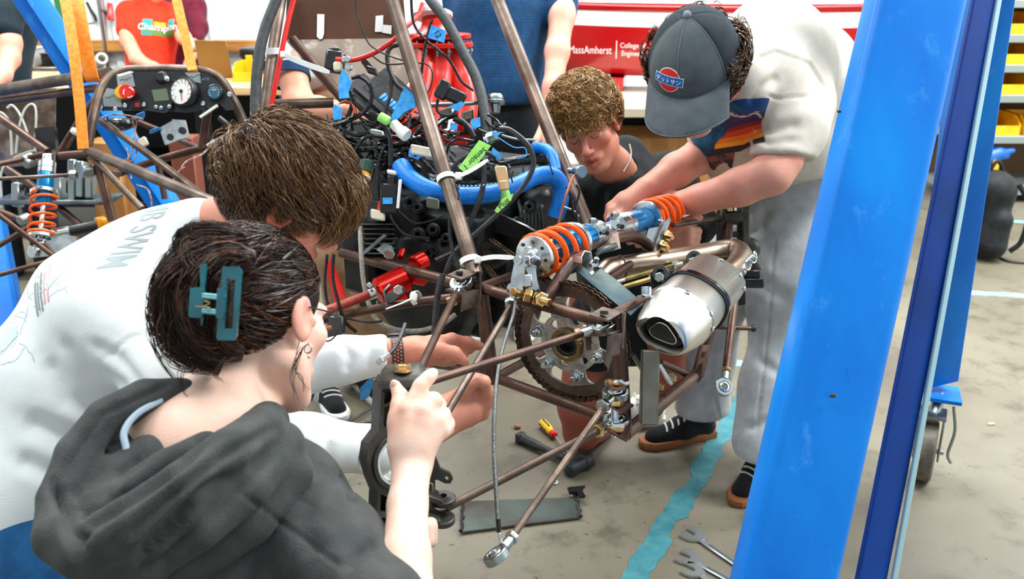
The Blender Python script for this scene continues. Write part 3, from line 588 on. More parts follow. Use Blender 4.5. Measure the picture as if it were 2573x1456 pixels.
link_arm((1120, 1278, 1.47), (1500, 1084, 1.61), 22, STEEL); rod_end(P(1548, 1060, 1.645), UP * .9 - FW * .3, P(1500, 1084, 1.61) - P(1548, 1060, 1.645), .024)
link_arm((1266, 1380, 1.4), (1524, 1012, 1.6), 19, STEEL); rod_end(P(1546, 990, 1.63), UP * .9 - FW * .3, P(1524, 1012, 1.6) - P(1546, 990, 1.63), .024, gold=False)
rod_end(P(1247, 1398, 1.385), cv(-.75, .2, .6), P(1266, 1376, 1.4) - P(1247, 1398, 1.385), .021, gold=False)
# clevis boxes welded to the frame
def clevis(pts_top, pts_side, D, th=.004, hole=None):
    e = thing('clevis', None, None, P(*pts_top[0]), parent=car)
    m = M(); q = L(pts_top); n = (q[1] - q[0]).cross(q[2] - q[0]).normalized(); m.prism(q, n * th); build(m, 'clevis_plate', PLATE, e)
    for s_ in pts_side: m = M(); q = L(s_); n = (q[1] - q[0]).cross(q[2] - q[0]).normalized(); m.prism(q, n * th); build(m, 'clevis_plate', PLATE, e)
    if hole: m = M(); m.lathe(P(*hole), UP, [(-.002, .0075), (.0045, .0075)], 16); build(m, 'bolt_hole', BLACK, e)
    return e
clevis([(1124, 690, 1.80), (1158, 675, 1.85), (1204, 684, 1.86), (1160, 702, 1.80)], [[(1120, 726, 1.80), (1150, 720, 1.86), (1196, 728, 1.86), (1160, 738, 1.8)], [(1160, 736, 1.8), (1202, 728, 1.82), (1200, 768, 1.82), (1160, 784, 1.8)], [(1198, 684, 1.88), (1206, 684, 1.84), (1204, 772, 1.84), (1196, 772, 1.88)]], 1.8, hole=(1154, 688, 1.82))
clevis([(1480, 790, 1.62), (1514, 771, 1.68), (1566, 784, 1.67), (1530, 805, 1.61)], [[(1530, 845, 1.6), (1566, 838, 1.62), (1556, 892, 1.62), (1526, 896, 1.6)], [(1560, 784, 1.67), (1568, 786, 1.62), (1562, 876, 1.62), (1552, 880, 1.67)], [(1474, 848, 1.66), (1530, 842, 1.6), (1562, 836, 1.63), (1500, 838, 1.7)], [(1472, 848, 1.66), (1486, 846, 1.67), (1486, 880, 1.67), (1472, 880, 1.66)]], 1.6, hole=(1518, 788, 1.625))
m = M(); m.prism(L([(1522, 965, 1.60), (1548, 955, 1.66), (1580, 962, 1.66), (1570, 982, 1.6), (1540, 984, 1.58)]), UP * .004); m.prism(L([(1524, 1018, 1.6), (1560, 1010, 1.66), (1592, 1022, 1.66), (1560, 1042, 1.6)]), UP * .004); m.prism(L([(1528, 1088, 1.58), (1560, 1078, 1.66), (1586, 1068, 1.64), (1580, 1105, 1.62), (1574, 1112, 1.6)]), UP * .004); build(m, 'clevis_tab', STEELD, car)
for x, y, mt in ((1541, 968, GOLD), (1545, 1020, GOLD), (1546, 1085, GOLD), (1548, 1076, CHROME)): m = M(); m.hexn(P(x, y, 1.61), UP, .015, .01); build(m, 'bolt_head', mt, car)
m = M(); m.cyl(P(1546, 1100, 1.63), P(1543, 960, 1.62), .007, 12); build(m, 'pivot_bolt', CHROME, car)
m = M(); m.tube(sm(L([(1545, 962, 1.58), (1558, 958, 1.57), (1572, 965, 1.57), (1582, 962, 1.57)]), 4), .003, 6); build(m, 'split_pin', CHROME, car)
for q in ([(1765, 868, 1.9), (1790, 866, 1.92), (1788, 880, 1.92), (1766, 886, 1.9)], [(1758, 902, 1.9), (1778, 896, 1.92), (1776, 908, 1.92), (1756, 916, 1.9)], [(1752, 925, 1.92), (1764, 912, 1.92), (1762, 955, 1.92), (1754, 962, 1.92)]): m = M(); m.prism(L(q), FW * .005); build(m, 'clevis_tab', STEELD, car)
# muffler support post and strut
m = M(); m.box((P(1634, 880, 1.67) + P(1629, 1066, 1.66)) / 2, RT * .0155, (P(1634, 880, 1.67) - P(1629, 1066, 1.66)) / 2, FW * .0155, .002); build(m, 'support_post', mat('raw_square_tube', '#7c7a70', .42, .6, '#5f5c53', 10, .4, .65, .1, 120), car, 'grey square steel post under the muffler')
m = M(); m.strip(L([(1588, 888, 1.72), (1640, 975, 1.74)]), FW, .016, .003); m.strip(L([(1655, 915, 1.8), (1685, 965, 1.8)]), FW, .016, .003); build(m, 'strut', ALU, car)
for x, y in ((1660, 972), (1690, 950)): m = M(); m.hexn(P(x, y, 1.82), cv(-.5, 0, .9), .010, .010); build(m, 'bolt_head', GOLD, car)
# brake line hanging to the rod end
wire([(1296, 745, 1.74), (1290, 790, 1.71), (1262, 880, 1.6), (1248, 960, 1.53), (1242, 1040, 1.48), (1241, 1130, 1.45), (1246, 1230, 1.42), (1251, 1308, 1.4)], 10.5, GREY, 'brake_line', 10, 'braided grey brake line')
wire([(1251, 1304, 1.4), (1253, 1325, 1.4), (1253, 1338, 1.4)], 13, BLACK, 'brake_fitting'); wire([(1253, 1336, 1.4), (1256, 1352, 1.4), (1262, 1368, 1.4)], 7, CHROME, 'brake_fitting')

# ---- sprocket and chain
nx = V((-.53, -.85, 0)).normalized(); u1 = V((.85, -.53, 0)); u2 = V((0, 0, 1)); sc = P(1436, 858, 1.81)
def sp(r, a): return sc + u1 * (r * math.cos(a)) + u2 * (r * math.sin(a))
spk = thing('sprocket', None, None, sc, parent=car)
m = M(); NT = 48; out = []
for k in range(NT * 4): out.append(sp(.119 if k % 4 in (0, 1) else .113, 2 * math.pi * (k + .5) / (NT * 4)))
m.prism(out, nx * .006, [[sp(.094, 2 * math.pi * k / 60) for k in range(60)][::-1]]); build(m, 'sprocket_rim', mat('worn_sprocket_steel', '#574a42', .42, .7, '#6f645b', 20, .4, .6), spk)
for k in range(6):
    m = M(); a = math.radians(49 + 60 * k); pts = ((.0965, .030), (.090, .019), (.080, .0125), (.066, .0125), (.054, .019))
    m.prism([sp(r, a + w / r) for r, w in pts] + [sp(r, a - w / r) for r, w in pts[::-1]], nx * .006); build(m, 'sprocket_spoke', mat('sprocket_steel', '#8f887e', .45, .5, '#a59f95', 25, .4, .6), spk)
m = M(); hl = [[sp(.032, 2 * math.pi * k / 30) for k in range(30)][::-1]]
for k in range(6):
    a = math.radians(79 + 60 * k); hl.append([sp(.038, a - .12), sp(.044, a - .2), sp(.051, a - .26), sp(.054, a - .1), sp(.052, a + .16), sp(.046, a + .2), sp(.039, a + .1)][::-1])
m.prism([sp(.0625 + .012 * max(0, math.cos(6 * (2 * math.pi * k / 96 - math.radians(49)))) ** 2, 2 * math.pi * k / 96) for k in range(96)], nx * .012, hl)
build(m, 'sprocket_carrier', mat('light_cast_carrier', '#b9b4aa', .5, .35, '#9a958b', 70, .4, .6, .4, 400), spk)
m = M(); m.ring(sc + nx * .016, nx, .034, .024, .02, 30); build(m, 'bearing_ring', mat('brass_ring', '#8d7a55', .3, 1), spk); m = M(); m.ring(sc + nx * .012, nx, .026, .017, .02, 24); build(m, 'bearing_race', ENGG, spk); m = M(); m.lathe(sc - nx * .03, nx, [(0, .022), (.03, .022)], 20); build(m, 'axle_bore', BLACK, spk)
for k in range(6):
    a = math.radians(49 + 60 * k); c = sp(.067, a) + nx * .006; m = M(); m.lathe(c + nx * .005, nx, [(0, .0135), (.003, .0135)], 18); m.hexn(c + nx * .008, nx, .0115, .011); m.lathe(c + nx * .019, nx, [(0, .0065), (.010, .0065), (.012, .005)], 14); build(m, 'sprocket_bolt', CHROME, spk)
chn = thing('drive_chain', None, None, sc, parent=car)
path = []
cs = P(1238, 640, 2.12); 
a0, a1 = math.radians(100), math.radians(-190)
def wide(c, r, a): return c + u1 * (r * math.cos(a)) + u2 * (r * math.sin(a))
arc = [sp(.1215, math.radians(d_)) for d_ in np.arange(112, -205, -6)]
up_end = wide(cs, .036, math.radians(100)); lo_end = wide(cs, .036, math.radians(215))
raw = [up_end.lerp(arc[0], t) for t in np.linspace(0, .98, 14)] + arc + [arc[-1].lerp(lo_end, t) for t in np.linspace(.02, 1, 14)]
cum = [0]
for i in range(1, len(raw)): cum.append(cum[-1] + (raw[i] - raw[i - 1]).length)
def at(s_):
    i = min(max(int(np.searchsorted(cum, s_)) - 1, 0), len(raw) - 2); t = (s_ - cum[i]) / max(1e-9, cum[i + 1] - cum[i]); return raw[i].lerp(raw[i + 1], t)
pitch = .0136; lk = None; CHM = mat('oiled_chain', '#4a3a30', .32, .9, '#6f5c4d', 60, .4, .6)
def link_mesh():
    m = M(); pl = []
    for k in range(6): a = math.pi / 2 + math.pi * k / 5; pl.append((-pitch / 2 + .0052 * math.cos(a), .0052 * math.sin(a)))
    for k in range(6): a = -math.pi / 2 + math.pi * k / 5; pl.append((pitch / 2 + .0052 * math.cos(a), .0052 * math.sin(a)))
    pl.insert(6, (0, -.0036)); pl.append((0, .0036))
    for z in (-.0062, .0048): m.prism([V((x, y, z)) for x, y in pl], V((0, 0, .0014)))
    for x in (-pitch / 2, pitch / 2): m.lathe(V((x, 0, -.008)), V((0, 0, 1)), [(0, .0026), (.016, .0026)], 6)
    return m
i = 0; s_ = 0
while s_ + pitch < cum[-1]:
    p0 = at(s_); p1 = at(s_ + pitch); X = (p1 - p0).normalized(); Z = nx; Y = Z.cross(X).normalized(); off = nx * (.0012 if i % 2 else -.0004)
    R = Matrix((X, Y, X.cross(Y))).transposed().to_4x4(); c = (p0 + p1) / 2 + nx * .003 + off
    if lk is None:
        lk = build(link_mesh(), 'chain_link', CHM, chn); me = lk.data
        me.transform(Matrix.Translation(wloc(chn))); o = lk
    else: o = dupe(lk, 'chain_link')
    o.matrix_basis = Matrix.Translation(c - wloc(chn)) @ R
    s_ += pitch; i += 1
m = M(); m.lathe(cs - nx * .006, nx, [(0, .034), (.012, .034)], 22); m.lathe(cs, nx, [(0, .016), (.02, .016)], 6); build(m, 'front_sprocket', ENGG, car)
# chain guard and clamp
m = M(); q = L([(1438, 676, 1.86), (1478, 655, 1.92), (1545, 704, 1.85), (1618, 766, 1.77), (1584, 796, 1.7), (1500, 728, 1.78)]); m.prism(q, V((0, 0, .003)), ()); build(m, 'chain_guard', BLUEPL, car, 'blue grey steel chain guard')
m = M(); m.strip(L([(1448, 660, 1.82), (1450, 645, 1.82), (1462, 636, 1.83), (1474, 642, 1.83), (1476, 660, 1.83), (1486, 668, 1.82), (1500, 682, 1.8)]), cv(.8, .3, .4), .012, .0015); build(m, 'pipe_clamp', ALU, car)
m = M(); m.hexn(P(1493, 672, 1.8), UP, .011, .007); m.cyl(P(1494, 668, 1.8), P(1500, 648, 1.79), .0055); build(m, 'clamp_bolt', CHROME, car)
m = M(); m.strip(L([(1185, 540, 2.2), (1240, 555, 2.16), (1330, 590, 2.1), (1400, 625, 2.02)]), cv(.6, -.5, .3), .026, .0025); build(m, 'engine_brace', ALU, car, 'flat aluminium brace plate')

# ---- exhaust
PIPE = mat('heat_tinted_pipe', '#8c7a69', .36, 1., '#a39380', 9, .4, .65)
pp = L([(1505, 700, 2.06), (1530, 678, 2.08), (1560, 672, 2.1), (1640, 661, 2.12), (1720, 648, 2.16), (1790, 636, 2.2), (1840, 628, 2.2), (1862, 642, 2.16), (1852, 668, 2.1), (1822, 700, 2.03)])
exh = thing('exhaust', None, None, P(1700, 720, 1.95), parent=car)
m = M(); m.tube(sm(pp, 6), .0265, 24); build(m, 'exhaust_pipe', PIPE, exh, 'brown tinted exhaust pipe')
for i_, p_ in ((2, 0), (6, 0)):
    m = M(); d_ = (pp[i_ + 1] - pp[i_ - 1]).normalized(); x, y = perp(d_); m.tube([pp[i_] + (x * math.cos(k * .2618) + y * math.sin(k * .2618)) * .0272 + d_ * (.0015 * math.sin(k * 5)) for k in range(24)], .0028, 6, closed=True); build(m, 'weld_bead', PLATE, exh)
ma = P(1800, 700, 2.0); mb = P(1662, 842, 1.66); md = (mb - ma).normalized(); ML = (mb - ma).length
mw = cv(.87, -.44, .1); mw = (mw - md * mw.dot(md)).normalized(); mh = md.cross(mw)
if mh.dot(UP) < 0: mh = -mh
def sec(t, sw, sh, e=2.5, n=48, top=0., tri=0.):
    o = []
    for k in range(n):
        a = 2 * math.pi * k / n; ca, sa = math.cos(a), math.sin(a); r = (abs(ca) ** e + abs(sa) ** e) ** (-1 / e)
        r *= 1 + tri * math.cos(3 * (a - 4.0)); w = sw * (1 - top * sa) if sa > 0 else sw
        o.append(ma + md * t + mw * (w * r * ca) + mh * (sh * r * sa))
    return o
def loft(m, secs, cap=True):
    n = len(secs[0]); vs = [p for s in secs for p in s]
    fs = [(i * n + k, i * n + (k + 1) % n, (i + 1) * n + (k + 1) % n, (i + 1) * n + k) for i in range(len(secs) - 1) for k in range(n)]
    if cap: fs += [tuple(range(n))[::-1], tuple((len(secs) - 1) * n + k for k in range(n))]
    return m.add(vs, fs)
BW, BH = .066, .050
m = M(); loft(m, [sec(-.002, BW * .45, BH * .5), sec(.004, BW * .86, BH * .84), sec(.01, BW * .98, BH * .98), sec(.012, BW, BH), sec(ML * .70, BW, BH)]); build(m, 'muffler_can', BRUSH, exh, 'brushed steel oval muffler can')
m = M(); e0 = ML * .69
loft(m, [sec(e0, BW * .99, BH * .99), sec(e0 + .002, BW * 1.025, BH * 1.03), sec(e0 + .012, BW * 1.03, BH * 1.03), sec(e0 + .014, BW * 1.0, BH * 1.0), sec(ML * .80, BW * .99, BH * .98, 2.3), sec(ML * .93, BW * .88, BH * .80, 2.2, top=.1), sec(ML * .985, BW * .80, BH * .70, 2.1, top=.2), sec(ML * 1.0, BW * .74, BH * .62, 2.1, top=.25), sec(ML * 1.003, BW * .66, BH * .56, 2.2, top=.1, tri=.09), sec(ML * .99, BW * .61, BH * .51, 2.2, top=.1, tri=.10), sec(ML * .93, BW * .60, BH * .50, 2.2, top=.1, tri=.10)], cap=False); build(m, 'muffler_end_cap', BRUSH, exh, 'tapered muffler end cap with outlet')
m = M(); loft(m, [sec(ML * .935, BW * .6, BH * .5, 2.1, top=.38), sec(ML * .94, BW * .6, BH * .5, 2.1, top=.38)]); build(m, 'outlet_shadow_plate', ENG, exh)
m = M(); f = .62
loft(m, [sec(ML * .94, BW * .45, BH * .36, 2.2, top=.1, tri=.12), sec(ML * .978, BW * .40, BH * .33, 2.2, top=.1, tri=.13), sec(ML * .98, BW * .37, BH * .30, 2.2, top=.1, tri=.13), sec(ML * .945, BW * .35, BH * .28, 2.2, top=.1, tri=.13)], cap=False); build(m, 'outlet_pipe', BRUSH, exh)
m = M(); loft(m, [sec(ML * .942, BW * .36, BH * .29, 2.2, top=.1, tri=.13), sec(ML * .947, BW * .36, BH * .29, 2.2, top=.1, tri=.13)]); build(m, 'outlet_bore', BLACK, exh)
m = M(); b0 = ML * .40; loft(m, [sec(b0, BW * 1.0, BH * 1.0), sec(b0, BW * 1.05, BH * 1.06), sec(b0 + .026, BW * 1.05, BH * 1.06), sec(b0 + .026, BW, BH)], cap=False); build(m, 'muffler_strap', BLACK, exh, 'black rubber lined muffler strap')
m = M(); loft(m, [sec(b0 + .006, BW * 1.04, BH * 1.05), sec(b0 + .006, BW * 1.075, BH * 1.09), sec(b0 + .02, BW * 1.075, BH * 1.09), sec(b0 + .02, BW * 1.04, BH * 1.05)], cap=False); build(m, 'strap_band', mat('dark_chrome', '#5d5f60', .15, 1), exh)
for t, k in ((ML * .70 + .006, 13), (ML * .70 + .006, 6), (ML * .70 + .006, 2), (.024, 13), (.024, 7), (.024, 3)):
    s0 = sec(t, BW * 1.03, BH * 1.03)[k]; nrm = (s0 - ma - md * t).normalized(); m = M(); m.lathe(s0 - nrm * .001, nrm, [(0, .006), (.002, .0058), (.003, .004)], 14); build(m, 'rivet', CHROME, exh)
s0 = sec(ML * .86, BW * .95, BH * .93, 2.2)[47]; m = M(); nrm = mw; m.lathe(P(1716, 838, 1.655), cv(.45, -.2, .85), [(0, .0115), (.003, .011), (.004, .008)], 20); build(m, 'end_cap_plug', BLACK, exh, 'black rubber plug')
for a, b in (((1700, 678), (1700, 678)),): pass
for (a, b, w) in (((1568, 703, 2.02), (1690, 668, 2.1), 12), ((1566, 722, 1.98), (1640, 700, 2.03), 14)):
    m = M(); pa, pb = P(*a), P(*b); d_ = pb - pa; m.lathe(pa, d_, [(0, w * a[2] / FL / 2), (d_.length, w * a[2] / FL / 2)], 6); build(m, 'turnbuckle', mat('green_gold_zinc', '#8f8650', .3, .9, '#b59a60', 20, .4, .6), car)
    m = M(); m.cyl(pa - d_ * .18, pa, .005); m.cyl(pb, pb + d_ * .2, .005); m.hexn(pb - d_.normalized() * .004, d_, .011, .008); build(m, 'turnbuckle_stud', CHROME, car)
for x, y, D in ((1662, 690, 1.95), (1746, 652, 2.05)):
    m = M(); m.ring(P(x, y, D), cv(-.4, .2, .9), .018, .008, .022); build(m, 'rubber_mount', RUBBER, exh); m = M(); m.hexn(P(x - 4, y + 8, D - .02), cv(-.4, .1, .9), .011, .008); build(m, 'bolt_head', ZINC, exh)
m = M(); m.box(P(1650, 720, 1.96), RT * .013, UP * .03, FW * .003, .001); build(m, 'hanger_tab', ENG, exh)
m = M(); m.lathe(P(1624, 748, 1.74), UP, [(0, .016), (.004, .017), (.005, .01), (.006, .0095), (.02, .0095), (.021, .008)], 20); build(m, 'flange_bolt', CHROME, car)
for k in range(5):
    p = P(1870 + 7 * k, 678 - 9 * k, 2.03 - .01 * k); m = M(); m.torus(p, cv(.3 if k % 2 else .9, .2, .5), .009, .002, 14, 6); build(m, 'retaining_chain', CHROME, exh)
m = M(); m.tube(L([(1876, 662, 2.0), (1886, 652, 2.0), (1894, 645, 2.0)]), .007, 10); build(m, 'spring_catch', ZINC, exh)

# ---- engine
eng = thing('engine', None, None, P(1130, 700, 2.3), parent=car)
def eb(c, hx, hy, hz, rx=0, mt=ENG, bv=.012, name='crankcase', yaw=.56):
    X = V((math.cos(yaw), -math.sin(yaw), 0)); Y = V((math.sin(yaw), math.cos(yaw), 0)); m = M(); m.box(P(*c), X * hx, Y * hy, V((0, 0, 1)) * hz, bv); return build(m, name, mt, eng)
eb((1120, 640, 2.36), .2, .13, .15); eb((1180, 480, 2.32), .19, .12, .06, name='cylinder_block'); eb((1200, 425, 2.3), .18, .1, .03, mt=ENGG, name='cylinder_head'); eb((1030, 560, 2.25), .06, .05, .08, name='side_cover'); eb((1345, 560, 2.24), .05, .06, .09, mt=ENGG, name='side_cover'); eb((1280, 600, 2.28), .1, .08, .07, mt=ENGG, name='gearbox'); eb((1260, 700, 2.3), .09, .1, .09, name='sump'); eb((960, 620, 2.3), .05, .1, .1, name='generator_cover')
m = M(); cx = V((-.53, -.85, 0)).normalized(); m.lathe(P(1065, 735, 2.22), cx, [(-.06, .15), (0, .15), (.02, .138), (.03, .11), (.032, .06)], 40); build(m, 'clutch_cover', ENG, eng)
m = M()
for k in range(9):
    a = k * .698; x, y = perp(cx); c = P(1065, 735, 2.22) + (x * math.cos(a) + y * math.sin(a)) * .142 + cx * .004; m.hexn(c, cx, .008, .012)
build(m, 'cover_bolt', ZINC, eng)
for x, y, r in ((1030, 510, .012), (1048, 522, .01), (1078, 636, .012), (1088, 578, .012), (1050, 590, .013), (1090, 630, .011), (1150, 560, .011), (1330, 520, .01), (1360, 600, .01), (1300, 560, .011), (1120, 600, .01)):
    m = M(); p = P(x, y, 2.14); m.lathe(p + FW * .05, -FW, [(0, r * 1.5), (.045, r * 1.4), (.047, r), (.06, r * .95), (.06, r * .5), (.052, r * .5)], 14, cap=False); build(m, 'engine_bolt', ENG, eng)
for k in range(7):
    m = M(); m.box(P(948 + k * .6, 566 + k * 12, 2.12), RT * .042, UP * .0016 + FW * .001, FW * .03, .0006); build(m, 'cooling_fin', ENGG, eng)
m = M(); m.box(P(950, 600, 2.15), RT * .032, UP * .034, FW * .014, .004); build(m, 'regulator', ENG, eng)
for k in range(7):
    a = .3 + k * .33; m = M(); m.tube(sm(L([(1300 + k * 9, 500 + (k % 3) * 20, 2.17), (1310 + k * 9, 540, 2.15), (1306 + k * 10, 590 + k * 4, 2.17)]), 4), .006, 8); build(m, 'casting_rib', ENGG, eng)
# red oil fittings
def rc(a, b, r, mt=REDA, name='oil_fitting'): m = M(); m.cyl(P(*a), P(*b), r, 26); return build(m, name, mt, eng)
rc((948, 735, 2.0), (1022, 700, 2.03), .031); rc((1040, 668, 2.05), (1066, 654, 2.07), .022); rc((1005, 648, 2.06), (1012, 630, 2.08), .008); rc((1030, 690, 2.05), (1066, 700, 2.08), .02)
m = M(); m.prism(L([(984, 742, 1.97), (1014, 728, 1.97), (1026, 752, 1.97), (1000, 763, 1.97)]), FW * .03); build(m, 'red_block', REDA, eng)
m = M(); m.strip(L([(976, 724, 1.95), (966, 738, 1.94), (974, 762, 1.94), (976, 760, 1.94)]), FW, .016, .002); m.prism(L([(964, 745, 1.93), (996, 722, 1.93), (1008, 716, 1.93), (1018, 724, 1.93), (1016, 738, 1.93), (978, 763, 1.93)]), FW * .004); build(m, 'mount_tab', GREYPL, eng)
m = M(); m.hexn(P(1002, 729, 1.925), -FW, .011, .009); build(m, 'bolt_head', CHROME, eng)
m = M(); m.prism(L([(946, 628, 2.0), (965, 610, 2.02), (985, 618, 2.02), (992, 640, 2.02), (985, 652, 2.02), (962, 640, 2.0)]), FW * .004); m.prism(L([(910, 634, 1.98), (964, 588, 2.0), (972, 592, 2.0), (916, 640, 1.98)]), FW * .02); build(m, 'mount_tab', GREYPL, eng)
m = M(); m.hexn(P(977, 640, 2.0), -FW, .011, .009); build(m, 'bolt_head', CHROME, eng)
wire([(780, 796, 1.95), (850, 770, 1.97), (925, 742, 2.0)], 24, REDH, 'oil_hose', 14, 'rust red rubber oil hose')
m = M(); d_ = P(940, 736, 2.0) - P(900, 751, 1.99); m.lathe(P(928, 741, 1.99), d_, [(0, .0125), (.014, .0125)], 22); m.cyl(P(926, 722, 1.97), P(934, 714, 1.97), .008); build(m, 'hose_clamp', CHROME, car)
wire([(905, 560, 2.1), (908, 640, 2.08), (916, 720, 2.08), (940, 795, 2.06), (985, 826, 2.05), (1050, 832, 2.05), (1110, 815, 2.05), (1145, 790, 2.05)], 13, mat('clear_hose', '#a9a89d', .25, 0, '#8d8c82', 200, .4, .6), 'breather_hose', 10, 'clear ribbed breather hose')
m = M(); m.prism(L([(815, 660, 2.0), (830, 655, 2.0), (864, 745, 2.0), (840, 765, 2.0)]), FW * .03); build(m, 'red_panel', REDC, car)
wire([(838, 640, 1.98), (836, 700, 1.97), (850, 760, 1.96), (868, 810, 1.97), (895, 835, 1.98)], 9, TAPEB, 'wire'); wire([(822, 640, 1.99), (816, 720, 1.98), (830, 800, 1.98)], 8, TAPEB)
m = M(); m.box(P(846, 835, 1.95), RT * .017, UP * .035, FW * .012, .004); m.cyl(P(862, 846, 1.94), P(868, 850, 1.93), .01); build(m, 'sensor', BLACK, car)
wire([(870, 800, 1.97), (920, 810, 1.97), (960, 808, 1.98)], 6, RUBBER)

# intake
itk = thing('intake_plenum', None, None, P(1105, 330, 2.4), parent=car)
def pe(cx, cy, D, a, b, h, mt=REDP, name='plenum_flange', n=36):
    m = M(); c = P(cx, cy, D); vs = []; k_ = []
    pr = [(0, .96), (.15, 1), (.85, 1), (1, .96)]
    for t, s in pr:
        vs += [c + V((math.cos(6.28318 * k / n) * a * s, math.sin(6.28318 * k / n) * b * s, h * t)) for k in range(n)]
    m.add(vs, [(i * n + k, i * n + (k + 1) % n, (i + 1) * n + (k + 1) % n, (i + 1) * n + k) for i in range(3) for k in range(n)] + [tuple(range(n))[::-1], tuple(3 * n + k for k in range(n))]); return build(m, name, mt, itk)
pe(1108, 118, 2.42, .085, .06, .013); pe(1106, 96, 2.42, .082, .057, .012)
m = M(); m.tube(sm(L([(1098, 104, 2.42), (1096, 70, 2.42), (1090, 35, 2.42)]), 4), [.07, .066, .058, .052, .045, .04, .036, .034, .033], 26); build(m, 'plenum_dome', REDP, itk)
m = M(); m.lathe(P(1085, 42, 2.42), UP, [(-.005, .046), (.0, .055), (.01, .055), (.011, .04)], 26); build(m, 'inlet_collar', WHITEP, itk)
m = M(); m.cyl(P(1080, 36, 2.42), P(1072, -40, 2.42), .036, 24); build(m, 'inlet_pipe', WHITEP, itk, 'white inlet pipe')
for pts, r0, r1 in (([(1066, 125, 2.42), (1066, 190, 2.4), (1052, 265, 2.36), (1030, 335, 2.3)], .036, .034), ([(1110, 125, 2.42), (1110, 200, 2.41), (1098, 260, 2.37), (1085, 330, 2.32)], .036, .03), ([(1142, 125, 2.43), (1160, 200, 2.42), (1172, 260, 2.38), (1168, 330, 2.34)], .034, .028)):
    m = M(); m.tube(sm(L(pts), 6), [r0, r1], 20); build(m, 'runner', REDP, itk)
m = M(); m.prism(L([(960, 345, 2.28), (1030, 300, 2.26), (1080, 335, 2.28), (1180, 345, 2.3), (1170, 362, 2.3), (1000, 362, 2.28)]), FW * .03); build(m, 'runner_flange', REDP, itk)
for k in range(8):
    a = math.radians(200 + k * 22); p = P(1108, 118, 2.42) + V((math.cos(a) * .079, math.sin(a) * .055, -.012)); m = M(); m.hexn(p, V((0, 0, 1)), .006, .008); m.cyl(p + V((0, 0, -.008)), p + V((0, 0, .03)), .003); build(m, 'flange_bolt', ZINC, itk)
# loom hoses
wire([(1062, -40, 2.3), (1082, 0, 2.28), (1120, 50, 2.26), (1160, 125, 2.24), (1194, 190, 2.22), (1212, 250, 2.2), (1222, 310, 2.18), (1226, 350, 2.17)], 27, LOOM, 'hose', 16, 'ribbed dark grey hose right of the intake')
wire([(712, -45, 2.28), (690, 10, 2.27), (664, 80, 2.26), (648, 160, 2.25), (642, 260, 2.24), (644, 360, 2.22)], 27, LOOM, 'hose', 16, 'ribbed dark grey hose beside the seat panel')
wire([(752, -40, 2.3), (738, 0, 2.3), (720, 70, 2.29), (702, 160, 2.28), (682, 262, 2.27), (662, 360, 2.26)], 13, REDC, 'cable', 12, 'red battery cable')
wire([(1006, 416, 2.08), (1030, 448, 2.05), (1078, 476, 2.03), (1150, 491, 2.03), (1230, 488, 2.04), (1300, 466, 2.07), (1345, 444, 2.1), (1386, 440, 2.12), (1408, 466, 2.14), (1408, 505, 2.15), (1396, 545, 2.16)], 45, BLUEH, 'coolant_hose', 22, 'thick blue silicone coolant hose')
wire([(1342, 372, 2.22), (1368, 374, 2.2), (1388, 392, 2.18), (1396, 430, 2.16)], 30, BLUEH, 'coolant_hose', 16); wire([(1352, 362, 2.2), (1376, 372, 2.18), (1390, 400, 2.16), (1400, 430, 2.14)], 5, BTAPE)
m = M(); q = sm(L([(1078, 452, 1.99), (1150, 470, 1.985), (1230, 468, 1.99), (1300, 448, 2.03)]), 8)
for i in range(len(q) - 1):
    a_, b_ = q[i], q[i + 1]; m.box(a_.lerp(b_, .5) + UP * .004, (b_ - a_) * .28, UP * .0012, FW * .0008)
build(m, 'hose_lettering', mat('pale_hose_print', '#9fd0f2', .5), car)
for x, y in ((1382, 415), (1318, 440), (1334, 445)): m = M(); m.torus(P(x, y, 2.1), cv(.9, .3, .1), .022, .0016, 20, 5); build(m, 'cable_tie', BLACK, car)
m = M(); m.cyl(P(1262, 414, 2.2), P(1374, 395, 2.24), .0155, 22); build(m, 'thermostat_tube', ENGG, eng)
# fuel rail, regulator
wire([(1082, 264, 2.2), (1197, 258, 2.22), (1238, 246, 2.24)], 12, ZINC, 'fuel_rail', 12)
m = M(); m.lathe(P(1244, 285, 2.22), UP, [(0, .012), (.02, .014), (.022, .024), (.028, .026), (.032, .02), (.04, .02), (.046, .017), (.048, .008)], 22); build(m, 'fuel_regulator', ZINC, car)
for x, y in ((1120, 285), (1175, 292)): m = M(); m.box(P(x, y, 2.2), RT * .014 + UP * .004, UP * .012, FW * .01, .003); m.cyl(P(x, y + 5, 2.2), P(x - 4, y + 36, 2.22), .008); build(m, 'injector', CAST, car)
m = M(); m.box(P(1135, 238, 2.14), RT * .03 - UP * .014, UP * .014 + RT * .007, FW * .012, .004); m.box(P(1112, 226, 2.13), RT * .012 - UP * .006, UP * .02 + RT * .009, FW * .012, .003); build(m, 'map_sensor', BLACK, car)
m = M(); m.hexn(P(1224, 350, 2.14), cv(.9, .25, .3), .013, .028); m.cyl(P(1214, 352, 2.14), P(1248, 345, 2.14), .007); build(m, 'hose_clamp', CHROME, car)
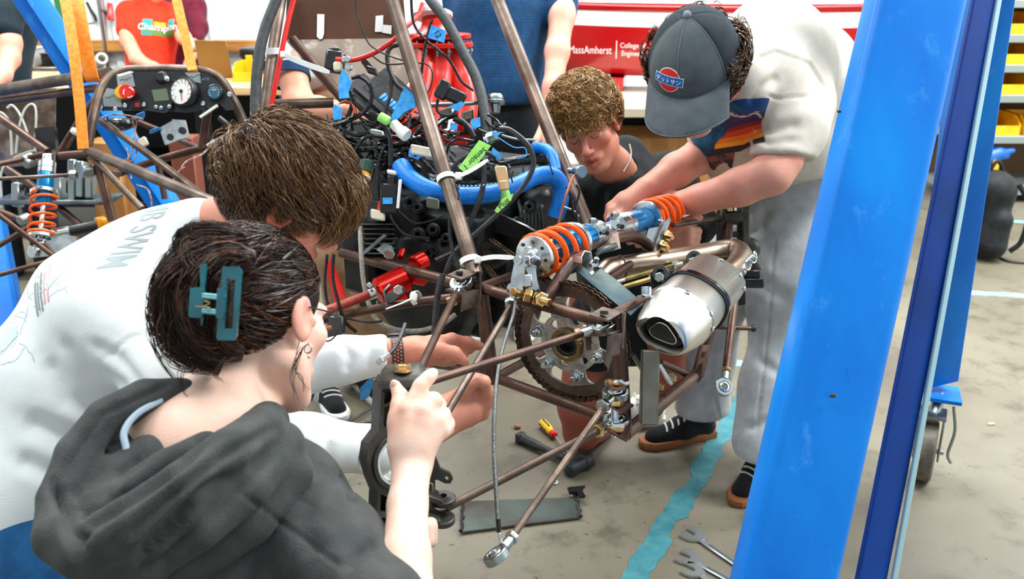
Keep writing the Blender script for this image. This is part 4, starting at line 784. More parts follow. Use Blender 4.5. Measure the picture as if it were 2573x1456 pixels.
# small black boxes, tray, relay
m = M(); X = cv(.72, -.66, .2); Y = cv(.55, .6, -.5); m.box(P(935, 255, 2.3), X * .075, Y * .045, X.cross(Y) * .012, .006); m.box(P(930, 262, 2.285), X * .06, Y * .004, X.cross(Y) * .012, .002); build(m, 'control_unit', BLACK, car)
m = M(); m.box(P(985, 240, 2.32), X * .07, Y * .05, X.cross(Y) * .01, .004); build(m, 'battery_tray', ENG, car)
m = M(); m.box(P(842, 155, 2.22), RT * .022 - UP * .004, UP * .026 + RT * .003, FW * .018, .006); m.box(P(842, 128, 2.22), RT * .014, UP * .006, FW * .014, .003); build(m, 'starter_relay', BLACK, car); m = M(); m.box(P(849, 168, 2.19), RT * .01, UP * .011, FW * .008, .003); build(m, 'relay_plug', IVORY, car)
m = M(); m.box(P(925, 166, 2.2), RT * .011 - UP * .015, RT * .007 + UP * .005, FW * .006, .002); m.box(P(935, 178, 2.19), RT * .012 - UP * .004, UP * .008, FW * .008, .002); build(m, 'connector', BLACK, car)
m = M(); m.box(P(868, 150, 2.18), RT * .008, UP * .007, FW * .006, .002); m.hexn(P(874, 150, 2.17), cv(0, 0, 1), .008, .008); m.hexn(P(878, 170, 2.18), cv(0, 0, 1), .009, .008); build(m, 'cable_lug', CHROME, car)
for k in range(5): m = M(); m.box(P(962 + k * 8, 243 + k * 6.5, 2.265), X * .004, Y * .012, X.cross(Y) * .003, .001); build(m, 'fuse', BTAPE, car)
# wiring harness
for p_, w, D, mt in (
    ([(754, 369), (762, 347), (795, 320), (850, 311), (905, 289), (932, 254), (930, 215), (905, 193), (883, 196)], 11, 2.14, TAPEB), ([(776, 375), (809, 353), (831, 342)], 6, 2.16, RUBBER), ([(844, 427), (855, 375), (861, 336), (866, 322)], 10, 2.1, TAPEB),
    ([(850, 427), (877, 402), (894, 375), (916, 347), (946, 342), (1015, 347), (1056, 361)], 10, 2.12, TAPEB), ([(894, 377), (932, 375), (973, 369), (1015, 361), (1056, 355), (1085, 372)], 15, 2.14, TAPEB), ([(930, 283), (943, 290), (960, 309), (976, 333), (982, 364), (982, 418)], 13, 2.09, TAPEB),
    ([(968, 364), (954, 397), (949, 430), (950, 476), (955, 525)], 9, 2.1, TAPEB), ([(872, 215), (888, 248), (883, 270), (875, 292)], 12, 2.13, TAPEB), ([(982, 200), (982, 232), (973, 265), (968, 287)], 10, 2.2, RUBBER), ([(1006, 111), (982, 119), (973, 141), (979, 177), (995, 210), (1017, 229)], 12, 2.2, RUBBER),
    ([(893, -20), (896, 30), (921, 100), (946, 125), (979, 141), (1012, 152)], 4, 2.14, BLACK), ([(935, 140), (960, 158), (985, 162), (1015, 160)], 4, 2.16, BLACK), ([(1085, 50), (1072, 100), (1064, 141), (1059, 185)], 8, 2.28, TAPEB), ([(1032, -20), (1040, 60), (1075, 105), (1097, 122), (1125, 147), (1140, 169), (1160, 205), (1190, 228)], 7, 2.28, TAPEB),
    ([(1050, 158), (1075, 163), (1087, 185), (1083, 215), (1074, 235)], 4, 2.26, BLACK), ([(1254, 324), (1278, 326), (1303, 342), (1327, 366), (1340, 397), (1337, 428), (1315, 468), (1281, 509), (1235, 552), (1194, 589), (1140, 640), (1115, 700)], 14, 1.98, RUBBER),
    ([(1216, 412), (1216, 453), (1204, 505), (1176, 570), (1150, 625), (1095, 655)], 14, 2.0, RUBBER), ([(1133, 431), (1151, 407), (1182, 388), (1219, 383), (1247, 397)], 12, 2.02, RUBBER), ([(1139, 298), (1160, 305), (1179, 323), (1191, 345)], 15, 2.14, RUBBER), ([(1100, 250), (1098, 275), (1112, 288), (1135, 288), (1148, 275)], 8, 2.13, RUBBER),
    ([(1150, 290), (1120, 300), (1098, 318)], 9, 2.14, TAPEB), ([(1190, 355), (1150, 350), (1130, 365), (1120, 395)], 7, 2.12, TAPEB), ([(1105, 330), (1140, 335), (1200, 332)], 10, 2.2, TAPEB), ([(1448, 465), (1456, 484), (1448, 521), (1454, 567)], 6, 2.05, TAPEB), ([(1225, 288), (1245, 300), (1262, 320)], 7, 2.15, TAPEB),
    ([(1145, 465), (1152, 490), (1150, 510)], 4, 1.93, BLACK), ([(1000, 530), (1040, 560), (1080, 556), (1118, 542)], 5, 2.1, RUBBER), ([(975, 525), (990, 560), (1020, 590), (1080, 600)], 7, 2.12, RUBBER), ([(1150, 470), (1130, 560), (1140, 640), (1165, 690)], 9, 1.95, RUBBER), ([(1113, 690), (1100, 740), (1092, 830), (1094, 900)], 16, 1.86, RUBBER),
    ([(1150, 420), (1180, 430), (1200, 428)], 7, 2.05, ENGG), ([(1260, 340), (1300, 350), (1345, 352)], 6, 2.2, mat('grey_wire', '#9aa4a6', .4)), ([(1250, 345), (1290, 370), (1318, 372), (1322, 392), (1300, 400)], 3, 2.1, BTAPE), ([(1040, 390), (1070, 380), (1100, 395), (1130, 420)], 9, 2.1, TAPEB), ([(870, 330), (900, 340), (940, 330), (960, 320)], 12, 2.16, TAPEB),
    ([(1290, 430), (1285, 445), (1288, 460)], 4, 2.0, BLACK), ([(1010, 440), (1000, 460), (995, 480)], 4, 2.05, BLACK), ([(1424, 470), (1436, 500), (1440, 530), (1446, 545)], 7, 2.1, TAPEB), ([(1415, 520), (1440, 530), (1455, 545)], 6, 2.12, ZINC)):
    wire(dd(p_, D), w, mt)
r_ = random.Random(4)
for k in range(60):      # loose wires in the tangle over the engine
    x0, y0 = r_.uniform(850, 1070), r_.uniform(280, 430); pts = [(x0, y0, 2.2)]
    for j in range(3): x0 += r_.uniform(-45, 45); y0 += r_.uniform(-20, 34); pts.append((x0, y0, 2.2 + r_.uniform(-.05, .04)))
    wire(pts, r_.uniform(3, 9), r_.choice([TAPEB, RUBBER, BLACK, TAPEB]))
for k in range(34):
    x0, y0 = r_.uniform(1085, 1240), r_.uniform(300, 440); pts = [(x0, y0, 2.16)]
    for j in range(3): x0 += r_.uniform(-40, 40); y0 += r_.uniform(-16, 26); pts.append((x0, y0, 2.16 + r_.uniform(-.04, .05)))
    wire(pts, r_.uniform(3, 8), r_.choice([TAPEB, RUBBER, BLACK, ENGG]))
for k in range(16):
    x0, y0 = r_.uniform(880, 1060), r_.uniform(300, 400); pts = [(x0, y0, 2.13)]
    for j in range(4): x0 += r_.uniform(-30, 30); y0 += r_.uniform(-14, 30); pts.append((x0, y0, 2.13 + r_.uniform(-.03, .03)))
    wire(pts, r_.uniform(8, 14), TAPEB)
for k in range(8): wire(dd([(850 + k * 3, 262 - k), (868 + k * 3, 254 + k * 2), (884 + k * 3, 262 + k * 3), (890 + k * 2, 285)], 2.12 + k * .004), 3, [REDC, BRASSW, ORANGE, BLACK, IVORY][k % 5])
wire([(1457, 431, 2.02), (1439, 447, 2.0), (1423, 490, 1.98), (1408, 543, 1.98), (1398, 590, 1.98)], 7, BRASSW, 'copper_line', 10); m = M(); m.cyl(P(1430, 428, 2.05), P(1452, 430, 2.03), .007); m.cyl(P(1450, 430, 2.03), P(1462, 431, 2.0), .014); build(m, 'line_end', ZINC, car)
wire([(845, 149, 2.19), (883, 151, 2.18), (921, 141, 2.17), (954, 125, 2.17), (990, 100, 2.16), (1005, 85, 2.2)], 13, REDC, 'cable', 12, 'red cable to the relay'); wire([(1012, 75, 2.3), (1050, 40, 2.34), (1062, 10, 2.36)], 12, REDC, 'cable')
# tape flags and connectors
def flag(q, D, mt, name='tape_flag', txt=None, size=.012, ang=0, th=.0015):
    m = M(); m.prism(L(dd(q, D)), FW * th); o = build(m, name, mt, car)
    if txt: m = M(); cx = sum(p[0] for p in q) / len(q); cy = sum(p[1] for p in q) / len(q); a = math.radians(ang); put_text(m, txt, size, P(cx, cy, D - .0006), RT * math.cos(a) + UP * math.sin(a), UP * math.cos(a) - RT * math.sin(a), .0004); build(m, 'handwriting', INK, car)
    return o
flag([(855, 185), (862, 172), (884, 205), (876, 232), (878, 246), (852, 248), (850, 222)], 2.1, BTAPE); flag([(836, 270), (842, 262), (860, 272), (858, 300), (838, 302)], 2.1, BTAPE); flag([(1016, 218), (1040, 238), (1044, 270), (1016, 282), (982, 318), (985, 288)], 2.1, BTAPE)
flag([(1084, 62), (1122, 78), (1116, 108), (1074, 94)], 2.24, BTAPE, txt='12', size=.02, ang=-60); flag([(1128, 268), (1160, 254), (1168, 262), (1150, 280)], 2.1, BTAPE); flag([(1184, 300), (1206, 294), (1208, 318), (1184, 326)], 2.12, BTAPE); flag([(1132, 308), (1150, 312), (1148, 328), (1130, 326)], 2.12, BTAPE); flag([(1238, 370), (1262, 390), (1256, 402), (1234, 386)], 2.0, BTAPE); flag([(1236, 330), (1262, 332), (1250, 342), (1236, 340)], 2.1, BTAPE); flag([(1028, 372), (1060, 392), (1050, 402), (1026, 392)], 2.1, BTAPE); flag([(905, 975), (935, 945), (940, 965), (925, 1000), (905, 1008)], 1.8, BTAPE)
flag([(1152, 422), (1204, 352), (1234, 366), (1200, 412), (1176, 440)], 1.985, GTAPE, txt='Sensor 1', size=.018, ang=222)
flag([(1242, 530), (1262, 500), (1290, 486), (1284, 505), (1250, 536)], 1.97, GTAPE, txt='Plug', size=.017, ang=45)
for a, b, r, mt in (((953, 292), (978, 306), .011, GTAPE), ((820, 328), (828, 350), .0075, GTAPE), ((805, 400), (840, 410), .013, GTAPE), ((1262, 470), (1272, 505), .013, GTAPE)): m = M(); m.cyl(P(*a, 2.04), P(*b, 2.04), r, 14); build(m, 'tape_wrap', mt, car)
m = M(); m.cyl(P(988, 310, 2.06), P(1010, 332, 2.05), .012); m.cyl(P(1008, 330, 2.05), P(1024, 342, 2.045), .015); build(m, 'connector', WHITEP, car)
for c, a, b, mt in (((1058, 380, 2.06), .023, .011, IVORY), ((950, 541, 2.06), .016, .011, IVORY), ((985, 434, 2.06), .011, .005, WHITEP), ((1088, 512, 2.0), .014, .012, mat('olive_plastic', '#4e5342', .4)), ((948, 335, 2.12), .016, .007, ZINC)): m = M(); m.box(P(*c), RT * a - UP * a * .2, UP * b, FW * .009, .003); build(m, 'connector', mt, car)
m = M(); m.box(P(984, 455, 2.06), RT * .009, UP * .012, FW * .009, .003); m.box(P(978, 500, 2.06), RT * .02, UP * .034, FW * .012, .004); build(m, 'module', BLACK, car); m = M(); m.box(P(1003, 488, 2.03), RT * .0035, UP * .032 + RT * .003, FW * .004, .001); build(m, 'paper_tag', WHITEP, car); m = M(); m.box(P(974, 505, 2.045), RT * .011, UP * .007, FW * .0006); build(m, 'blue_mark', BTAPE, car)
for k in range(4): wire(dd([(944 + k * 5, 535), (950 + k * 3, 520), (952 + k * 4, 505)], 2.055), 3, [REDC, ORANGE, GTAPE, IVORY][k])
m = M(); p0, p1 = P(922, 405, 2.06), P(902, 490, 2.04); d_ = p1 - p0; m.cyl(p0, p0.lerp(p1, .35), .0165, 18, .0155); build(m, 'sensor_body', GREEN, car); m = M(); m.cyl(p0.lerp(p1, .34), p0.lerp(p1, .45), .0135, 16); build(m, 'sensor_ring', mat('amber_plastic', '#e8930c', .35), car); m = M(); m.lathe(p0.lerp(p1, .42), d_, [(0, .009), (.003, .018), (.006, .018), (.008, .012), (.045, .0105), (.046, .007), (.055, .006)], 16); build(m, 'sensor_tip', IVORY, car)
m = M(); m.box(P(1262, 443, 2.0), RT * .013, UP * .022 - RT * .004, FW * .01, .003); m.cyl(P(1264, 455, 1.99), P(1268, 478, 1.99), .011); build(m, 'connector', mat('tan_plastic', '#c9a77c', .35), car)
wire([(1270, 505, 1.985), (1271, 520, 1.985)], 8, BTAPE)
m = M(); m.prism(L([(860, 455, 2.1), (900, 425, 2.12), (940, 420, 2.12), (930, 455, 2.12), (868, 490, 2.08)]), FW * .02); build(m, 'bracket', STEELD, car)
# zip ties
def ziptie(c, ax, R, tail, w=.006):
    e = thing('cable_tie', 'white cable tie', None, c, parent=car); a = V(ax).normalized(); m = M()
    x, y = perp(a); m.lathe(V(c) - a * w, a, [(0, R), (0, R + .002), (2 * w, R + .002), (2 * w, R)], 26, cap=False); build(m, 'loop', WHITEP, e)
    q = L(tail); m = M(); m.box(q[0], RT * .007, UP * .008, FW * .008, .002); m.strip(sm(q, 4), a, [w * .8] * (4 * (len(q) - 1)) + [w * .45], .0009); build(m, 'tail', WHITEP, e)
ziptie(P(1121, 450, 1.965), P(1110, 410, 1.98) - P(1130, 480, 1.95), .0185, [(1152, 443, 1.94), (1185, 428, 1.92), (1226, 402, 1.9)])
ziptie(P(1180, 656, 1.885), P(1170, 620, 1.89) - P(1190, 690, 1.87), .0185, [(1200, 653, 1.86), (1240, 646, 1.83), (1292, 648, 1.78)])
ziptie(P(682, 128, 2.34), V((0, .1, 1)), .021, [(712, 138, 2.26), (760, 158, 2.22), (828, 182, 2.18)], .008)
ziptie(P(1046, 750, 1.93), P(1100, 742, 1.9) - P(1000, 766, 1.94), .014, [(1040, 748, 1.9), (1010, 762, 1.88), (970, 777, 1.86)])
m = M(); m.lathe(P(192, 328, 2.99), P(150, 388, 3.05) - P(205, 300, 3.0), [(0, .016), (.01, .016)], 20); build(m, 'cable_tie', WHITEP, car)

# ---- wheel upright (black forged knuckle)
kn = thing('wheel_upright', None, None, P(980, 1150, 1.4), parent=car)
ka = cv(.6, 0, .8); ke = cv(.8, 0, -.6); kv = (UP + RT * .03).normalized(); kc = P(970, 1150, 1.345)
def K2(x, y): return kc + ke * ((x - 962) * 1.345 / FL / .8) + kv * ((1150 - y) * 1.345 / FL)
def kcirc(x, y, r, n=24): return [K2(x + .8 * r * math.cos(6.28318 * k / n), y + r * math.sin(6.28318 * k / n)) for k in range(n)]
body = [(948, 958), (956, 944), (1040, 932), (1052, 944), (1054, 1010), (1050, 1080), (1046, 1100), (1060, 1130), (1066, 1170), (1060, 1210), (1052, 1230), (1050, 1290), (1000, 1352), (958, 1356), (946, 1346), (945, 1236), (930, 1196), (918, 1150), (922, 1110), (943, 1080)]
hs = [[(955, 962), (985, 954), (988, 1004), (954, 1016)], [(954, 1024), (990, 1014), (990, 1078), (962, 1078), (954, 1068)], [(952, 1240), (974, 1256), (974, 1290), (952, 1284)], [(952, 1300), (974, 1304), (972, 1342), (954, 1344)]]
m = M(); m.prism([K2(*q) for q in body], -ka * .024, [kcirc(990, 1164, 62)] + [[K2(*q) for q in h] for h in hs]); build(m, 'upright_body', KNUCK, kn, angle=30)
m = M(); m.prism([K2(*q) + -ka * .022 for q in [(948, 958), (1046, 942), (1048, 1085), (946, 1085)]], -ka * .006); m.prism([K2(*q) - ka * .022 for q in [(946, 1236), (1046, 1236), (1046, 1290), (1000, 1350), (946, 1346)]], -ka * .006); build(m, 'upright_web', KNUCK, kn)
m = M(); c_ = K2(990, 1164) - ka * .027; m.ring(c_, ka, .0365, .032, .062, 36); build(m, 'bearing_race', CHROME, kn, 'polished bearing race'); m = M(); m.ring(c_ + ka * .012, ka, .0325, .0315, .003, 36); build(m, 'circlip', BLACK, kn)
m = M(); m.ring(c_ + ka * .026, ka, .043, .036, .01, 36); build(m, 'bore_rim', KNUCK, kn)
m = M(); q0 = P(1010, 948, 1.36); m.box(q0, RT * .033 + UP * .002, (UP * .35 + FW * .95) * .028, UP * .012, .008); build(m, 'top_lug', KNUCK, kn)
m = M(); m.lathe(P(1013, 936, 1.35), UP, [(0, .014), (.002, .0145), (.003, .012)], 24); m.hexn(P(1013, 934, 1.35), UP, .0118, .011); build(m, 'top_bolt', GOLD, kn, 'gold hex bolt')
m = M(); m.cyl(P(1030, 962, 1.38), P(1062, 960, 1.44), .016, 18); build(m, 'arm_socket', STEELD, kn)
m = M(); pl = [(1080, 1160), (1094, 1150), (1105, 1178), (1130, 1190), (1138, 1205), (1132, 1216), (1118, 1216), (1098, 1206), (1084, 1214), (1072, 1240), (1066, 1200)]
m.prism(L(dd(pl, 1.45)), FW * .012, [L(dd([(1122 + 5 * math.cos(k * .6283), 1204 + 6 * math.sin(k * .6283)) for k in range(10)], 1.45))]); build(m, 'caliper_ear', KNUCK, kn)
def lug(cx, cy, D, tail):
    m = M(); a_ = (UP * .93 - FW * .37).normalized(); m.lathe(P(cx, cy, D) - a_ * .006, a_, [(0, .017), (.002, .02), (.01, .02), (.012, .0175), (.012, .013), (.0135, .012), (.0135, .006), (.004, .006)], 26, cap=False)
    b_ = P(*tail); s_ = P(cx, cy, D); d_ = (s_ - b_); m.box((s_ + b_) / 2 - d_ * .06, d_ * .46, a_.cross(d_).normalized() * .017, a_ * .006, .002); build(m, 'steering_lug', KNUCK, kn)
lug(1114, 1256, 1.46, (1060, 1236, 1.44)); lug(1112, 1306, 1.455, (1055, 1286, 1.44))
m = M(); m.box(P(1074, 1262, 1.46), RT * .012, UP * .035, FW * .012, .004); build(m, 'lug_web', KNUCK, kn)
# far upright, right links, exhaust-side links
kf = thing('wheel_upright', None, None, P(1840, 600, 2.5), parent=car)
m = M(); m.box(P(1840, 548, 2.52), RT * .04, UP * .018, FW * .03, .008); m.box(P(1812, 595, 2.52), RT * .008, UP * .075, FW * .03, .004); m.box(P(1868, 590, 2.52), RT * .012, UP * .085, FW * .03, .005); m.box(P(1838, 590, 2.53), RT * .03, UP * .007, FW * .025, .002); m.tube(sm(L([(1868, 610, 2.52), (1895, 620, 2.5), (1890, 650, 2.5), (1905, 680, 2.5)]), 4), [.02, .018, .016, .02], 10); build(m, 'upright_body', KNUCK, kf)
m = M(); m.hexn(P(1832, 532, 2.5), UP, .014, .012); build(m, 'top_bolt', GOLD, kf)
fr([(1832, 560, 2.5), (1826, 660, 2.3)], 20, name='control_arm'); fr([(1690, 566, 2.2), (1760, 556, 2.36), (1815, 548, 2.5)], 14, STEELD, name='control_arm')
for q_ in (((1880, 690, 2.2), .022, .01, .03), ((1860, 712, 2.2), .05, .012, .03), ((1850, 735, 2.1), .02, .03, .01)): m = M(); m.box(P(*q_[0]), RT * q_[1], UP * q_[2], FW * q_[3], .003); build(m, 'rear_bracket', ENG, car)
fr([(1848, 740, 2.08), (1834, 850, 2.02), (1822, 955, 1.97)], 19, name='control_arm', label='short link hanging with an eye at its end'); rod_end(P(1818, 974, 1.96), cv(.1, .25, .96), P(1822, 950, 1.97) - P(1818, 974, 1.96), .02)
fr([(1792, 822, 2.05), (1890, 826, 2.1)], 12, name='control_arm'); m = M(); m.lathe(P(1840, 824, 2.07), RT, [(-.006, .0065), (.006, .0065)], 14); build(m, 'green_band', GTAPE, car); m = M(); m.cyl(P(1888, 826, 2.1), P(1898, 826, 2.1), .008); build(m, 'end_cap', ENGG, car)
for x, y in ((1785, 815), (1782, 832), (1776, 846)): m = M(); m.hexn(P(x, y, 2.0), cv(-.3, .3, .9), .012, .014); build(m, 'bolt_head', ZINC, car)
# cables hanging on the near side
wire([(1018, 815, 1.72), (1005, 850, 1.68), (992, 875, 1.66), (975, 893, 1.64)], 11, RUBBER, 'cable'); m = M(); m.cyl(P(978, 890, 1.64), P(958, 905, 1.63), .0065, 12); m.prism(L(dd([(958, 898), (966, 904), (954, 920), (944, 914), (944, 906)], 1.63)), FW * .003); build(m, 'cable_lug', CHROME, car)
wire([(800, 800, 1.85), (812, 850, 1.8), (810, 900, 1.78), (803, 955, 1.76)], 13, REDC, 'cable', 10); m = M(); m.cyl(P(803, 953, 1.76), P(799, 985, 1.75), .0075, 12); m.prism(L(dd([(792, 985), (802, 984), (800, 1008), (792, 1012), (786, 1004)], 1.75)), FW * .003); build(m, 'cable_lug', CHROME, car)
wire([(768, 900, 1.85), (770, 960, 1.82), (778, 1000, 1.8)], 26, RUBBER, 'cable', 12)
m = M(); m.cyl(P(798, 830, 1.8), P(830, 824, 1.84), .005); build(m, 'spark_lead', BRASSW, car)
# ---------------------------------------------------------------- bodies: smooth implicit surfaces -> one continuous mesh each
class S:
    """list of rounded limbs / ellipsoids blended with a smooth minimum, polygonised by surface nets"""
    def __init__(s, vox, k=.02): s.vox = vox; s.k = k; s.p = []
    def cone(s, a, r0, b, r1, k=None, sub=False, flat=None): s.p.append(('c', np.array(a, float), r0, np.array(b, float), r1, s.k if k is None else k, sub, flat)); return s
    def chain(s, pts, rs, k=None, flat=None):
        for i in range(len(pts) - 1): s.cone(pts[i], rs[i], pts[i + 1], rs[i + 1], k, False, flat)
        return s
    def ell(s, c, r, R=None, k=None, sub=False): s.p.append(('e', np.array(c, float), np.array(r, float), np.eye(3) if R is None else np.array(R, float), None, s.k if k is None else k, sub, None)); return s
    def half(s, c, n, k=.004): s.p.append(('h', np.array(c, float), np.array(n, float), None, None, k, True, None)); return s     # cuts away the side n points to
    def mesh(s):
        lo = np.full(3, 1e9); hi = -lo
        for q in s.p:
            if q[6]: continue
            if q[0] == 'c': lo = np.minimum(lo, np.minimum(q[1] - q[2], q[3] - q[4])); hi = np.maximum(hi, np.maximum(q[1] + q[2], q[3] + q[4]))
            else: m = q[2].max(); lo = np.minimum(lo, q[1] - m); hi = np.maximum(hi, q[1] + m)
        v = s.vox; lo -= 4 * v; hi += 4 * v; n = np.ceil((hi - lo) / v).astype(int) + 1
        f = np.full(n, .2, dtype=np.float32)
        for q in s.p:
            kk = max(q[5], 1e-4); pad = kk + 3 * v
            if q[0] == 'c': a = np.minimum(q[1] - q[2], q[3] - q[4]) - pad; b = np.maximum(q[1] + q[2], q[3] + q[4]) + pad
            elif q[0] == 'e': m = q[2].max(); a = q[1] - m - pad; b = q[1] + m + pad
            else: a = lo; b = hi
            i0 = np.clip(np.floor((a - lo) / v).astype(int), 0, n); i1 = np.clip(np.ceil((b - lo) / v).astype(int) + 1, 0, n)
            if (i1 <= i0).any(): continue
            X = (lo[0] + v * np.arange(i0[0], i1[0], dtype=np.float32))[:, None, None]; Y = (lo[1] + v * np.arange(i0[1], i1[1], dtype=np.float32))[None, :, None]; Z = (lo[2] + v * np.arange(i0[2], i1[2], dtype=np.float32))[None, None, :]
            if q[0] == 'c':
                A, B = q[1], q[3]; d = B - A; dl = max(d @ d, 1e-9); px, py, pz = X - A[0], Y - A[1], Z - A[2]
                t = np.clip((px * d[0] + py * d[1] + pz * d[2]) / dl, 0, 1); px = px - t * d[0]; py = py - t * d[1]; pz = pz - t * d[2]
                if q[7] is not None:
                    w, sc_ = np.array(q[7][0]), q[7][1]; c = (px * w[0] + py * w[1] + pz * w[2]) * (1 / sc_ - 1); px = px + c * w[0]; py = py + c * w[1]; pz = pz + c * w[2]
                    g = (np.sqrt(px * px + py * py + pz * pz) - (q[2] + (q[4] - q[2]) * t)) * min(1, (sc_ + 1) / 2)
                else: g = np.sqrt(px * px + py * py + pz * pz) - (q[2] + (q[4] - q[2]) * t)
            elif q[0] == 'e':
                R = q[3]; px, py, pz = X - q[1][0], Y - q[1][1], Z - q[1][2]
                l = [(px * R[0, j] + py * R[1, j] + pz * R[2, j]) / q[2][j] for j in range(3)]
                k0 = np.sqrt(l[0] ** 2 + l[1] ** 2 + l[2] ** 2); k1 = np.sqrt((l[0] / q[2][0]) ** 2 + (l[1] / q[2][1]) ** 2 + (l[2] / q[2][2]) ** 2); g = k0 * (k0 - 1) / np.maximum(k1, 1e-6)
            else: g = (q[1][0] - X) * q[2][0] + (q[1][1] - Y) * q[2][1] + (q[1][2] - Z) * q[2][2]
            sl = tuple(slice(i0[j], i1[j]) for j in range(3)); o = f[sl]
            if q[6]:
                g = -g if q[0] != 'h' else -g
                h = np.maximum(kk - np.abs(o - g), 0) / kk; f[sl] = np.maximum(o, g) + h * h * kk * .25
            else: h = np.maximum(kk - np.abs(o - g), 0) / kk; f[sl] = np.minimum(o, g) - h * h * kk * .25
        return nets(f, lo, v)
def nets(f, lo, v):
    sg = f < 0; nx_, ny_, nz_ = [k - 1 for k in f.shape]
    cnt = np.zeros((nx_, ny_, nz_), np.int8)
    C8 = [(i, j, k) for i in (0, 1) for j in (0, 1) for k in (0, 1)]
    for i, j, k in C8: cnt += sg[i:i + nx_, j:j + ny_, k:k + nz_]
    act = np.argwhere((cnt > 0) & (cnt < 8)); idx = np.full((nx_, ny_, nz_), -1, np.int32); idx[tuple(act.T)] = np.arange(len(act))
    vals = {c: f[act[:, 0] + c[0], act[:, 1] + c[1], act[:, 2] + c[2]] for c in C8}
    acc = np.zeros((len(act), 3)); num = np.zeros(len(act))
    for c in C8:
        for ax in range(3):
            if c[ax] == 0:
                e = list(c); e[ax] = 1; e = tuple(e); a, b = vals[c], vals[e]; w = (a < 0) != (b < 0); t = np.where(w, a / np.where(w, a - b, 1), 0)
                p = np.tile(np.array(c, float), (len(act), 1)); p[:, ax] += t; acc += p * w[:, None]; num += w
    V_ = lo + v * (act + acc / num[:, None]); F = []
    for ax in range(3):
        b, c = (ax + 1) % 3, (ax + 2) % 3
        s0 = [slice(None)] * 3; s1 = [slice(None)] * 3; s0[ax] = slice(0, -1); s1[ax] = slice(1, None)
        for fl in (False, True):
            w = (sg[tuple(s0)] & ~sg[tuple(s1)]) if not fl else (~sg[tuple(s0)] & sg[tuple(s1)])
            e = np.argwhere(w); e = e[(e[:, b] > 0) & (e[:, c] > 0)]
            if not len(e): continue
            def cell(db, dc): q = e.copy(); q[:, b] -= db; q[:, c] -= dc; q = np.minimum(q, np.array(idx.shape) - 1); return idx[tuple(q.T)]
            q = np.c_[cell(1, 1), cell(0, 1), cell(0, 0), cell(1, 0)]
            if fl: q = q[:, ::-1]
            F.append(q)
    F = np.concatenate(F); F = F[(F >= 0).all(1)]
    return V_, F
def normals(v, f):
    n = np.zeros_like(v); a = np.cross(v[f[:, 2]] - v[f[:, 0]], v[f[:, 3]] - v[f[:, 1]])
    for k in range(4): np.add.at(n, f[:, k], a)
    return n / np.maximum(np.linalg.norm(n, axis=1), 1e-9)[:, None]
def relax(v, f, it=2):
    for _ in range(it):
        a = np.zeros_like(v); c = np.zeros(len(v))
        for i, j in ((0, 1), (1, 2), (2, 3), (3, 0)):
            np.add.at(a, f[:, i], v[f[:, j]]); np.add.at(c, f[:, i], 1); np.add.at(a, f[:, j], v[f[:, i]]); np.add.at(c, f[:, j], 1)
        v = v * .4 + .6 * a / c[:, None]
    return v
def npa(p): return np.array([p[0], p[1], p[2]], float)
def folds(v, n, creases=(), amp=.0015, freq=28, seed=1):
    """cloth: creases are (p0, p1, width, depth) polylines that sink with ridges either side, plus soft waviness"""
    d = np.zeros(len(v)); r = np.random.default_rng(seed)
    for _ in range(5):
        k = r.normal(size=3); k *= freq * r.uniform(.5, 1.4) / np.linalg.norm(k); d += amp * np.sin(v @ k + r.uniform(0, 6) + 1.5 * np.sin(v @ (k[[1, 2, 0]] * .5)))
    if creases:
        q = v - npa(CAM); dep_ = q @ npa(FW); sx_ = 1286.5 + FL * (q @ npa(RT)) / dep_; sy_ = 728 - FL * (q @ npa(UP)) / dep_; fac = np.clip(-(n * q).sum(1) / np.linalg.norm(q, axis=1) * 4, 0, 1); pv = np.c_[sx_, sy_]
    for c in creases:                                   # fold lines given as photo points, sunk into the side of the cloth that faces the photographer
        pts = [np.array(q_[:2], float) for q_ in c[0]]; w, dep = c[1], c[2]; best = np.full(len(v), 9e9); tt = np.zeros(len(v)); ns = len(pts) - 1
        for k, (a, b) in enumerate(zip(pts[:-1], pts[1:])):
            e = b - a; t = np.clip(((pv - a) @ e) / (e @ e), 0, 1); g = np.linalg.norm(pv - a - t[:, None] * e, axis=1); m_ = g < best; best[m_] = g[m_]; tt[m_] = (k + t[m_]) / ns
        x = best * dep_ / FL / w; near = np.abs(dep_ - np.mean([q_[2] for q_ in c[0]])) < .28
        d += -dep * (1 - .9 * x * x) * np.exp(-x * x) * fac * near * np.clip(np.minimum(tt, 1 - tt) * 6 + .25, 0, 1)
    return v + n * d[:, None]
def skin_mat(name, c, c2): return mat(name, c, .5, 0, c2, 9, .35, .7, .2, 320, sss=.08, attr=True, spec=.35)
SKIN = skin_mat('skin', '#ffffff', '#f3dcd2')
def cloth(name, c, c2=None, bump=.5, bs=700, rough=.85, weave=None): return mat(name, c, rough, 0, c2 or c, 30, .35, .65, bump, bs, sheen=.05, spec=.2, weave=weave)
def sdf_part(s, name, mt, parent, creases=(), amp=0, seed=1, color=None, label=None, it=2, freq=28):
    v, f = s.mesh(); v = relax(v, f, it)
    if creases or amp: v = folds(v, normals(v, f), creases, amp, freq, seed)
    col = None
    if color is not None: col = color(v) if callable(color) else np.tile(np.array(lin(color)), (len(v), 1))
    return npmesh(name, v, f, mt, parent, col, label=label)
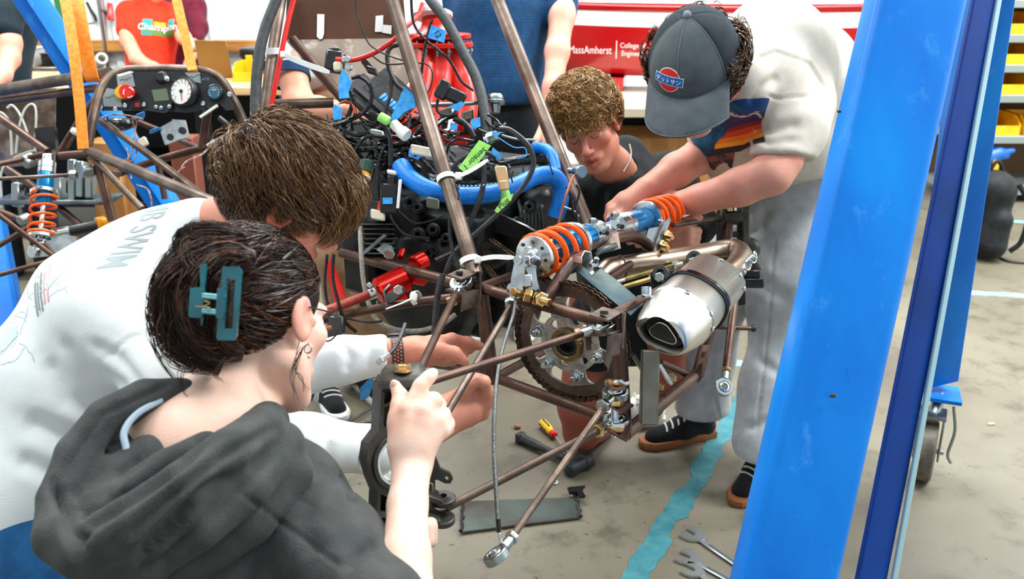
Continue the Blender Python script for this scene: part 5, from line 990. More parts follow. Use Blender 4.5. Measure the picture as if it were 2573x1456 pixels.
class Frame:
    """head frame: r = the person's right, f = facing, u = up"""
    def __init__(s, c, f, u, sc=1.):
        s.c = V(c); s.f = V(f).normalized(); u = V(u); s.u = (u - s.f * u.dot(s.f)).normalized(); s.r = s.f.cross(s.u); s.s = sc; s.R = np.array([[s.r[i], s.f[i], s.u[i]] for i in range(3)])
    def __call__(s, x, y, z): return s.c + (s.r * x + s.f * y + s.u * z) * s.s
    def loc(s, v): return (v - npa(s.c)) @ s.R / s.s
def head(b, H, face=True, k=.016, mouth_open=0.):
    s = H.s
    b.ell(H(0, -.014, .036), np.array([.074, .096, .083]) * s, H.R, k); b.ell(H(0, .026, -.022), np.array([.060, .062, .082]) * s, H.R, k)
    for q in (-1, 1):
        b.cone(H(q * .047, -.002, -.052), .022 * s, H(q * .018, .062, -.092), .02 * s, .02); b.ell(H(q * .041, .058, -.012), np.array([.024, .022, .022]) * s, H.R, .016)
    b.ell(H(0, .072, -.094), np.array([.02, .017, .017]) * s, H.R, .014)
    if face:
        b.cone(H(-.034, .078, .029), .0105 * s, H(.034, .078, .029), .0105 * s, .012)
        for q in (-1, 1):
            b.ell(H(q * .031, .1, .01), np.array([.017, .02, .011]) * s, H.R, .012, True); b.ell(H(q * .031, .078, .008), np.array([.0165, .012, .0115]) * s, H.R, .004)
            b.cone(H(q * .044, .083, .026), .006 * s, H(q * .014, .092, .022), .007 * s, .008)
        b.cone(H(0, .088, .018), .0085 * s, H(0, .113, -.022), .0105 * s, .008); b.ell(H(0, .112, -.025), np.array([.0115, .012, .0095]) * s, H.R, .006)
        for q in (-1, 1): b.ell(H(q * .012, .1, -.029), np.array([.008, .011, .008]) * s, H.R, .005); b.ell(H(q * .007, .107, -.036), np.array([.0045, .005, .004]) * s, H.R, .003, True)
        b.ell(H(0, .078, -.056), np.array([.03, .02, .02]) * s, H.R, .01)
        b.cone(H(-.02, .088, -.056), .005 * s, H(0, .098, -.053), .0062 * s, .004); b.cone(H(.02, .088, -.056), .005 * s, H(0, .098, -.053), .0062 * s, .004)
        b.cone(H(-.016, .088, -.066 - mouth_open), .0055 * s, H(0, .096, -.068 - mouth_open), .0075 * s, .004); b.cone(H(.016, .088, -.066 - mouth_open), .0055 * s, H(0, .096, -.068 - mouth_open), .0075 * s, .004)
        if mouth_open: b.cone(H(-.015, .098, -.0605), .0028 * s, H(.015, .098, -.0605), .0028 * s, .002, True)
    for q in (-1, 1):
        b.ell(H(q * .077, -.006, -.002), np.array([.008, .020, .032]) * s, H.R, .006); b.ell(H(q * .084, .0, .0), np.array([.006, .012, .020]) * s, H.R, .004, True); b.ell(H(q * .079, .012, -.004), np.array([.006, .005, .008]) * s, H.R, .004)
def hand(b, fingers, k=.006):
    for pts, rs in fingers: b.chain(L(pts), rs, k)
def strands(name, roots, step, n, field, r, mt, parent, label=None, col=None, taper=.35, sides=3):
    """hair: every strand walks through the flow field; one 'stuff' part"""
    p = roots.copy(); path = [p.copy()]
    st = np.array(step)[:, None] if hasattr(step, '__len__') else step
    for i in range(n - 1): p = field(p, i, st); path.append(p.copy())
    Pn = np.stack(path, 1); N = len(Pn); T = np.gradient(Pn, axis=1); T /= np.maximum(np.linalg.norm(T, axis=2, keepdims=True), 1e-9)
    h = np.array([.31, .52, .79]); a = np.cross(T, h); a /= np.maximum(np.linalg.norm(a, axis=2, keepdims=True), 1e-9); b = np.cross(T, a)
    rr = (np.asarray(r) * np.ones(N))[:, None, None] * np.linspace(1, taper, n)[None, :, None]
    if sides == 2:
        tw = nrg.uniform(0, 3.14, N)[:, None, None]; w_ = (a * np.cos(tw) + b * np.sin(tw)) * rr * 1.25; v = np.stack([Pn + w_, Pn - w_], 2).reshape(-1, 3); base = (np.arange(N) * n * 2)[:, None] + (np.arange(n - 1) * 2)[None, :]; f = np.stack([base, base + 1, base + 3, base + 2], -1).reshape(-1, 4)
        return npmesh(name, v, f, mt, parent, None if col is None else np.repeat(col, n * 2, axis=0), label=label, kind='stuff')
    ring = np.stack([Pn + a * rr, Pn + (-.5 * a + .866 * b) * rr, Pn + (-.5 * a - .866 * b) * rr], 2)
    v = ring.reshape(-1, 3); base = (np.arange(N) * n * 3)[:, None, None] + (np.arange(n - 1) * 3)[None, :, None]; q = []
    for kx in range(3):
        k2 = (kx + 1) % 3; q.append(np.stack([base[..., 0] + kx, base[..., 0] + k2, base[..., 0] + 3 + k2, base[..., 0] + 3 + kx], -1).reshape(-1, 4))
    f = np.concatenate(q); c = None
    if col is not None: c = np.repeat(col, n * 3, axis=0)
    return npmesh(name, v, f, mt, parent, c, label=label, kind='stuff')
def hair_mat(name): return mat(name, '#ffffff', .36, 0, '#d8cfc8', 60, .4, .6, attr=True, spec=.45)
HAIR = hair_mat('hair')
def shade(base, dark, N, lightc=None, p=.12):
    t = nrg.random(N)[:, None]; c = np.array(lin(base)) * (1 - t) + np.array(lin(dark)) * t
    if lightc is not None: m = nrg.random(N) < p; c[m] = np.array(lin(lightc))
    return c
def on_ell(N, H, c, r, cond):
    """random points on an ellipsoid given in head coordinates; cond picks them in local coords"""
    out = []; 
    while sum(len(o) for o in out) < N:
        q = nrg.normal(size=(N, 3)); q /= np.linalg.norm(q, axis=1)[:, None]; q = q * np.array(r) + np.array(c); out.append(q[cond(q)])
    return np.concatenate(out)[:N]
def toworld(H, q): return npa(H.c) + (q * H.s) @ H.R.T
def hair_on_head(H, name, parent, N, cond, center, rad, whorl, length, r, cols, lift=.012, wave=.25, nseg=12, label=None, grav=.15, clump=0., tips=(.6, 1.), side=None):
    """short combed hair flowing from a whorl around the skull"""
    ce = np.array(center); ra = np.array(rad); q0 = on_ell(N, H, ce, ra, cond); W_ = np.array(whorl)
    ln = length * nrg.uniform(*tips, N); ph = nrg.uniform(0, 6.28, (N, 3)); gl = np.array(H.R.T @ np.array([0, 0, -1.0]))
    cl = np.round(q0 * 42) if clump else None
    hs = lift * nrg.uniform(.4, 1.3, N)
    def fld(p, i, st):
        l = (p - ce) / ra; nn = l / np.linalg.norm(l, axis=1)[:, None]; nl = nn / ra; nl /= np.linalg.norm(nl, axis=1)[:, None]
        d = p - W_; d -= nl * (d * nl).sum(1)[:, None]; d /= np.maximum(np.linalg.norm(d, axis=1), 1e-6)[:, None]
        if side is not None: d = d + np.array(side)
        sw = np.cross(nl, d); d = d + grav * gl + wave * np.sin(ph + i * .55) + .35 * sw * np.sin(q0 * 60 + 1)[:, :1]
        if clump: d = d + clump * np.sin(cl * 12.9898 + i * .5)
        d -= nl * (d * nl).sum(1)[:, None]; d /= np.maximum(np.linalg.norm(d, axis=1), 1e-6)[:, None]
        p = p + d * st; k = np.linalg.norm((p - ce) / ra, axis=1)[:, None]; tgt = 1 + (hs * math.sin(min(1, (i + 1) / (nseg * .6)) * 1.57) / ra.mean())[:, None]
        return ce + (p - ce) / k * (.35 * k + .65 * tgt)
    def fw(p, i, st): return toworld(H, fld(H.loc(p), i, st))
    return strands(name, toworld(H, q0), ln / nseg, nseg, fw, r, HAIR, parent, label, cols, sides=2)
def drape_text(obj, body, size, c, X, Y, mt, name, parent, toward, sx=1., th=.0012, spacing=1.0, sub=3, label=None, bold=0.):
    """lettering printed on cloth: flat glyphs cut fine and dropped onto the garment along `toward`"""
    vs, fs = text_mesh(body, size, spacing=spacing, bold=bold); bm = bmesh.new(); bv = [bm.verts.new((v.x * sx, v.y, 0)) for v in vs]
    for f in fs:
        try: bm.faces.new([bv[i] for i in f])
        except ValueError: pass
    bmesh.ops.triangulate(bm, faces=bm.faces[:])
    for _ in range(sub):
        es = [e for e in bm.edges if e.calc_length() > size * .12]
        if es: bmesh.ops.subdivide_edges(bm, edges=es, cuts=1); bmesh.ops.triangulate(bm, faces=bm.faces[:])
    return drape(bm, obj, c, X, Y, mt, name, parent, toward, th, label)
def drape(bm, obj, c, X, Y, mt, name, parent, toward, th=.0012, label=None):
    me = obj.data; wl = wloc(obj); tree = BVHTree.FromPolygons([v.co + wl for v in me.vertices], [tuple(p.vertices) for p in me.polygons])
    X = V(X).normalized(); Y = V(Y).normalized(); tw = V(toward).normalized(); m = M(); bm.verts.ensure_lookup_table(); co = []; ok = []
    for v in bm.verts:
        p = V(c) + X * v.co.x + Y * v.co.y; h = tree.ray_cast(p - tw * .6, tw)
        co.append(h[0] - tw * th if h[0] is not None else p); ok.append(h[0] is not None)
    ix = {v: i for i, v in enumerate(bm.verts)}; fs = [tuple(ix[v] for v in f.verts) for f in bm.faces if all(ok[ix[v]] for v in f.verts)]; bm.free()
    if not fs: return None
    m.add(co, fs); return build(m, name, mt, parent, label, recalc=False, angle=180)
def gridbm(w, h, nx_, ny_):
    bm = bmesh.new(); g = [[bm.verts.new((w * (i / nx_ - .5), h * (j / ny_ - .5), 0)) for i in range(nx_ + 1)] for j in range(ny_ + 1)]
    for j in range(ny_):
        for i in range(nx_): bm.faces.new((g[j][i], g[j][i + 1], g[j + 1][i + 1], g[j + 1][i]))
    return bm
def face_col(H, base, red=.5, lips='#b5564a', brow=None, lash='#3a201a', extra=None):
    b = np.array(lin(base)); rd = np.array(lin('#d9604a'))
    def fn(v):
        l = H.loc(v); c = np.tile(b, (len(v), 1)); x, y, z = np.abs(l[:, 0]), l[:, 1], l[:, 2]
        near = np.linalg.norm(l, axis=1) < .17
        def mixc(c, w, q): return c * (1 - w[:, None]) + q * w[:, None]
        w = red * np.exp(-(((x - .042) / .022) ** 2 + ((z + .025) / .022) ** 2)) * (y > .03) + red * .9 * np.exp(-((x / .014) ** 2 + ((z + .02) / .016) ** 2)) * (y > .09) + red * 1.2 * np.exp(-((x - .08) / .01) ** 2) * (np.abs(y) < .03) * near
        c = mixc(c, np.clip(w, 0, .85), rd)
        w = np.exp(-((x / .021) ** 4 + ((z + .0605) / .0125) ** 4)) * (y > .082) * near; c = mixc(c, w * .85, np.array(lin(lips)))
        w = np.exp(-(((x - .031) / .016) ** 4 + ((z - .001 - 1.5 * (x - .031) ** 2 / .03) / .0022) ** 2)) * (y > .06) * near; c = mixc(c, w * .8, np.array(lin(lash)))
        if brow: w = np.exp(-(((x - .031) / .018) ** 4 + ((z - .029 + 5 * (x - .028) ** 2) / .0045) ** 2)) * (y > .06) * near; c = mixc(c, w * .75, np.array(lin(brow)))
        if extra is not None: c = extra(v, c)
        return c
    return fn
def shoe(heel, toe, mts, parent, L_=.29, up=.085, laces=True):
    """canvas shoe: rubber sole, upper, laces"""
    h = V(heel); d = (V(toe) - h); d.z = 0; d.normalize(); s = V((-d.y, d.x, 0)); z = V((0, 0, 1)); e = thing('shoe', None, None, h, parent=parent)
    ol = [(0, .0), (.012, .028), (.06, .034), (.12, .032), (.19, .044), (.25, .042), (.28, .022), (.287, 0)]; ol = [(a * L_ / .287, b) for a, b in ol]; ol = ol + [(a, -b) for a, b in ol[-2:0:-1]]
    m = M(); rings = [(.0, .96), (.004, 1.03), (.022, 1.04), (.028, 1.0)]; vs = []; c0 = L_ / 2
    for t, k in rings: vs += [h + d * (c0 + (a - c0) * k) + s * (b * k) + z * t for a, b in ol]
    n = len(ol); m.add(vs, [(i * n + k, i * n + (k + 1) % n, (i + 1) * n + (k + 1) % n, (i + 1) * n + k) for i in range(3) for k in range(n)] + [tuple(range(n))[::-1], tuple(3 * n + k for k in range(n))]); build(m, 'sole', mts[0], e)
    b = S(.004, .02); b.cone(h + d * (L_ * .16) + z * .045, .034, h + d * (L_ * .45) + z * .04, .038).cone(h + d * (L_ * .45) + z * .04, .04, h + d * (L_ * .82) + z * .03, .034).cone(h + d * (L_ * .14) + z * .045, .034, h + d * (L_ * .2) + z * up, .038).cone(h + d * (L_ * .2) + z * up, .036, h + d * (L_ * .5) + z * .062, .03)
    b.half(h + z * .02, -z); sdf_part(b, 'upper', mts[1], e)
    if laces:
        m = M()
        for k in range(5):
            c = h + d * (L_ * (.38 + .075 * k)) + z * (.098 - .009 * k); m.tube([c + s * (.03 * math.sin(t)) + z * (.012 * math.cos(t) - .004) + d * (.012 * t / 1.5) for t in np.linspace(-1.3, 1.3, 7)], .0032, 6)
        for sg in (-1, 1): c = h + d * (L_ * .4) + z * .1; m.tube(sm([c, c + s * .02 * sg + z * .012, c + s * .035 * sg - d * .005, c + s * .02 * sg + d * .01 - z * .01]), .003, 6)
        build(m, 'laces', mts[2], e)
    return e
GUM = mat('gum_rubber', '#8a4f22', .55); CANVAS = cloth('black_canvas', '#121315', '#1b1c1e'); LACE = cloth('white_lace', '#cfcfca'); WSOLE = mat('white_rubber', '#dcdcd8', .5)

# ================================================================ woman in the charcoal hoodie
wo = thing('person', 'woman with teal claw clip in charcoal hoodie holding the black wheel upright', 'person', P(560, 1450, 1.35) * 1.0)
H = Frame(P(646, 812, 1.27), (.42, .78, -.48), (-.06, .45, .85), 1.06)
b = S(.003, .02); head(b, H)
b.chain(L([(622, 900, 1.275), (575, 1010, 1.235), (500, 1100, 1.21)]), [.05, .05, .058]).cone(P(440, 1110, 1.2), .05, P(640, 1120, 1.22), .05, .04).cone(P(480, 1120, 1.2), .08, P(490, 1300, 1.2), .1, .04)
b.chain(L([(1020, 1540, 1.09), (1020, 1400, 1.14), (1024, 1270, 1.2), (1036, 1160, 1.25)]), [.037, .0305, .0255, .0265], .01)
b.cone(P(1036, 1160, 1.25), .0265, P(1062, 1065, 1.255), .026, .012).cone(P(1030, 1120, 1.25), .026, P(1026, 1035, 1.258), .0155, .012).cone(P(1050, 1110, 1.25), .026, P(1100, 1075, 1.262), .017, .012).cone(P(1010, 1120, 1.255), .02, P(1000, 1050, 1.265), .0135, .012)
hand(b, [(((1026, 1030, 1.255), (1058, 970, 1.27), (1076, 950, 1.276), (1088, 939, 1.282)), (.0125, .0105, .0092, .008)),
         (((1066, 1034, 1.247), (1089, 1008, 1.26), (1103, 1018, 1.295), (1097, 1040, 1.32)), (.0135, .0118, .0095, .008)),
         (((1094, 1054, 1.252), (1112, 1044, 1.272), (1117, 1060, 1.305), (1108, 1078, 1.325)), (.0125, .011, .009, .008)),
         (((1112, 1082, 1.262), (1123, 1066, 1.283), (1124, 1080, 1.31), (1116, 1094, 1.325)), (.0115, .0102, .0085, .007)),
         (((1000, 1065, 1.262), (1003, 1020, 1.272), (1006, 996, 1.282), (993, 970, 1.292)), (.015, .0115, .0105, .0082))])
b.chain(L([(860, 1470, 1.2), (905, 1400, 1.3), (965, 1370, 1.42)]), [.036, .03, .026], .012).cone(P(965, 1370, 1.42), .026, P(1000, 1330, 1.44), .026, .012)
hand(b, [(((995, 1335 + k * 12, 1.44), (1050, 1322 + k * 13, 1.43), (1082, 1318 + k * 14, 1.40 + .004 * k), (1070, 1322 + k * 14, 1.37)), (.012, .0105, .0095, .008)) for k in range(4)] + [(((975, 1360, 1.42), (948, 1345, 1.40), (940, 1325, 1.375)), (.014, .012, .009))])
skin1 = face_col(H, '#f1cfbd', .35, extra=lambda v, c: c)
sdf_part(b, 'body', SKIN, wo, color=skin1, it=1)
m = M()
for q, up_ in (((990, 966, 1.285), 1),): m.ball(P(*q), (.0055, .004, .007), 12)
build(m, 'thumbnail', mat('nail', '#f2c9b8', .25), wo)
HOOD = cloth('charcoal_fleece', '#494b4a', '#3c3f3e', .7, 420, .95)
b = S(.0046, .03)
b.cone(P(560, 1310, 1.29), .14, P(560, 1580, 1.27), .165).cone(P(350, 1310, 1.27), .075, P(715, 1255, 1.27), .075, .05).cone(P(400, 1390, 1.26), .11, P(660, 1370, 1.26), .12, .05).cone(P(590, 1130, 1.26), .035, P(700, 1235, 1.27), .06, .04)
b.chain(L([(718, 1265, 1.26), (838, 1395, 1.17), (952, 1535, 1.09)]), [.077, .066, .055], .03).chain(L([(958, 1530, 1.09), (985, 1512, 1.10)]), [.055, .046], .02)
b.cone(P(330, 1180, 1.16), .05, P(420, 1320, 1.17), .09, .02).cone(P(250, 1230, 1.14), .05, P(300, 1380, 1.12), .06, .02)
lp = [(458, 985, 1.18), (365, 998, 1.15), (265, 1052, 1.12), (185, 1140, 1.095), (143, 1250, 1.07), (150, 1345, 1.035), (215, 1385, 1.02), (330, 1318, 1.015), (460, 1228, 1.03), (580, 1140, 1.08), (655, 1085, 1.14), (672, 1055, 1.2)]
b.chain(L(lp), [.018, .021, .023, .024, .024, .026, .029, .031, .031, .030, .028, .022], .004)
b.chain(L([(395, 1008, 1.17), (300, 1050, 1.13), (235, 1120, 1.10), (190, 1215, 1.07)]), [.012, .014, .015, .014], .003)
b.chain(L([(705, 1120, 1.17), (610, 1215, 1.09), (490, 1310, 1.05), (370, 1385, 1.045), (270, 1430, 1.06)]), [.03, .034, .036, .036, .03], .004)
b.chain(L([(720, 1190, 1.17), (610, 1300, 1.13), (480, 1395, 1.11)]), [.034, .036, .034], .006)
b.chain(L([(365, 1140, 1.12), (300, 1200, 1.10), (262, 1270, 1.075), (255, 1330, 1.05)]), [.022, .03, .03, .024], .004).chain(L([(520, 1130, 1.13), (420, 1190, 1.09), (330, 1250, 1.065), (270, 1320, 1.045)]), [.02, .026, .028, .024], .004)
b.cone(P(560, 1125, 1.2), .03, P(670, 1065, 1.24), .03, .015)
sdf_part(b, 'hoodie', HOOD, wo, creases=((((132, 1217, 1.1), (169, 1291, 1.1), (202, 1390, 1.1)), 0.009, 0.014), (((515, 1107, 1.1), (368, 1217, 1.1), (220, 1320, 1.1), (195, 1357, 1.1)), 0.012, 0.014), (((691, 1075, 1.1), (559, 1144, 1.1), (412, 1262, 1.1), (294, 1379, 1.1)), 0.009, 0.009), (((600, 1185, 1.1), (515, 1240, 1.1), (412, 1350, 1.1), (323, 1431, 1.1)), 0.011, 0.012), (((691, 1129, 1.1), (588, 1232, 1.1), (412, 1416, 1.1), (330, 1456, 1.1)), 0.011, 0.013), (((595, 1232, 1.1), (735, 1335, 1.1), (875, 1438, 1.1)), 0.0045, 0.003), (((860, 1185, 1.1), (884, 1210, 1.1), (893, 1260, 1.1)), 0.012, 0.012), (((955, 1360, 1.1), (900, 1395, 1.1), (870, 1430, 1.1)), 0.01, 0.009), (((430, 966, 1.1), (257, 1041, 1.1), (147, 1195, 1.1)), 0.005, 0.005), (((360, 1151, 1.1), (310, 1190, 1.1), (262, 1270, 1.1)), 0.01, 0.007), (((780, 1240, 1.1), (760, 1330, 1.1), (800, 1400, 1.1)), 0.02, 0.007)), amp=.0013, seed=3)
m = M(); m.tube(sm(L([(405, 1005, 1.145), (345, 1040, 1.12), (312, 1085, 1.105), (318, 1130, 1.10)]), 5), .0042, 8); build(m, 'undershirt_collar', mat('pale_blue_cotton', '#a9bccb', .9), wo, 'pale edge of the undershirt')
m = M(); m.tube(sm(L([(470, 975, 1.17), (520, 1000, 1.165), (580, 1015, 1.175), (640, 1020, 1.20)]), 6), .0009, 5); build(m, 'necklace', GOLD, wo)
# hair
bs = S(.004, .02); bs.ell(H(0, -.014, .038), np.array([.0795, .1025, .0885]) * H.s, H.R).ell(H(-.012, -.10, .02), np.array([.055, .034, .072]) * H.s, H.R, .03)
bs.ell(H(0, .085, -.035), np.array([.09, .062, .085]) * H.s, H.R, .02, True); bs.ell(H(0, .03, -.085), np.array([.09, .07, .07]) * H.s, H.R, .02, True)
for q in (-1, 1): bs.ell(H(q * .085, .0, -.005), np.array([.03, .022, .035]) * H.s, H.R, .012, True)
sdf_part(bs, 'scalp_hair', HAIR, wo, color='#1d120d')
N = 5200
hl = lambda q: q[:, 2] > np.interp(q[:, 1], [-.12, -.06, -.02, .012, .05, .09], [-.075, -.062, -.045, .028, .05, .078])
ec = np.array((0, -.014, .038)); er = np.array((.081, .104, .0905))
q0 = on_ell(N, H, ec, er, hl); Q = np.array((.0, -.115, .022))
def wfield(cen, rad, tgt, n, jit):
    n0 = {}
    def fn(p, i, st):
        l = H.loc(p)
        if 'a' not in n0:
            a = (l - cen) / rad; n0['a'] = a / np.linalg.norm(a, axis=1)[:, None]; t = (tgt + nrg.normal(size=l.shape) * jit - cen) / rad; n0['t'] = t / np.linalg.norm(t, axis=1)[:, None]; n0['ph'] = nrg.uniform(0, 6.28, (len(l), 3)); n0['lf'] = nrg.uniform(.3, 1.2, (len(l), 1))
        s_ = (i + 1) / (n - 1) * .97; d = n0['a'] * (1 - s_) + n0['t'] * s_; d /= np.linalg.norm(d, axis=1)[:, None]
        d = d + .02 * np.sin(n0['ph'] + i * .53) * math.sin(s_ * 3.1)
        return toworld(H, cen + d * rad * (1 + .03 * n0['lf'] * math.sin(s_ * 2.6)))
    return fn
hc = lambda n: shade('#42281c', '#190f0b', n, '#7d4c31', .12)
strands('hair', toworld(H, q0), 0, 12, wfield(ec, er, Q, 12, .022), nrg.uniform(.0004, .0009, N), HAIR, wo, 'dark brown hair drawn back to the clip', hc(N), sides=2)
def rope(pts, r, N, twist, name='hair_bun', label=None):
    C_ = np.array([npa(q) for q in sm(L(pts), 4)]); n = len(C_); T = np.gradient(C_, axis=0); T /= np.linalg.norm(T, axis=1)[:, None]; a = np.cross(T, npa(FW)); a /= np.linalg.norm(a, axis=1)[:, None]; bb = np.cross(T, a)
    rr = np.interp(np.linspace(0, 1, n), np.linspace(0, 1, len(r)), r); rho = np.sqrt(nrg.random(N)) * nrg.choice([1., 1., 1., 1.1, 1.25], N); th = nrg.uniform(0, 6.28, N); ph = nrg.uniform(0, 6.28, N); k_ = [0]
    def fn(p, i, st):
        j = min(i + 1, n - 1); t = th + twist * j / n; q = rho * rr[j] * (1 + .22 * np.sin(ph + j * .52) + .1 * np.sin(3 * ph + j * 1.5)); t = t + .5 * np.sin(ph * 2 + j * .3); return C_[j] + a[j] * (np.cos(t) * q)[:, None] + bb[j] * (np.sin(t) * q)[:, None]
    return strands(name, fn(None, -1, 0), 0, n, fn, nrg.uniform(.0004, .0010, N), HAIR, wo, label, hc(N))
rope([(620, 600, 1.165), (520, 620, 1.15), (445, 700, 1.145), (430, 800, 1.15), (470, 880, 1.16), (560, 915, 1.175)], [.010, .019, .024, .025, .022, .013], 560, 2.2, label='loosely twisted bun held by the clip')
rope([(640, 650, 1.155), (560, 650, 1.14), (495, 725, 1.13), (492, 815, 1.135), (540, 875, 1.15), (610, 890, 1.165)], [.008, .016, .020, .020, .016, .008], 460, -2.5)
rope([(590, 670, 1.145), (555, 710, 1.13), (545, 785, 1.13), (555, 850, 1.14), (590, 880, 1.155)], [.010, .014, .015, .013, .008], 260, 1.5)
rope([(530, 690, 1.13), (470, 655, 1.13), (468, 596, 1.14), (535, 575, 1.15), (620, 592, 1.165)], [.007, .011, .012, .010, .005], 180, 3.)
rope([(470, 880, 1.15), (430, 800, 1.14), (425, 720, 1.14), (470, 660, 1.145)], [.006, .016, .014, .006], 220, 1.)
m = M(); rw = random.Random(2)
for pts in ([(470, 600, 1.16), (440, 615, 1.14), (455, 660, 1.13), (520, 690, 1.12)], [(480, 585, 1.17), (560, 570, 1.16), (650, 600, 1.14), (690, 660, 1.14)], [(420, 650, 1.15), (385, 740, 1.15), (378, 820, 1.16), (400, 900, 1.17), (460, 985, 1.18)], [(415, 660, 1.14), (372, 760, 1.15), (384, 860, 1.16), (430, 940, 1.17), (500, 1000, 1.17)], [(470, 900, 1.15), (450, 950, 1.15), (470, 1000, 1.16), (530, 1030, 1.16)], [(755, 870, 1.2), (745, 920, 1.2), (760, 955, 1.2), (772, 985, 1.21)], [(760, 880, 1.2), (735, 940, 1.2), (745, 1000, 1.2)], [(520, 640, 1.13), (590, 625, 1.12), (640, 670, 1.12), (650, 720, 1.13)], [(600, 560, 1.2), (700, 600, 1.17), (780, 680, 1.18)], [(430, 880, 1.15), (410, 830, 1.14), (420, 760, 1.12)], [(560, 900, 1.13), (540, 940, 1.14), (560, 960, 1.15)]):
    for k in range(4): m.tube(sm([P(x + rw.gauss(0, 5), y + rw.gauss(0, 5), D + rw.gauss(0, .003)) for x, y, D in pts], 6), [.0006, .0003], 4)
o = build(m, 'loose_hair', mat('dark_hair_wisp', '#2c1a13', .35), wo, recalc=False); o['kind'] = 'stuff'
# claw clip, earring, glasses
TEAL = mat('teal_acetate', '#0f6f7d', .18, 0, '#0c5b68', 20, .4, .6, coat=.4, trans=.15)
cl = thing('claw_clip', None, None, P(540, 760, 1.1), parent=wo)
cz = 1.103
def cpl(pts, D, th, holes=()): m = M(); m.prism(L(dd(pts, D)), FW * th, [L(dd(h, D)) for h in holes]); return m
build(cpl([(559, 670), (598, 671), (606, 680), (594, 846), (586, 856), (548, 856), (543, 848)], cz, .006, [[(570, 700), (591, 702), (584, 826), (562, 826)]]), 'clip_frame', TEAL, cl)
build(cpl([(478, 724), (508, 721), (513, 728), (508, 796), (502, 800), (476, 798), (473, 790)], cz - .008, .005), 'clip_lever', TEAL, cl)
build(cpl([(546, 724), (560, 724), (564, 732), (560, 798), (554, 803), (544, 800), (541, 790)], cz - .012, .006), 'clip_lever', TEAL, cl)
build(cpl([(502, 666), (514, 662), (518, 670), (513, 728), (503, 728)], cz + .004, .005), 'clip_arm', TEAL, cl); build(cpl([(504, 796), (511, 796), (508, 818), (503, 818)], cz + .01, .005), 'clip_arm', TEAL, cl)
m = M()
for y in (740, 746, 778, 784): m.cyl(P(508, y, cz - .006), P(548, y + 4, cz - .01), .0022, 10)
build(m, 'clip_hinge', mat('pale_teal_acetate', '#6fb3bb', .2), cl); m = M(); m.tube([P(522, 748, cz - .008) + RT * (.004 * math.cos(t)) + FW * (.004 * math.sin(t)) - UP * (.0012 * t / 1.2) for t in np.arange(0, 16, .4)], .0009, 5); m.tube(L([(520, 770, cz - .012), (490, 770, cz - .014)]), .0009, 5); build(m, 'clip_spring', GOLD, cl)
m = M(); e_ = H(.085, -.004, -.037); m.torus(e_ + V((0, 0, -.006)), H.f, .006, .0011, 18, 6); m.ball(e_ + V((0, 0, -.018)), .0024, 10); build(m, 'earring', CHROME, wo)
m = M(); x_, y_ = H.r, H.u
gl = [H(.05, .088, .006) + H.r * (.024 * math.cos(t)) + H.u * (.024 * math.sin(t)) + H.f * (-.008 * math.cos(t)) for t in np.linspace(0, 6.283, 25)[:-1]]; m.tube(gl, .0014, 6, closed=True); m.tube([H(.072, .08, .012), H(.08, .04, .014), H(.083, .0, .012)], .0013, 6); m.tube([H(.026, .098, .006), H(-.026, .098, .006)], .0013, 6); build(m, 'glasses', BLACK, wo)

# ================================================================ man in the white shirt, bent over
wm = thing('person', 'brown haired man bent forward in white long sleeved shirt with printed back', 'person', P(60, 1560, 1.6))
H = Frame(P(705, 505, 1.52), (.76, .26, -.58), (.5, .12, .85), 1.0)
b = S(.0042, .02); head(b, H)
b.chain(L([(650, 545, 1.55), (560, 570, 1.6), (480, 610, 1.62)]), [.056, .05, .05]).cone(P(440, 680, 1.62), .06, P(120, 1200, 1.6), .12, .04)
b.chain(L([(930, 895, 1.755), (985, 892, 1.76), (1040, 890, 1.77)]), [.036, .031, .034], .012)
b.cone(P(1030, 890, 1.77), .03, P(1090, 878, 1.785), .028, .012, flat=(npa(FW), .75))
hand(b, [(((1085, 862, 1.79), (1135, 852, 1.82), (1175, 860, 1.84), (1210, 872, 1.86)), (.0135, .0115, .0105, .009)), (((1090, 876, 1.79), (1140, 872, 1.83), (1180, 880, 1.85)), (.0135, .0115, .0095)), (((1085, 890, 1.785), (1130, 892, 1.82), (1165, 900, 1.84)), (.013, .011, .009)), (((1078, 904, 1.78), (1115, 908, 1.81), (1140, 910, 1.83)), (.012, .0105, .009)), (((1060, 885, 1.755), (1105, 880, 1.75), (1142, 888, 1.75), (1168, 910, 1.755)), (.018, .0145, .0125, .0095))], .008)
b.chain(L([(960, 1120, 1.56), (1070, 1085, 1.6), (1105, 1065, 1.62)]), [.036, .03, .028], .012).cone(P(1105, 1065, 1.62), .029, P(1165, 1030, 1.65), .034, .012).cone(P(1120, 1030, 1.64), .028, P(1180, 1000, 1.66), .022, .012)
hand(b, [(((1175, 998, 1.65), (1205, 962, 1.645), (1196, 948, 1.62)), (.0145, .0125, .009)), (((1190, 1010, 1.655), (1222, 986, 1.65), (1216, 960, 1.62), (1200, 955, 1.61)), (.0145, .0125, .011, .009)), (((1190, 1030, 1.66), (1224, 1010, 1.66), (1222, 985, 1.64)), (.014, .012, .01)), (((1180, 1055, 1.66), (1212, 1040, 1.67), (1214, 1012, 1.65)), (.013, .0115, .0095)), (((1135, 1015, 1.63), (1165, 985, 1.62), (1186, 965, 1.61)), (.016, .0125, .0095))], .008)
sdf_part(b, 'body', SKIN, wm, color=face_col(H, '#d4937c', .5, extra=None), it=1)
WS = cloth('white_jersey', '#e9efef', '#e4ebec', .35, 600, .9)
b = S(.006, .03)
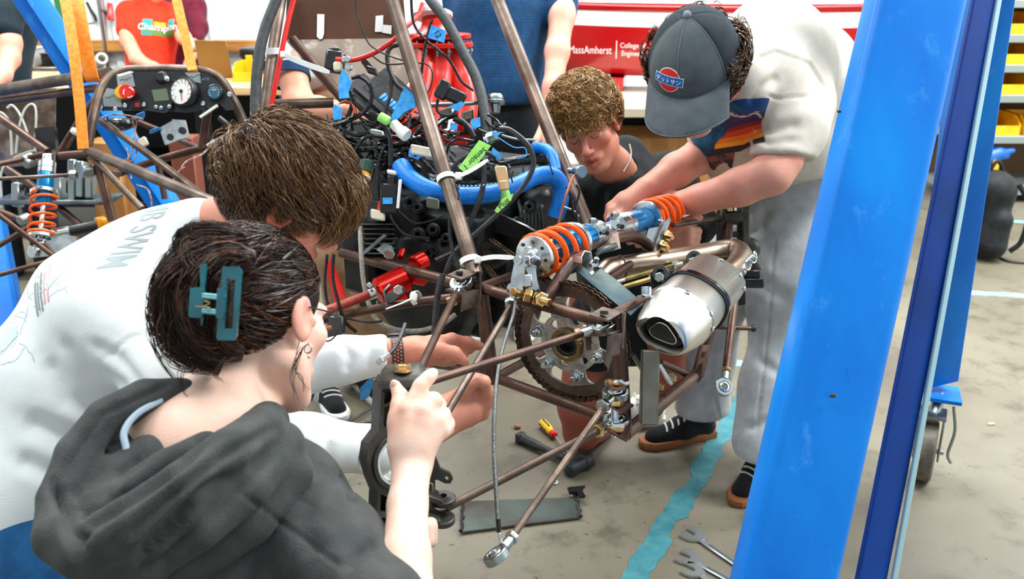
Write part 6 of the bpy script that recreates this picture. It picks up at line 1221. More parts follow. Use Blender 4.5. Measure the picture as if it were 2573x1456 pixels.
b.chain(L([(520, 720, 1.75), (660, 900, 1.76), (740, 930, 1.75)]), [.08, .062, .055], .03).chain(L([(740, 930, 1.75), (860, 908, 1.75), (966, 895, 1.757)]), [.055, .046, .04], .02).half(P(972, 894, 1.757), (P(1040, 890, 1.77) - P(940, 895, 1.757)).normalized(), .004)
b.chain(L([(505, 578, 1.6), (470, 618, 1.62), (395, 690, 1.62), (290, 800, 1.61), (190, 975, 1.59), (105, 1190, 1.57), (40, 1310, 1.56)]), [.054, .075, .105, .138, .15, .155, .158], .04)
b.cone(P(430, 640, 1.72), .08, P(300, 800, 1.5), .1, .06)
b.chain(L([(370, 850, 1.47), (450, 960, 1.43), (620, 1105, 1.42)]), [.085, .07, .056], .03).chain(L([(620, 1105, 1.42), (780, 1115, 1.48), (935, 1128, 1.555), (955, 1124, 1.565)]), [.056, .049, .041, .040], .02)
b.half(P(30, 1335, 1.5), (P(0, 1400, 1.5) - P(25, 1335, 1.5)).normalized(), .01)
sh = sdf_part(b, 'shirt', WS, wm, creases=((((150, 850, 1.46), (220, 930, 1.44), (330, 980, 1.42)), .016, .008), (((110, 900, 1.46), (170, 1000, 1.43), (260, 1050, 1.42)), .02, .01), (((230, 860, 1.45), (300, 900, 1.41), (380, 1000, 1.38)), .012, .007), (((60, 1050, 1.44), (160, 1100, 1.42), (250, 1120, 1.42)), .025, .012), (((40, 1150, 1.44), (120, 1190, 1.42), (220, 1180, 1.42)), .02, .01), (((720, 1060, 1.44), (760, 1110, 1.42), (750, 1160, 1.43)), .012, .006), (((800, 1070, 1.47), (830, 1120, 1.45), (820, 1165, 1.46)), .012, .005), (((860, 860, 1.72), (880, 900, 1.71), (870, 940, 1.72)), .012, .006), (((920, 850, 1.74), (930, 890, 1.72), (925, 935, 1.73)), .01, .004), (((255, 905, 1.43), (330, 850, 1.43), (410, 830, 1.46)), .004, .004), (((700, 1040, 1.45), (790, 1080, 1.43), (880, 1075, 1.5)), .014, .005)), amp=.0018, seed=8, freq=22)
# printed back: letters read down the back
tdir = (P(275, 655, 1.5) - P(330, 560, 1.55)).normalized(); ydir = cv(.95, .12, .1)
INKG = mat('grey_print', '#8d999b', .9)
drape_text(sh, 'UMB SWIM', .058, P(338, 566, 1.5), tdir, ydir, INKG, 'lettering', wm, FW, sx=.66, bold=.0006)
PG = mat('pale_green_print', '#bfe3cf', .9); PR = mat('pale_red_print', '#d8a9ad', .9)
rp = random.Random(5)
for cx, cy, w, h_, mt_ in ((150, 700, .03, .05, PG), (45, 850, .03, .05, PG), (178, 690, .012, .07, PG)):
    bm = gridbm(w, h_, 8, 10)
    for v in list(bm.verts):
        if (v.co.x / (w / 2)) ** 2 + (v.co.y / (h_ / 2)) ** 2 > 1.02: bm.verts.remove(v)
    drape(bm, sh, P(cx, cy, 1.5), cv(.8, -.5, 0), cv(.5, .8, 0), mt_, 'print', wm, FW)
for (cx, cy, w_, mt_) in ((146, 706, .075, PR), (138, 722, .06, PR), (128, 732, .07, INKG), (120, 744, .05, INKG), (112, 752, .06, INKG)):
    a = math.radians(-62); drape(gridbm(w_, .0045, 14, 1), sh, P(cx, cy, 1.5), cv(math.cos(a), math.sin(a), 0), cv(-math.sin(a), math.cos(a), 0), mt_, 'print', wm, FW)
for k in range(26):
    x0, y0 = rp.uniform(30, 215), 0; y0 = 930 - 1.45 * x0 + rp.uniform(-50, 45); bm = bmesh.new(); a = rp.uniform(0, 3); prev = None; px_ = 0; py_ = 0
    for j in range(9):
        px_ += .006 * math.cos(a); py_ += .006 * math.sin(a); a += rp.uniform(-.6, .6); q1_ = bm.verts.new((px_, py_, 0)); q2_ = bm.verts.new((px_ + .0012 * math.sin(a), py_ - .0012 * math.cos(a), 0))
        if prev: bm.faces.new((prev[0], prev[1], q2_, q1_))
        prev = (q1_, q2_)
    o_ = drape(bm, sh, P(x0, y0, 1.5), cv(1, 0, 0), cv(0, 1, 0), mat('pale_line_print', '#b9c6c8', .9), 'print', wm, FW)
    if o_: o_['kind'] = 'stuff'
JEAN = cloth('blue_jean', '#14507f', '#0d3f68', .6, 500)
b = S(.006, .04); b.cone(P(20, 1370, 1.57), .15, P(10, 1480, 1.57), .15).cone(P(60, 1400, 1.5), .12, P(260, 1540, 1.42), .09).cone(P(20, 1400, 1.65), .12, P(240, 1580, 1.68), .09); sdf_part(b, 'jeans', JEAN, wm, amp=.003, seed=2, freq=14)
bs = S(.004, .02); bs.ell(H(0, -.014, .042), np.array([.082, .106, .09]) * H.s, H.R); bs.ell(H(0, .1, -.055), np.array([.1, .07, .085]), H.R, .02, True); bs.ell(H(0, .04, -.1), np.array([.1, .08, .07]), H.R, .02, True)
sdf_part(bs, 'scalp_hair', HAIR, wm, color='#2d1c10')
hl2 = lambda q: q[:, 2] > np.interp(q[:, 1], [-.12, -.06, -.01, .03, .06, .1], [-.055, -.05, -.035, .01, .03, .045])
N = 9000
hair_on_head(H, 'hair', wm, N, hl2, (0, -.014, .042), (.083, .107, .091), (-.01, -.12, .09), .095, nrg.uniform(.0004, .0008, N), shade('#7b5530', '#3a2411', N, '#9c7446', .16), lift=.017, wave=.42, label='tousled brown hair', grav=.1, clump=.55, tips=(.3, 1.), nseg=8)
N = 1500
hair_on_head(H, 'fringe', wm, N, lambda q: (q[:, 1] > .03) & (q[:, 2] > .02) & (q[:, 2] < .11), (0, -.014, .042), (.083, .107, .091), (.0, -.06, .12), .10, nrg.uniform(.0004, .0008, N), shade('#86602f', '#3c260f', N, '#a98150', .2), lift=.028, wave=.7, grav=.35, clump=.9)
N = 1300
hair_on_head(H, 'nape_hair', wm, N, lambda q: (q[:, 2] < .03) & (q[:, 1] < .0) & (q[:, 2] > -.06), (0, -.014, .03), (.083, .105, .095), (.0, -.05, .125), .05, nrg.uniform(.0004, .0008, N), shade('#5b3d22', '#2d1b0c', N, '#8f6a41', .15), lift=.012, wave=.6, grav=.4)
# watch band
m = M(); wc_ = P(996, 891, 1.762); wa = (P(1030, 890, 1.77) - P(940, 895, 1.755)).normalized(); m.lathe(wc_ - wa * .011, wa, [(0, .0335), (0, .0355), (.022, .0355), (.022, .0335)], 30, cap=False); build(m, 'watch_band', mat('navy_rubber', '#15303f', .5), wm, 'navy perforated watch band')
m = M(); xx, yy = perp(wa)
for k in range(-5, 6):
    for j, t in ((0, -.006), (1, 0), (0, .006)):
        a = k * .19 + (.095 if j else 0); d_ = (-FW * math.cos(a) + UP * math.sin(a) * (1)).normalized(); d_ = (d_ - wa * d_.dot(wa)).normalized(); m.lathe(wc_ + wa * t + d_ * .0345, d_, [(0, .0022), (.0014, .0022), (.0016, .0012)], 8)
build(m, 'band_hole', mat('orange_rubber', '#d9632c', .5), wm)
m = M(); m.box(wc_ + UP * .036 + FW * .01, wa * .018, FW * .016, UP * .005, .003); build(m, 'watch_case', BLACK, wm)

# ================================================================ boy kneeling behind the car
by = thing('person', 'young man with curly light brown hair in black tee kneeling behind the rear shocks', 'person', G(1470, 1105))
H = Frame(P(1481, 322, 2.5), (-.20, -.94, -.26), (-.36, -.16, .92), .96)
b = S(.0032, .02); head(b, H, mouth_open=.003)
b.chain(L([(1500, 370, 2.52), (1540, 420, 2.6), (1570, 470, 2.66)]), [.052, .054, .065]).cone(P(1560, 500, 2.7), .1, P(1580, 760, 2.85), .12, .04)
b.cone(P(1420, 520, 2.66), .06, P(1690, 460, 2.76), .06, .04)
b.chain(L([(1720, 560, 2.55), (1700, 590, 2.45), (1690, 596, 2.42)]), [.036, .03, .028], .012).cone(P(1690, 598, 2.42), .028, P(1715, 600, 2.39), .032, .012)
hand(b, [(((1690, 575 + k * 18, 2.37), (1728, 578 + k * 17, 2.36), (1752 - k * 3, 582 + k * 17, 2.38), (1735 - k * 2, 590 + k * 17, 2.41)), (.0135, .0125, .0115, .009)) for k in range(4)] + [(((1690, 580, 2.37), (1715, 560, 2.35), (1742, 550, 2.34), (1758, 547, 2.34)), (.016, .0135, .0115, .009))], .007)
sdf_part(b, 'body', SKIN, by, color=face_col(H, '#dda28b', .5, '#b5483f', '#4a2a18', '#2a1410'), it=1)
b = S(.006, .03); b.cone(P(1500, 760, 2.95), .09, P(1462, 1020, 2.98), .075).cone(P(1462, 1020, 2.98), .075, P(1462, 1085, 3.02), .06).cone(P(1462, 1085, 3.02), .055, P(1560, 1060, 3.4), .05).cone(P(1600, 780, 2.95), .09, P(1680, 830, 2.75), .07).chain(L([(1680, 830, 2.75), (1672, 930, 2.85), (1640, 1020, 3.0)]), [.07, .055, .04]); sdf_part(b, 'legs', SKIN, by, color='#96503f')  # leg skin coloured darker than the body, painting in the shade there
shoe(G(1668, 1060), G(1590, 1068), (WSOLE, cloth('white_canvas', '#dfe0dc'), LACE), by, .27)
BT = cloth('black_cotton', '#141a1d', '#0f1316', .4, 600)
b = S(.006, .03); b.cone(P(1560, 520, 2.7), .145, P(1580, 800, 2.88), .15).cone(P(1428, 500, 2.66), .075, P(1680, 445, 2.76), .075, .05).cone(P(1570, 400, 2.72), .075, P(1555, 480, 2.62), .07, .03)
b.chain(L([(1425, 505, 2.66), (1420, 640, 2.6)]), [.078, .06]).chain(L([(1690, 450, 2.76), (1745, 560, 2.68), (1735, 590, 2.6)]), [.08, .06, .048])
b.ell(P(1520, 405, 2.52), np.array([.085, .085, .06]), None, .012, True); b.cone(P(1480, 330, 2.5), .06, P(1545, 425, 2.6), .062, .01, True)
sdf_part(b, 'tee_shirt', BT, by, creases=((((1600, 400, 2.6), (1640, 470, 2.6), (1650, 560, 2.6)), .02, .008), (((1520, 470, 2.5), (1500, 540, 2.5)), .02, .007)), amp=.0025, seed=5, freq=16)
b = S(.006, .03); b.cone(P(1570, 760, 2.9), .14, P(1590, 800, 2.9), .13).cone(P(1510, 790, 2.93), .1, P(1490, 870, 2.93), .09).cone(P(1620, 790, 2.92), .1, P(1665, 820, 2.8), .085); sdf_part(b, 'shorts', BT, by)
m = M(); m.tube(sm(L([(1582, 362, 2.57), (1586, 385, 2.565), (1580, 408, 2.55), (1566, 432, 2.53)]), 6), .0022, 6); build(m, 'chain_necklace', CHROME, by)
bs = S(.004, .02); bs.ell(H(0, -.012, .05), np.array([.083, .104, .09]), H.R); bs.ell(H(0, .085, -.035), np.array([.1, .06, .085]), H.R, .02, True); bs.ell(H(0, .03, -.09), np.array([.1, .09, .07]), H.R, .02, True)
sdf_part(bs, 'scalp_hair', HAIR, by, color='#8a6335')
N = 5200; hl3 = lambda q: q[:, 2] > np.interp(q[:, 1], [-.12, -.06, -.01, .02, .05, .1], [-.03, -.025, -.005, .04, .07, .082])
def curl(H, N, cond, cen, rad, name, parent, cols, R0=.006, lift=.02, r=(.0006, .0011), label=None, n=16, ang=.75, drift=.003, drop=0.):
    gl_ = H.R.T @ np.array([0, 0, -1.0])
    q0 = on_ell(N, H, np.array(cen), np.array(rad), cond); key = np.round(q0 * 48); rs = np.sin(key @ np.array([12.99, 78.2, 37.7]))[:, None]; ax_ = np.stack([np.sin(key @ np.array([3.1, 7.7, 5.3])), np.sin(key @ np.array([9.1, 2.7, 8.3])), np.sin(key @ np.array([4.1, 6.7, 1.3]))], 1); cen = np.array(cen)
    def fn(p, i, st):
        l = H.loc(p); o = l - cen; o = o / np.linalg.norm(o, axis=1)[:, None]; t1 = np.cross(o, ax_); t1 /= np.maximum(np.linalg.norm(t1, axis=1), .2)[:, None]; t2 = np.cross(o, t1); a = ang * i + rs * 3
        return toworld(H, l + (t1 * np.cos(a) + t2 * np.sin(a)) * R0 * .6 + o * lift / n * (1.2 if i < n * .6 else -.5) + t2 * rs * drift * .6 + gl_ * (drop * (1 + .6 * rs) * i / n) + .0006 * np.sin(q0 * 900 + i))
    return strands(name, toworld(H, q0), 0, n, fn, nrg.uniform(*r, N), HAIR, parent, label, cols, sides=2)
curl(H, N, hl3, (0, -.012, .05), (.084, .105, .091), 'hair', by, shade('#b0854a', '#6f4b26', N, '#e3c288', .22), .010, .034, (.0006, .0011), label='curly light brown hair')
N = 1700
curl(H, N, lambda q: (q[:, 1] > .035) & (q[:, 2] > .062) & (q[:, 2] < .115), (0, -.012, .05), (.088, .112, .096), 'fringe', by, shade('#b58a4c', '#7a5229', N, '#e6c78f', .25), .010, .016, (.0006, .0010), n=15, drop=.0045)
N = 700
curl(H, N, lambda q: (np.abs(q[:, 0]) > .06) & (q[:, 1] > -.03) & (q[:, 1] < .06) & (q[:, 2] > .03) & (q[:, 2] < .09), (0, -.012, .05), (.086, .108, .092), 'side_curls', by, shade('#a67c42', '#6b4722', N, '#d8b374', .2), .008, .012, (.0006, .0010), n=13, drop=.004)

# ================================================================ man in the cap
mc = thing('person', 'man in grey cap, off-white tee and grey sweatpants leaning over rear of car', 'person', G(1800, 1180))
H = Frame(P(1748, 180, 2.06), cv(-.36, -.76, .52), cv(-.30, .58, .76), 1.10)
b = S(.0042, .02); head(b, H)
b.chain(L([(1800, 210, 2.1), (1855, 200, 2.18), (1920, 200, 2.32)]), [.05, .05, .05]).cone(P(1945, 220, 2.45), .06, P(1980, 440, 2.85), .06, .05)
b.chain(L([(1985, 285, 2.27), (1962, 400, 2.2), (1938, 438, 2.19)]), [.055, .049, .047], .02).chain(L([(1938, 438, 2.19), (1860, 470, 2.22), (1760, 500, 2.29), (1690, 515, 2.33)]), [.05, .046, .036, .030], .015)
b.cone(P(1690, 515, 2.33), .030, P(1640, 545, 2.34), .033, .015)
hand(b, [(((1635, 545, 2.32), (1600, 575, 2.30), (1572, 592, 2.29), (1552, 596, 2.28)), (.015, .0125, .011, .0085)), (((1645, 560, 2.35), (1612, 596, 2.35), (1580, 608, 2.34)), (.0145, .012, .009)), (((1655, 570, 2.37), (1630, 605, 2.37), (1602, 616, 2.36)), (.0135, .0115, .009)), (((1630, 530, 2.34), (1600, 545, 2.36), (1575, 552, 2.36)), (.015, .0125, .009)), (((1662, 572, 2.39), (1645, 605, 2.40)), (.0125, .01))], .008)
b.chain(L([(1850, 335, 2.52), (1768, 388, 2.44), (1700, 428, 2.37), (1622, 478, 2.32)]), [.056, .048, .043, .031], .02).cone(P(1622, 478, 2.31), .031, P(1578, 515, 2.3), .035, .012)
hand(b, [(((1570, 505, 2.3), (1540, 530, 2.29), (1532, 556, 2.28), (1545, 570, 2.27)), (.0145, .0125, .011, .009)), (((1580, 520, 2.29), (1552, 548, 2.27), (1556, 575, 2.25)), (.0145, .0125, .009)), (((1590, 530, 2.29), (1572, 560, 2.27), (1575, 580, 2.25)), (.014, .012, .009)), (((1600, 540, 2.29), (1592, 565, 2.28), (1592, 580, 2.26)), (.013, .011, .009)), (((1565, 495, 2.3), (1535, 520, 2.31), (1524, 548, 2.31)), (.014, .012, .009))], .008)
sdf_part(b, 'body', SKIN, mc, color=face_col(H, '#d89a86', .5), it=1)
OW = cloth('off_white_tee', '#ccc6b9', '#c4bdaf', .4, 600, .9)
b = S(.006, .03)
b.chain(L([(2000, 255, 2.32), (1982, 330, 2.25), (1960, 400, 2.21)]), [.1, .088, .074], .03).half(P(1955, 394, 2.2), (P(1951, 440, 2.2) - P(1955, 380, 2.2)).normalized(), .004)
b.chain(L([(1866, 214, 2.165), (1900, 190, 2.25), (1945, 150, 2.4), (1995, 200, 2.6), (2000, 360, 2.78), (1985, 440, 2.84)]), [.078, .105, .15, .17, .165, .16], .05)
b.chain(L([(1860, 250, 2.32), (1850, 330, 2.42), (1905, 400, 2.62), (1965, 440, 2.76)]), [.09, .11, .135, .15], .05).cone(P(1950, 300, 2.5), .13, P(2010, 420, 2.72), .15, .05)
b.cone(P(1880, 280, 2.42), .09, P(1815, 330, 2.40), .062, .03).cone(P(1815, 330, 2.40), .062, P(1850, 390, 2.45), .075, .03)
b.half(P(1975, 466, 2.6), (P(2005, 651, 2.6) - P(1975, 466, 2.6)).normalized(), .006)
tee = sdf_part(b, 'tee_shirt', OW, mc, creases=((((1930, 240, 2.15), (1960, 250, 2.15), (2040, 240, 2.2)), .005, .005), (((1880, 300, 2.15), (1930, 330, 2.1), (2020, 310, 2.1)), .02, .012), (((1870, 330, 2.15), (1930, 360, 2.08), (2000, 350, 2.1)), .014, .008), (((1880, 270, 2.2), (1920, 220, 2.15), (1960, 190, 2.18)), .018, .009), (((1890, 150, 2.1), (1950, 130, 2.2), (2040, 160, 2.3), (2080, 230, 2.4)), .006, .005), (((2010, 420, 2.6), (1960, 440, 2.6), (1920, 450, 2.55)), .012, .008), (((2050, 300, 2.5), (2010, 380, 2.5)), .02, .01), (((1855, 388, 2.1), (1920, 392, 2.06), (2005, 386, 2.1)), .004, .003)), amp=.002, seed=12, freq=18)
# print on the tee front: framed landscape at dusk
def tee_patch(w, h_, c, X, Y, name, mt, nx=18, ny=18, f=None, th=.003):
    nx *= 2; ny *= 2
    bm = gridbm(w, h_, nx, ny)
    if f:
        for v in list(bm.verts):
            if not f(v.co.x / w + .5, v.co.y / h_ + .5): bm.verts.remove(v)
    return drape(bm, tee, c, X, Y, mt, name, mc, FW, th)
pc = P(1862, 320, 2.2); PX = cv(.98, .08, 0); PY = cv(-.05, 1, 0); w_, h_ = .098, .098
def dusk(name, c, y0, y1, jag=0):
    hh = (y1 - y0) * h_; return tee_patch(w_, hh, pc + PY * (h_ * ((y0 + y1) / 2 - .5)), PX, PY, name, mat('print_' + c[1:], c, .9), 18, max(2, int(18 * (y1 - y0))))
for i_, (c_, y0, y1) in enumerate((('#0f3c74', .72, 1.), ('#4a2a55', .62, .73), ('#8c2a26', .54, .63), ('#cf431d', .42, .55), ('#ea7a1c', .30, .43), ('#f2a02b', .2, .31), ('#33262a', .06, .21))): dusk('band', c_, y0, y1)
for n_, c_ in enumerate(()): pass
tee_patch(.085, .12, P(1790, 330, 2.2), cv(.8, -.6, 0), cv(.6, .8, 0), 'print', mat('print_teal', '#1b5f7e', .9, 0, '#123a55', 26, .4, .6), 16, 18, lambda x, y: abs(x - .5) < .5 - .25 * abs(y - .5) + .05 * math.sin(y * 17), .0042)
o_ = tee_patch(.075, .04, P(1838, 388, 2.2), PX, PY, 'print', mat('print_dark', '#3a3134', .9, 0, '#7d4a43', 40, .45, .55), 14, 8, lambda x, y: y > .25 + .2 * math.sin(x * 11), .005); o_['kind'] = 'stuff'
tee_patch(.05, .02, P(1775, 285, 2.2), cv(.8, -.5, 0), cv(.5, .8, 0), 'print', mat('print_plum', '#5b2d4a', .9), 8, 5, None, .0036)
SW = cloth('grey_marl_fleece', '#c3c7c9', '#b2b6b8', .6, 500, .95)
b = S(.0075, .04); b.cone(P(1985, 470, 2.86), .165, P(1950, 560, 2.9), .16)
b.chain(L([(2000, 540, 2.84), (1975, 760, 2.8), (1940, 960, 2.78), (1912, 1110, 2.76)]), [.13, .105, .09, .085], .05).chain(L([(1900, 540, 2.95), (1800, 720, 2.95), (1775, 900, 3.0), (1765, 1050, 3.05)]), [.125, .105, .095, .09], .05)
b.half(P(1915, 1150, 2.74), V((.05, 0, -1)).normalized(), .01)
sdf_part(b, 'sweatpants', SW, mc, creases=((((1850, 640, 2.8), (1900, 700, 2.75), (1990, 760, 2.7)), .03, .015), (((1930, 520, 2.75), (1900, 580, 2.75), (1840, 600, 2.8)), .025, .014), (((1900, 900, 2.7), (1960, 940, 2.7)), .02, .008), (((1870, 1080, 2.7), (1930, 1060, 2.68), (1980, 1090, 2.7)), .02, .01), (((1720, 960, 2.9), (1770, 990, 2.9), (1820, 960, 2.95)), .02, .01), (((1950, 600, 2.7), (1930, 800, 2.68), (1900, 1100, 2.65)), .006, .004), (((1800, 860, 2.88), (1790, 960, 2.88), (1810, 1060, 2.9)), .006, .004)), amp=.004, seed=6, freq=12)
shoe(G(1795, 1092), G(1600, 1128), (GUM, CANVAS, LACE), mc, .285); shoe(G(1935, 1175), G(1858, 1262), (GUM, CANVAS, LACE), mc, .285)
m = M(); wc_ = P(1668, 522, 2.34); wa = (P(1640, 545, 2.34) - P(1700, 512, 2.33)).normalized(); m.torus(wc_, wa, .034, .0018, 26, 6); build(m, 'bracelet', CHROME, mc)
# cap
cp = thing('cap', None, None, H(0, 0, .05), parent=mc)
CAPF = cloth('grey_twill', '#565d61', '#4c5357', .4, 800, .9); CAPM = cloth('dark_mesh', '#1f2c32', '#16222a', .8, 900, .8, weave=420)
ch, cra, crb, crc = .028, .090, .112, .104
def cpt(az, ph, s=1.): return H(cra * s * math.sin(ph) * math.sin(az), -.004 + crb * s * math.sin(ph) * math.cos(az), ch + crc * s * math.cos(ph) * (1 if ph < 1.57 else 1))
def panel(a0, a1, name, mt, ph1=1.72, n=10, k=12, rib=0):
    m = M(); vs = []
    for j in range(k + 1):
        for i in range(n + 1):
            az = a0 + (a1 - a0) * i / n; ph = .02 + (ph1 - .02) * j / k; e = 1 - .012 * (abs(2 * i / n - 1) ** 8)
            vs.append(cpt(az, ph, e))
    off = len(vs); vs = vs + [H.c + (v - H.c) * .97 for v in vs]; fs = []
    for j in range(k):
        for i in range(n):
            q = j * (n + 1) + i; fs += [(q, q + 1, q + n + 2, q + n + 1), (off + q, off + q + n + 1, off + q + n + 2, off + q + 1)]
    for i in range(n): q = k * (n + 1) + i; fs.append((q, q + 1, off + q + 1, off + q))
    m.add(vs, fs); return build(m, name, mt, cp, recalc=True, angle=60)
pi = math.pi
f1 = panel(-1.05, 0, 'front_panel', CAPF); f2 = panel(0, 1.05, 'front_panel', CAPF)
for k in range(4): panel(1.05 + (2 * pi - 2.1) * k / 4, 1.05 + (2 * pi - 2.1) * (k + 1) / 4, 'mesh_panel', CAPM)
m = M(); m.ball(H(0, -.004, ch + crc + .002), .0095, 14, H.R and Matrix(H.R.tolist()) if False else None); build(m, 'top_button', cloth('pale_grey_twill', '#858d91', '#7b8387', .4, 800, .9), cp)
m = M()
for az in (0, -1.05, 1.05): m.tube([cpt(az, .1 + 1.5 * t, 1.003) for t in np.linspace(0, 1, 14)], .0007, 5)
build(m, 'seam_stitching', mat('pale_thread', '#6f797d', .8), cp)
m = M(); vs = []; nu, nv = 24, 8
for s in (0, -1):
    for j in range(nv + 1):
        for i in range(nu + 1):
            az = -1.18 + 2.36 * i / nu; t = j / nv; base = H.loc(np.array([npa(cpt(az, 1.60, 1.0))]))[0]
            ext = .078 * math.cos(az * .78) ** .8 * t; dr = -.004 - .030 * t * t - .028 * (az / 1.18) ** 2 * t
            vs.append(H(base[0] * (1 + .05 * t), base[1] + ext, base[2] + dr + s * .003))
q = (nu + 1) * (nv + 1); fs = []
for j in range(nv):
    for i in range(nu): a = j * (nu + 1) + i; fs += [(a, a + 1, a + nu + 2, a + nu + 1), (q + a, q + a + nu + 1, q + a + nu + 2, q + a + 1)]
edge = [j * (nu + 1) for j in range(nv + 1)] + [nv * (nu + 1) + i for i in range(1, nu + 1)] + [j * (nu + 1) + nu for j in range(nv - 1, -1, -1)] + [i for i in range(nu - 1, 0, -1)]
for i in range(len(edge)): a, b_ = edge[i], edge[(i + 1) % len(edge)]; fs.append((a, b_, q + b_, q + a))
m.add(vs, fs); build(m, 'visor', CAPF, cp, angle=50)
m = M(); m.tube([V(vs[nv * (nu + 1) + i]) + H.u * .0004 for i in range(1, nu)], .0007, 5); build(m, 'visor_stitching', mat('pale_thread', '#6f797d', .8), cp)
# embroidered badge: red disc, blue bent band, katakana
cm = M(); 
for o_ in (f1, f2): wl_ = wloc(o_); off = len(cm.v); cm.v += [tuple(v.co + wl_) for v in o_.data.vertices]; cm.f += [tuple(i + off for i in p.vertices) for p in o_.data.polygons]; cm.mi += [0] * len(o_.data.polygons)
class _T: pass
def badge(bm, mt, name, th, c, X, Y):
    tree = BVHTree.FromPolygons([V(v) for v in cm.v], cm.f); X = X.normalized(); Y = Y.normalized(); tw = X.cross(Y).normalized() * -1; mm = M(); bm.verts.ensure_lookup_table(); co = []
    for v in bm.verts:
        p = c + X * v.co.x + Y * v.co.y; h_ = tree.ray_cast(p - tw * .15, tw); co.append((h_[0] if h_[0] is not None else p) - tw * th)
    ix = {v: i for i, v in enumerate(bm.verts)}; mm.add(co, [tuple(ix[v] for v in f.verts) for f in bm.faces]); bm.free(); build(mm, name, mt, cp, recalc=False, angle=180)
def discbm(rx, ry, n=30, k=6):
    bm = bmesh.new(); rings = [[bm.verts.new((rx * j / k * math.cos(6.28318 * i / n), ry * j / k * math.sin(6.28318 * i / n), 0)) for i in range(n)] for j in range(1, k + 1)]; c = bm.verts.new((0, 0, 0))
    for i in range(n):
        bm.faces.new((c, rings[0][i], rings[0][(i + 1) % n]))
        for j in range(k - 1): bm.faces.new((rings[j][i], rings[j + 1][i], rings[j + 1][(i + 1) % n], rings[j][(i + 1) % n]))
    return bm
bc_ = cpt(.24, 1.27, 1.02); BX = H.r * -1; BY = H.u
BX = -H.r; nB = (bc_ - H(0, -.004, ch)).normalized(); BX = (BX - nB * BX.dot(nB)).normalized(); BY = nB.cross(BX)
BX, BY = (BX, BY) if BY.dot(H.u) > 0 else (BX, -BY)
if BX.cross(BY).dot(nB) < 0: BX = -BX
BX, BY = BX * math.cos(.16) - BY * math.sin(.16), BY * math.cos(.16) + BX * math.sin(.16)
WHB = mat('white_embroidery', '#e6e6e0', .8); REDB = mat('red_embroidery', '#d32018', .8); BLUB = mat('blue_embroidery', '#1c66b4', .8)
badge(discbm(.0275, .0275), WHB, 'badge_edge', .0012, bc_, BX, BY); badge(discbm(.0255, .0255), REDB, 'badge_disc', .0018, bc_, BX, BY)
def bandbm(w, h_): return gridbm(w, h_, 24, 4)
badge(bandbm(.070, .0215), WHB, 'badge_edge', .0022, bc_, BX, BY); badge(bandbm(.067, .0185), BLUB, 'badge_band', .0028, bc_, BX, BY)
kat = {'da': [[(.35, .95), (.1, .45)], [(.3, .75), (.75, .75), (.6, .35), (.2, .0)], [(.28, .5), (.6, .3)], [(.82, .98), (.9, .85)], [(.94, 1.0), (1.0, .88)]],
       'tsu': [[(.15, .6), (.22, .4)], [(.42, .65), (.48, .45)], [(.8, .65), (.7, .25), (.35, .05)]], 'to': [[(.4, .95), (.4, .0)], [(.4, .6), (.75, .4)]],
       'sa': [[(.05, .65), (.95, .65)], [(.3, .9), (.3, .35)], [(.7, .92), (.7, .45), (.4, .0)]], 'n': [[(.1, .8), (.35, .65)], [(.1, .1), (.55, .25), (.9, .75)]]}
sb = bmesh.new(); sz = .011
for k, ch_ in enumerate(('da', 'tsu', 'to', 'sa', 'n')):
    ox = -.0305 + k * .0125
    for st_ in kat[ch_]:
        for (xa, ya), (xb, yb) in zip(st_[:-1], st_[1:]):
            a = V((ox + xa * sz, (ya - .5) * sz, 0)); b2 = V((ox + xb * sz, (yb - .5) * sz, 0)); d_ = (b2 - a).normalized(); n_ = V((-d_.y, d_.x, 0)) * .0008
            q_ = [sb.verts.new(a - n_), sb.verts.new(b2 - n_), sb.verts.new(b2 + n_), sb.verts.new(a + n_)]; sb.faces.new(q_)
badge(sb, WHB, 'badge_lettering', .0036, bc_, BX, BY)
N = 2600
curl(H, N, lambda q: (q[:, 2] < .045) & (q[:, 2] > -.05) & (q[:, 1] < .03), (0, -.014, .03), (.084, .108, .09), 'hair', mc, shade('#57391f', '#2a190d', N, '#9a7350', .16), .011, .034, (.0007, .0012), 'curly dark hair below the cap', 18, .7, .002)
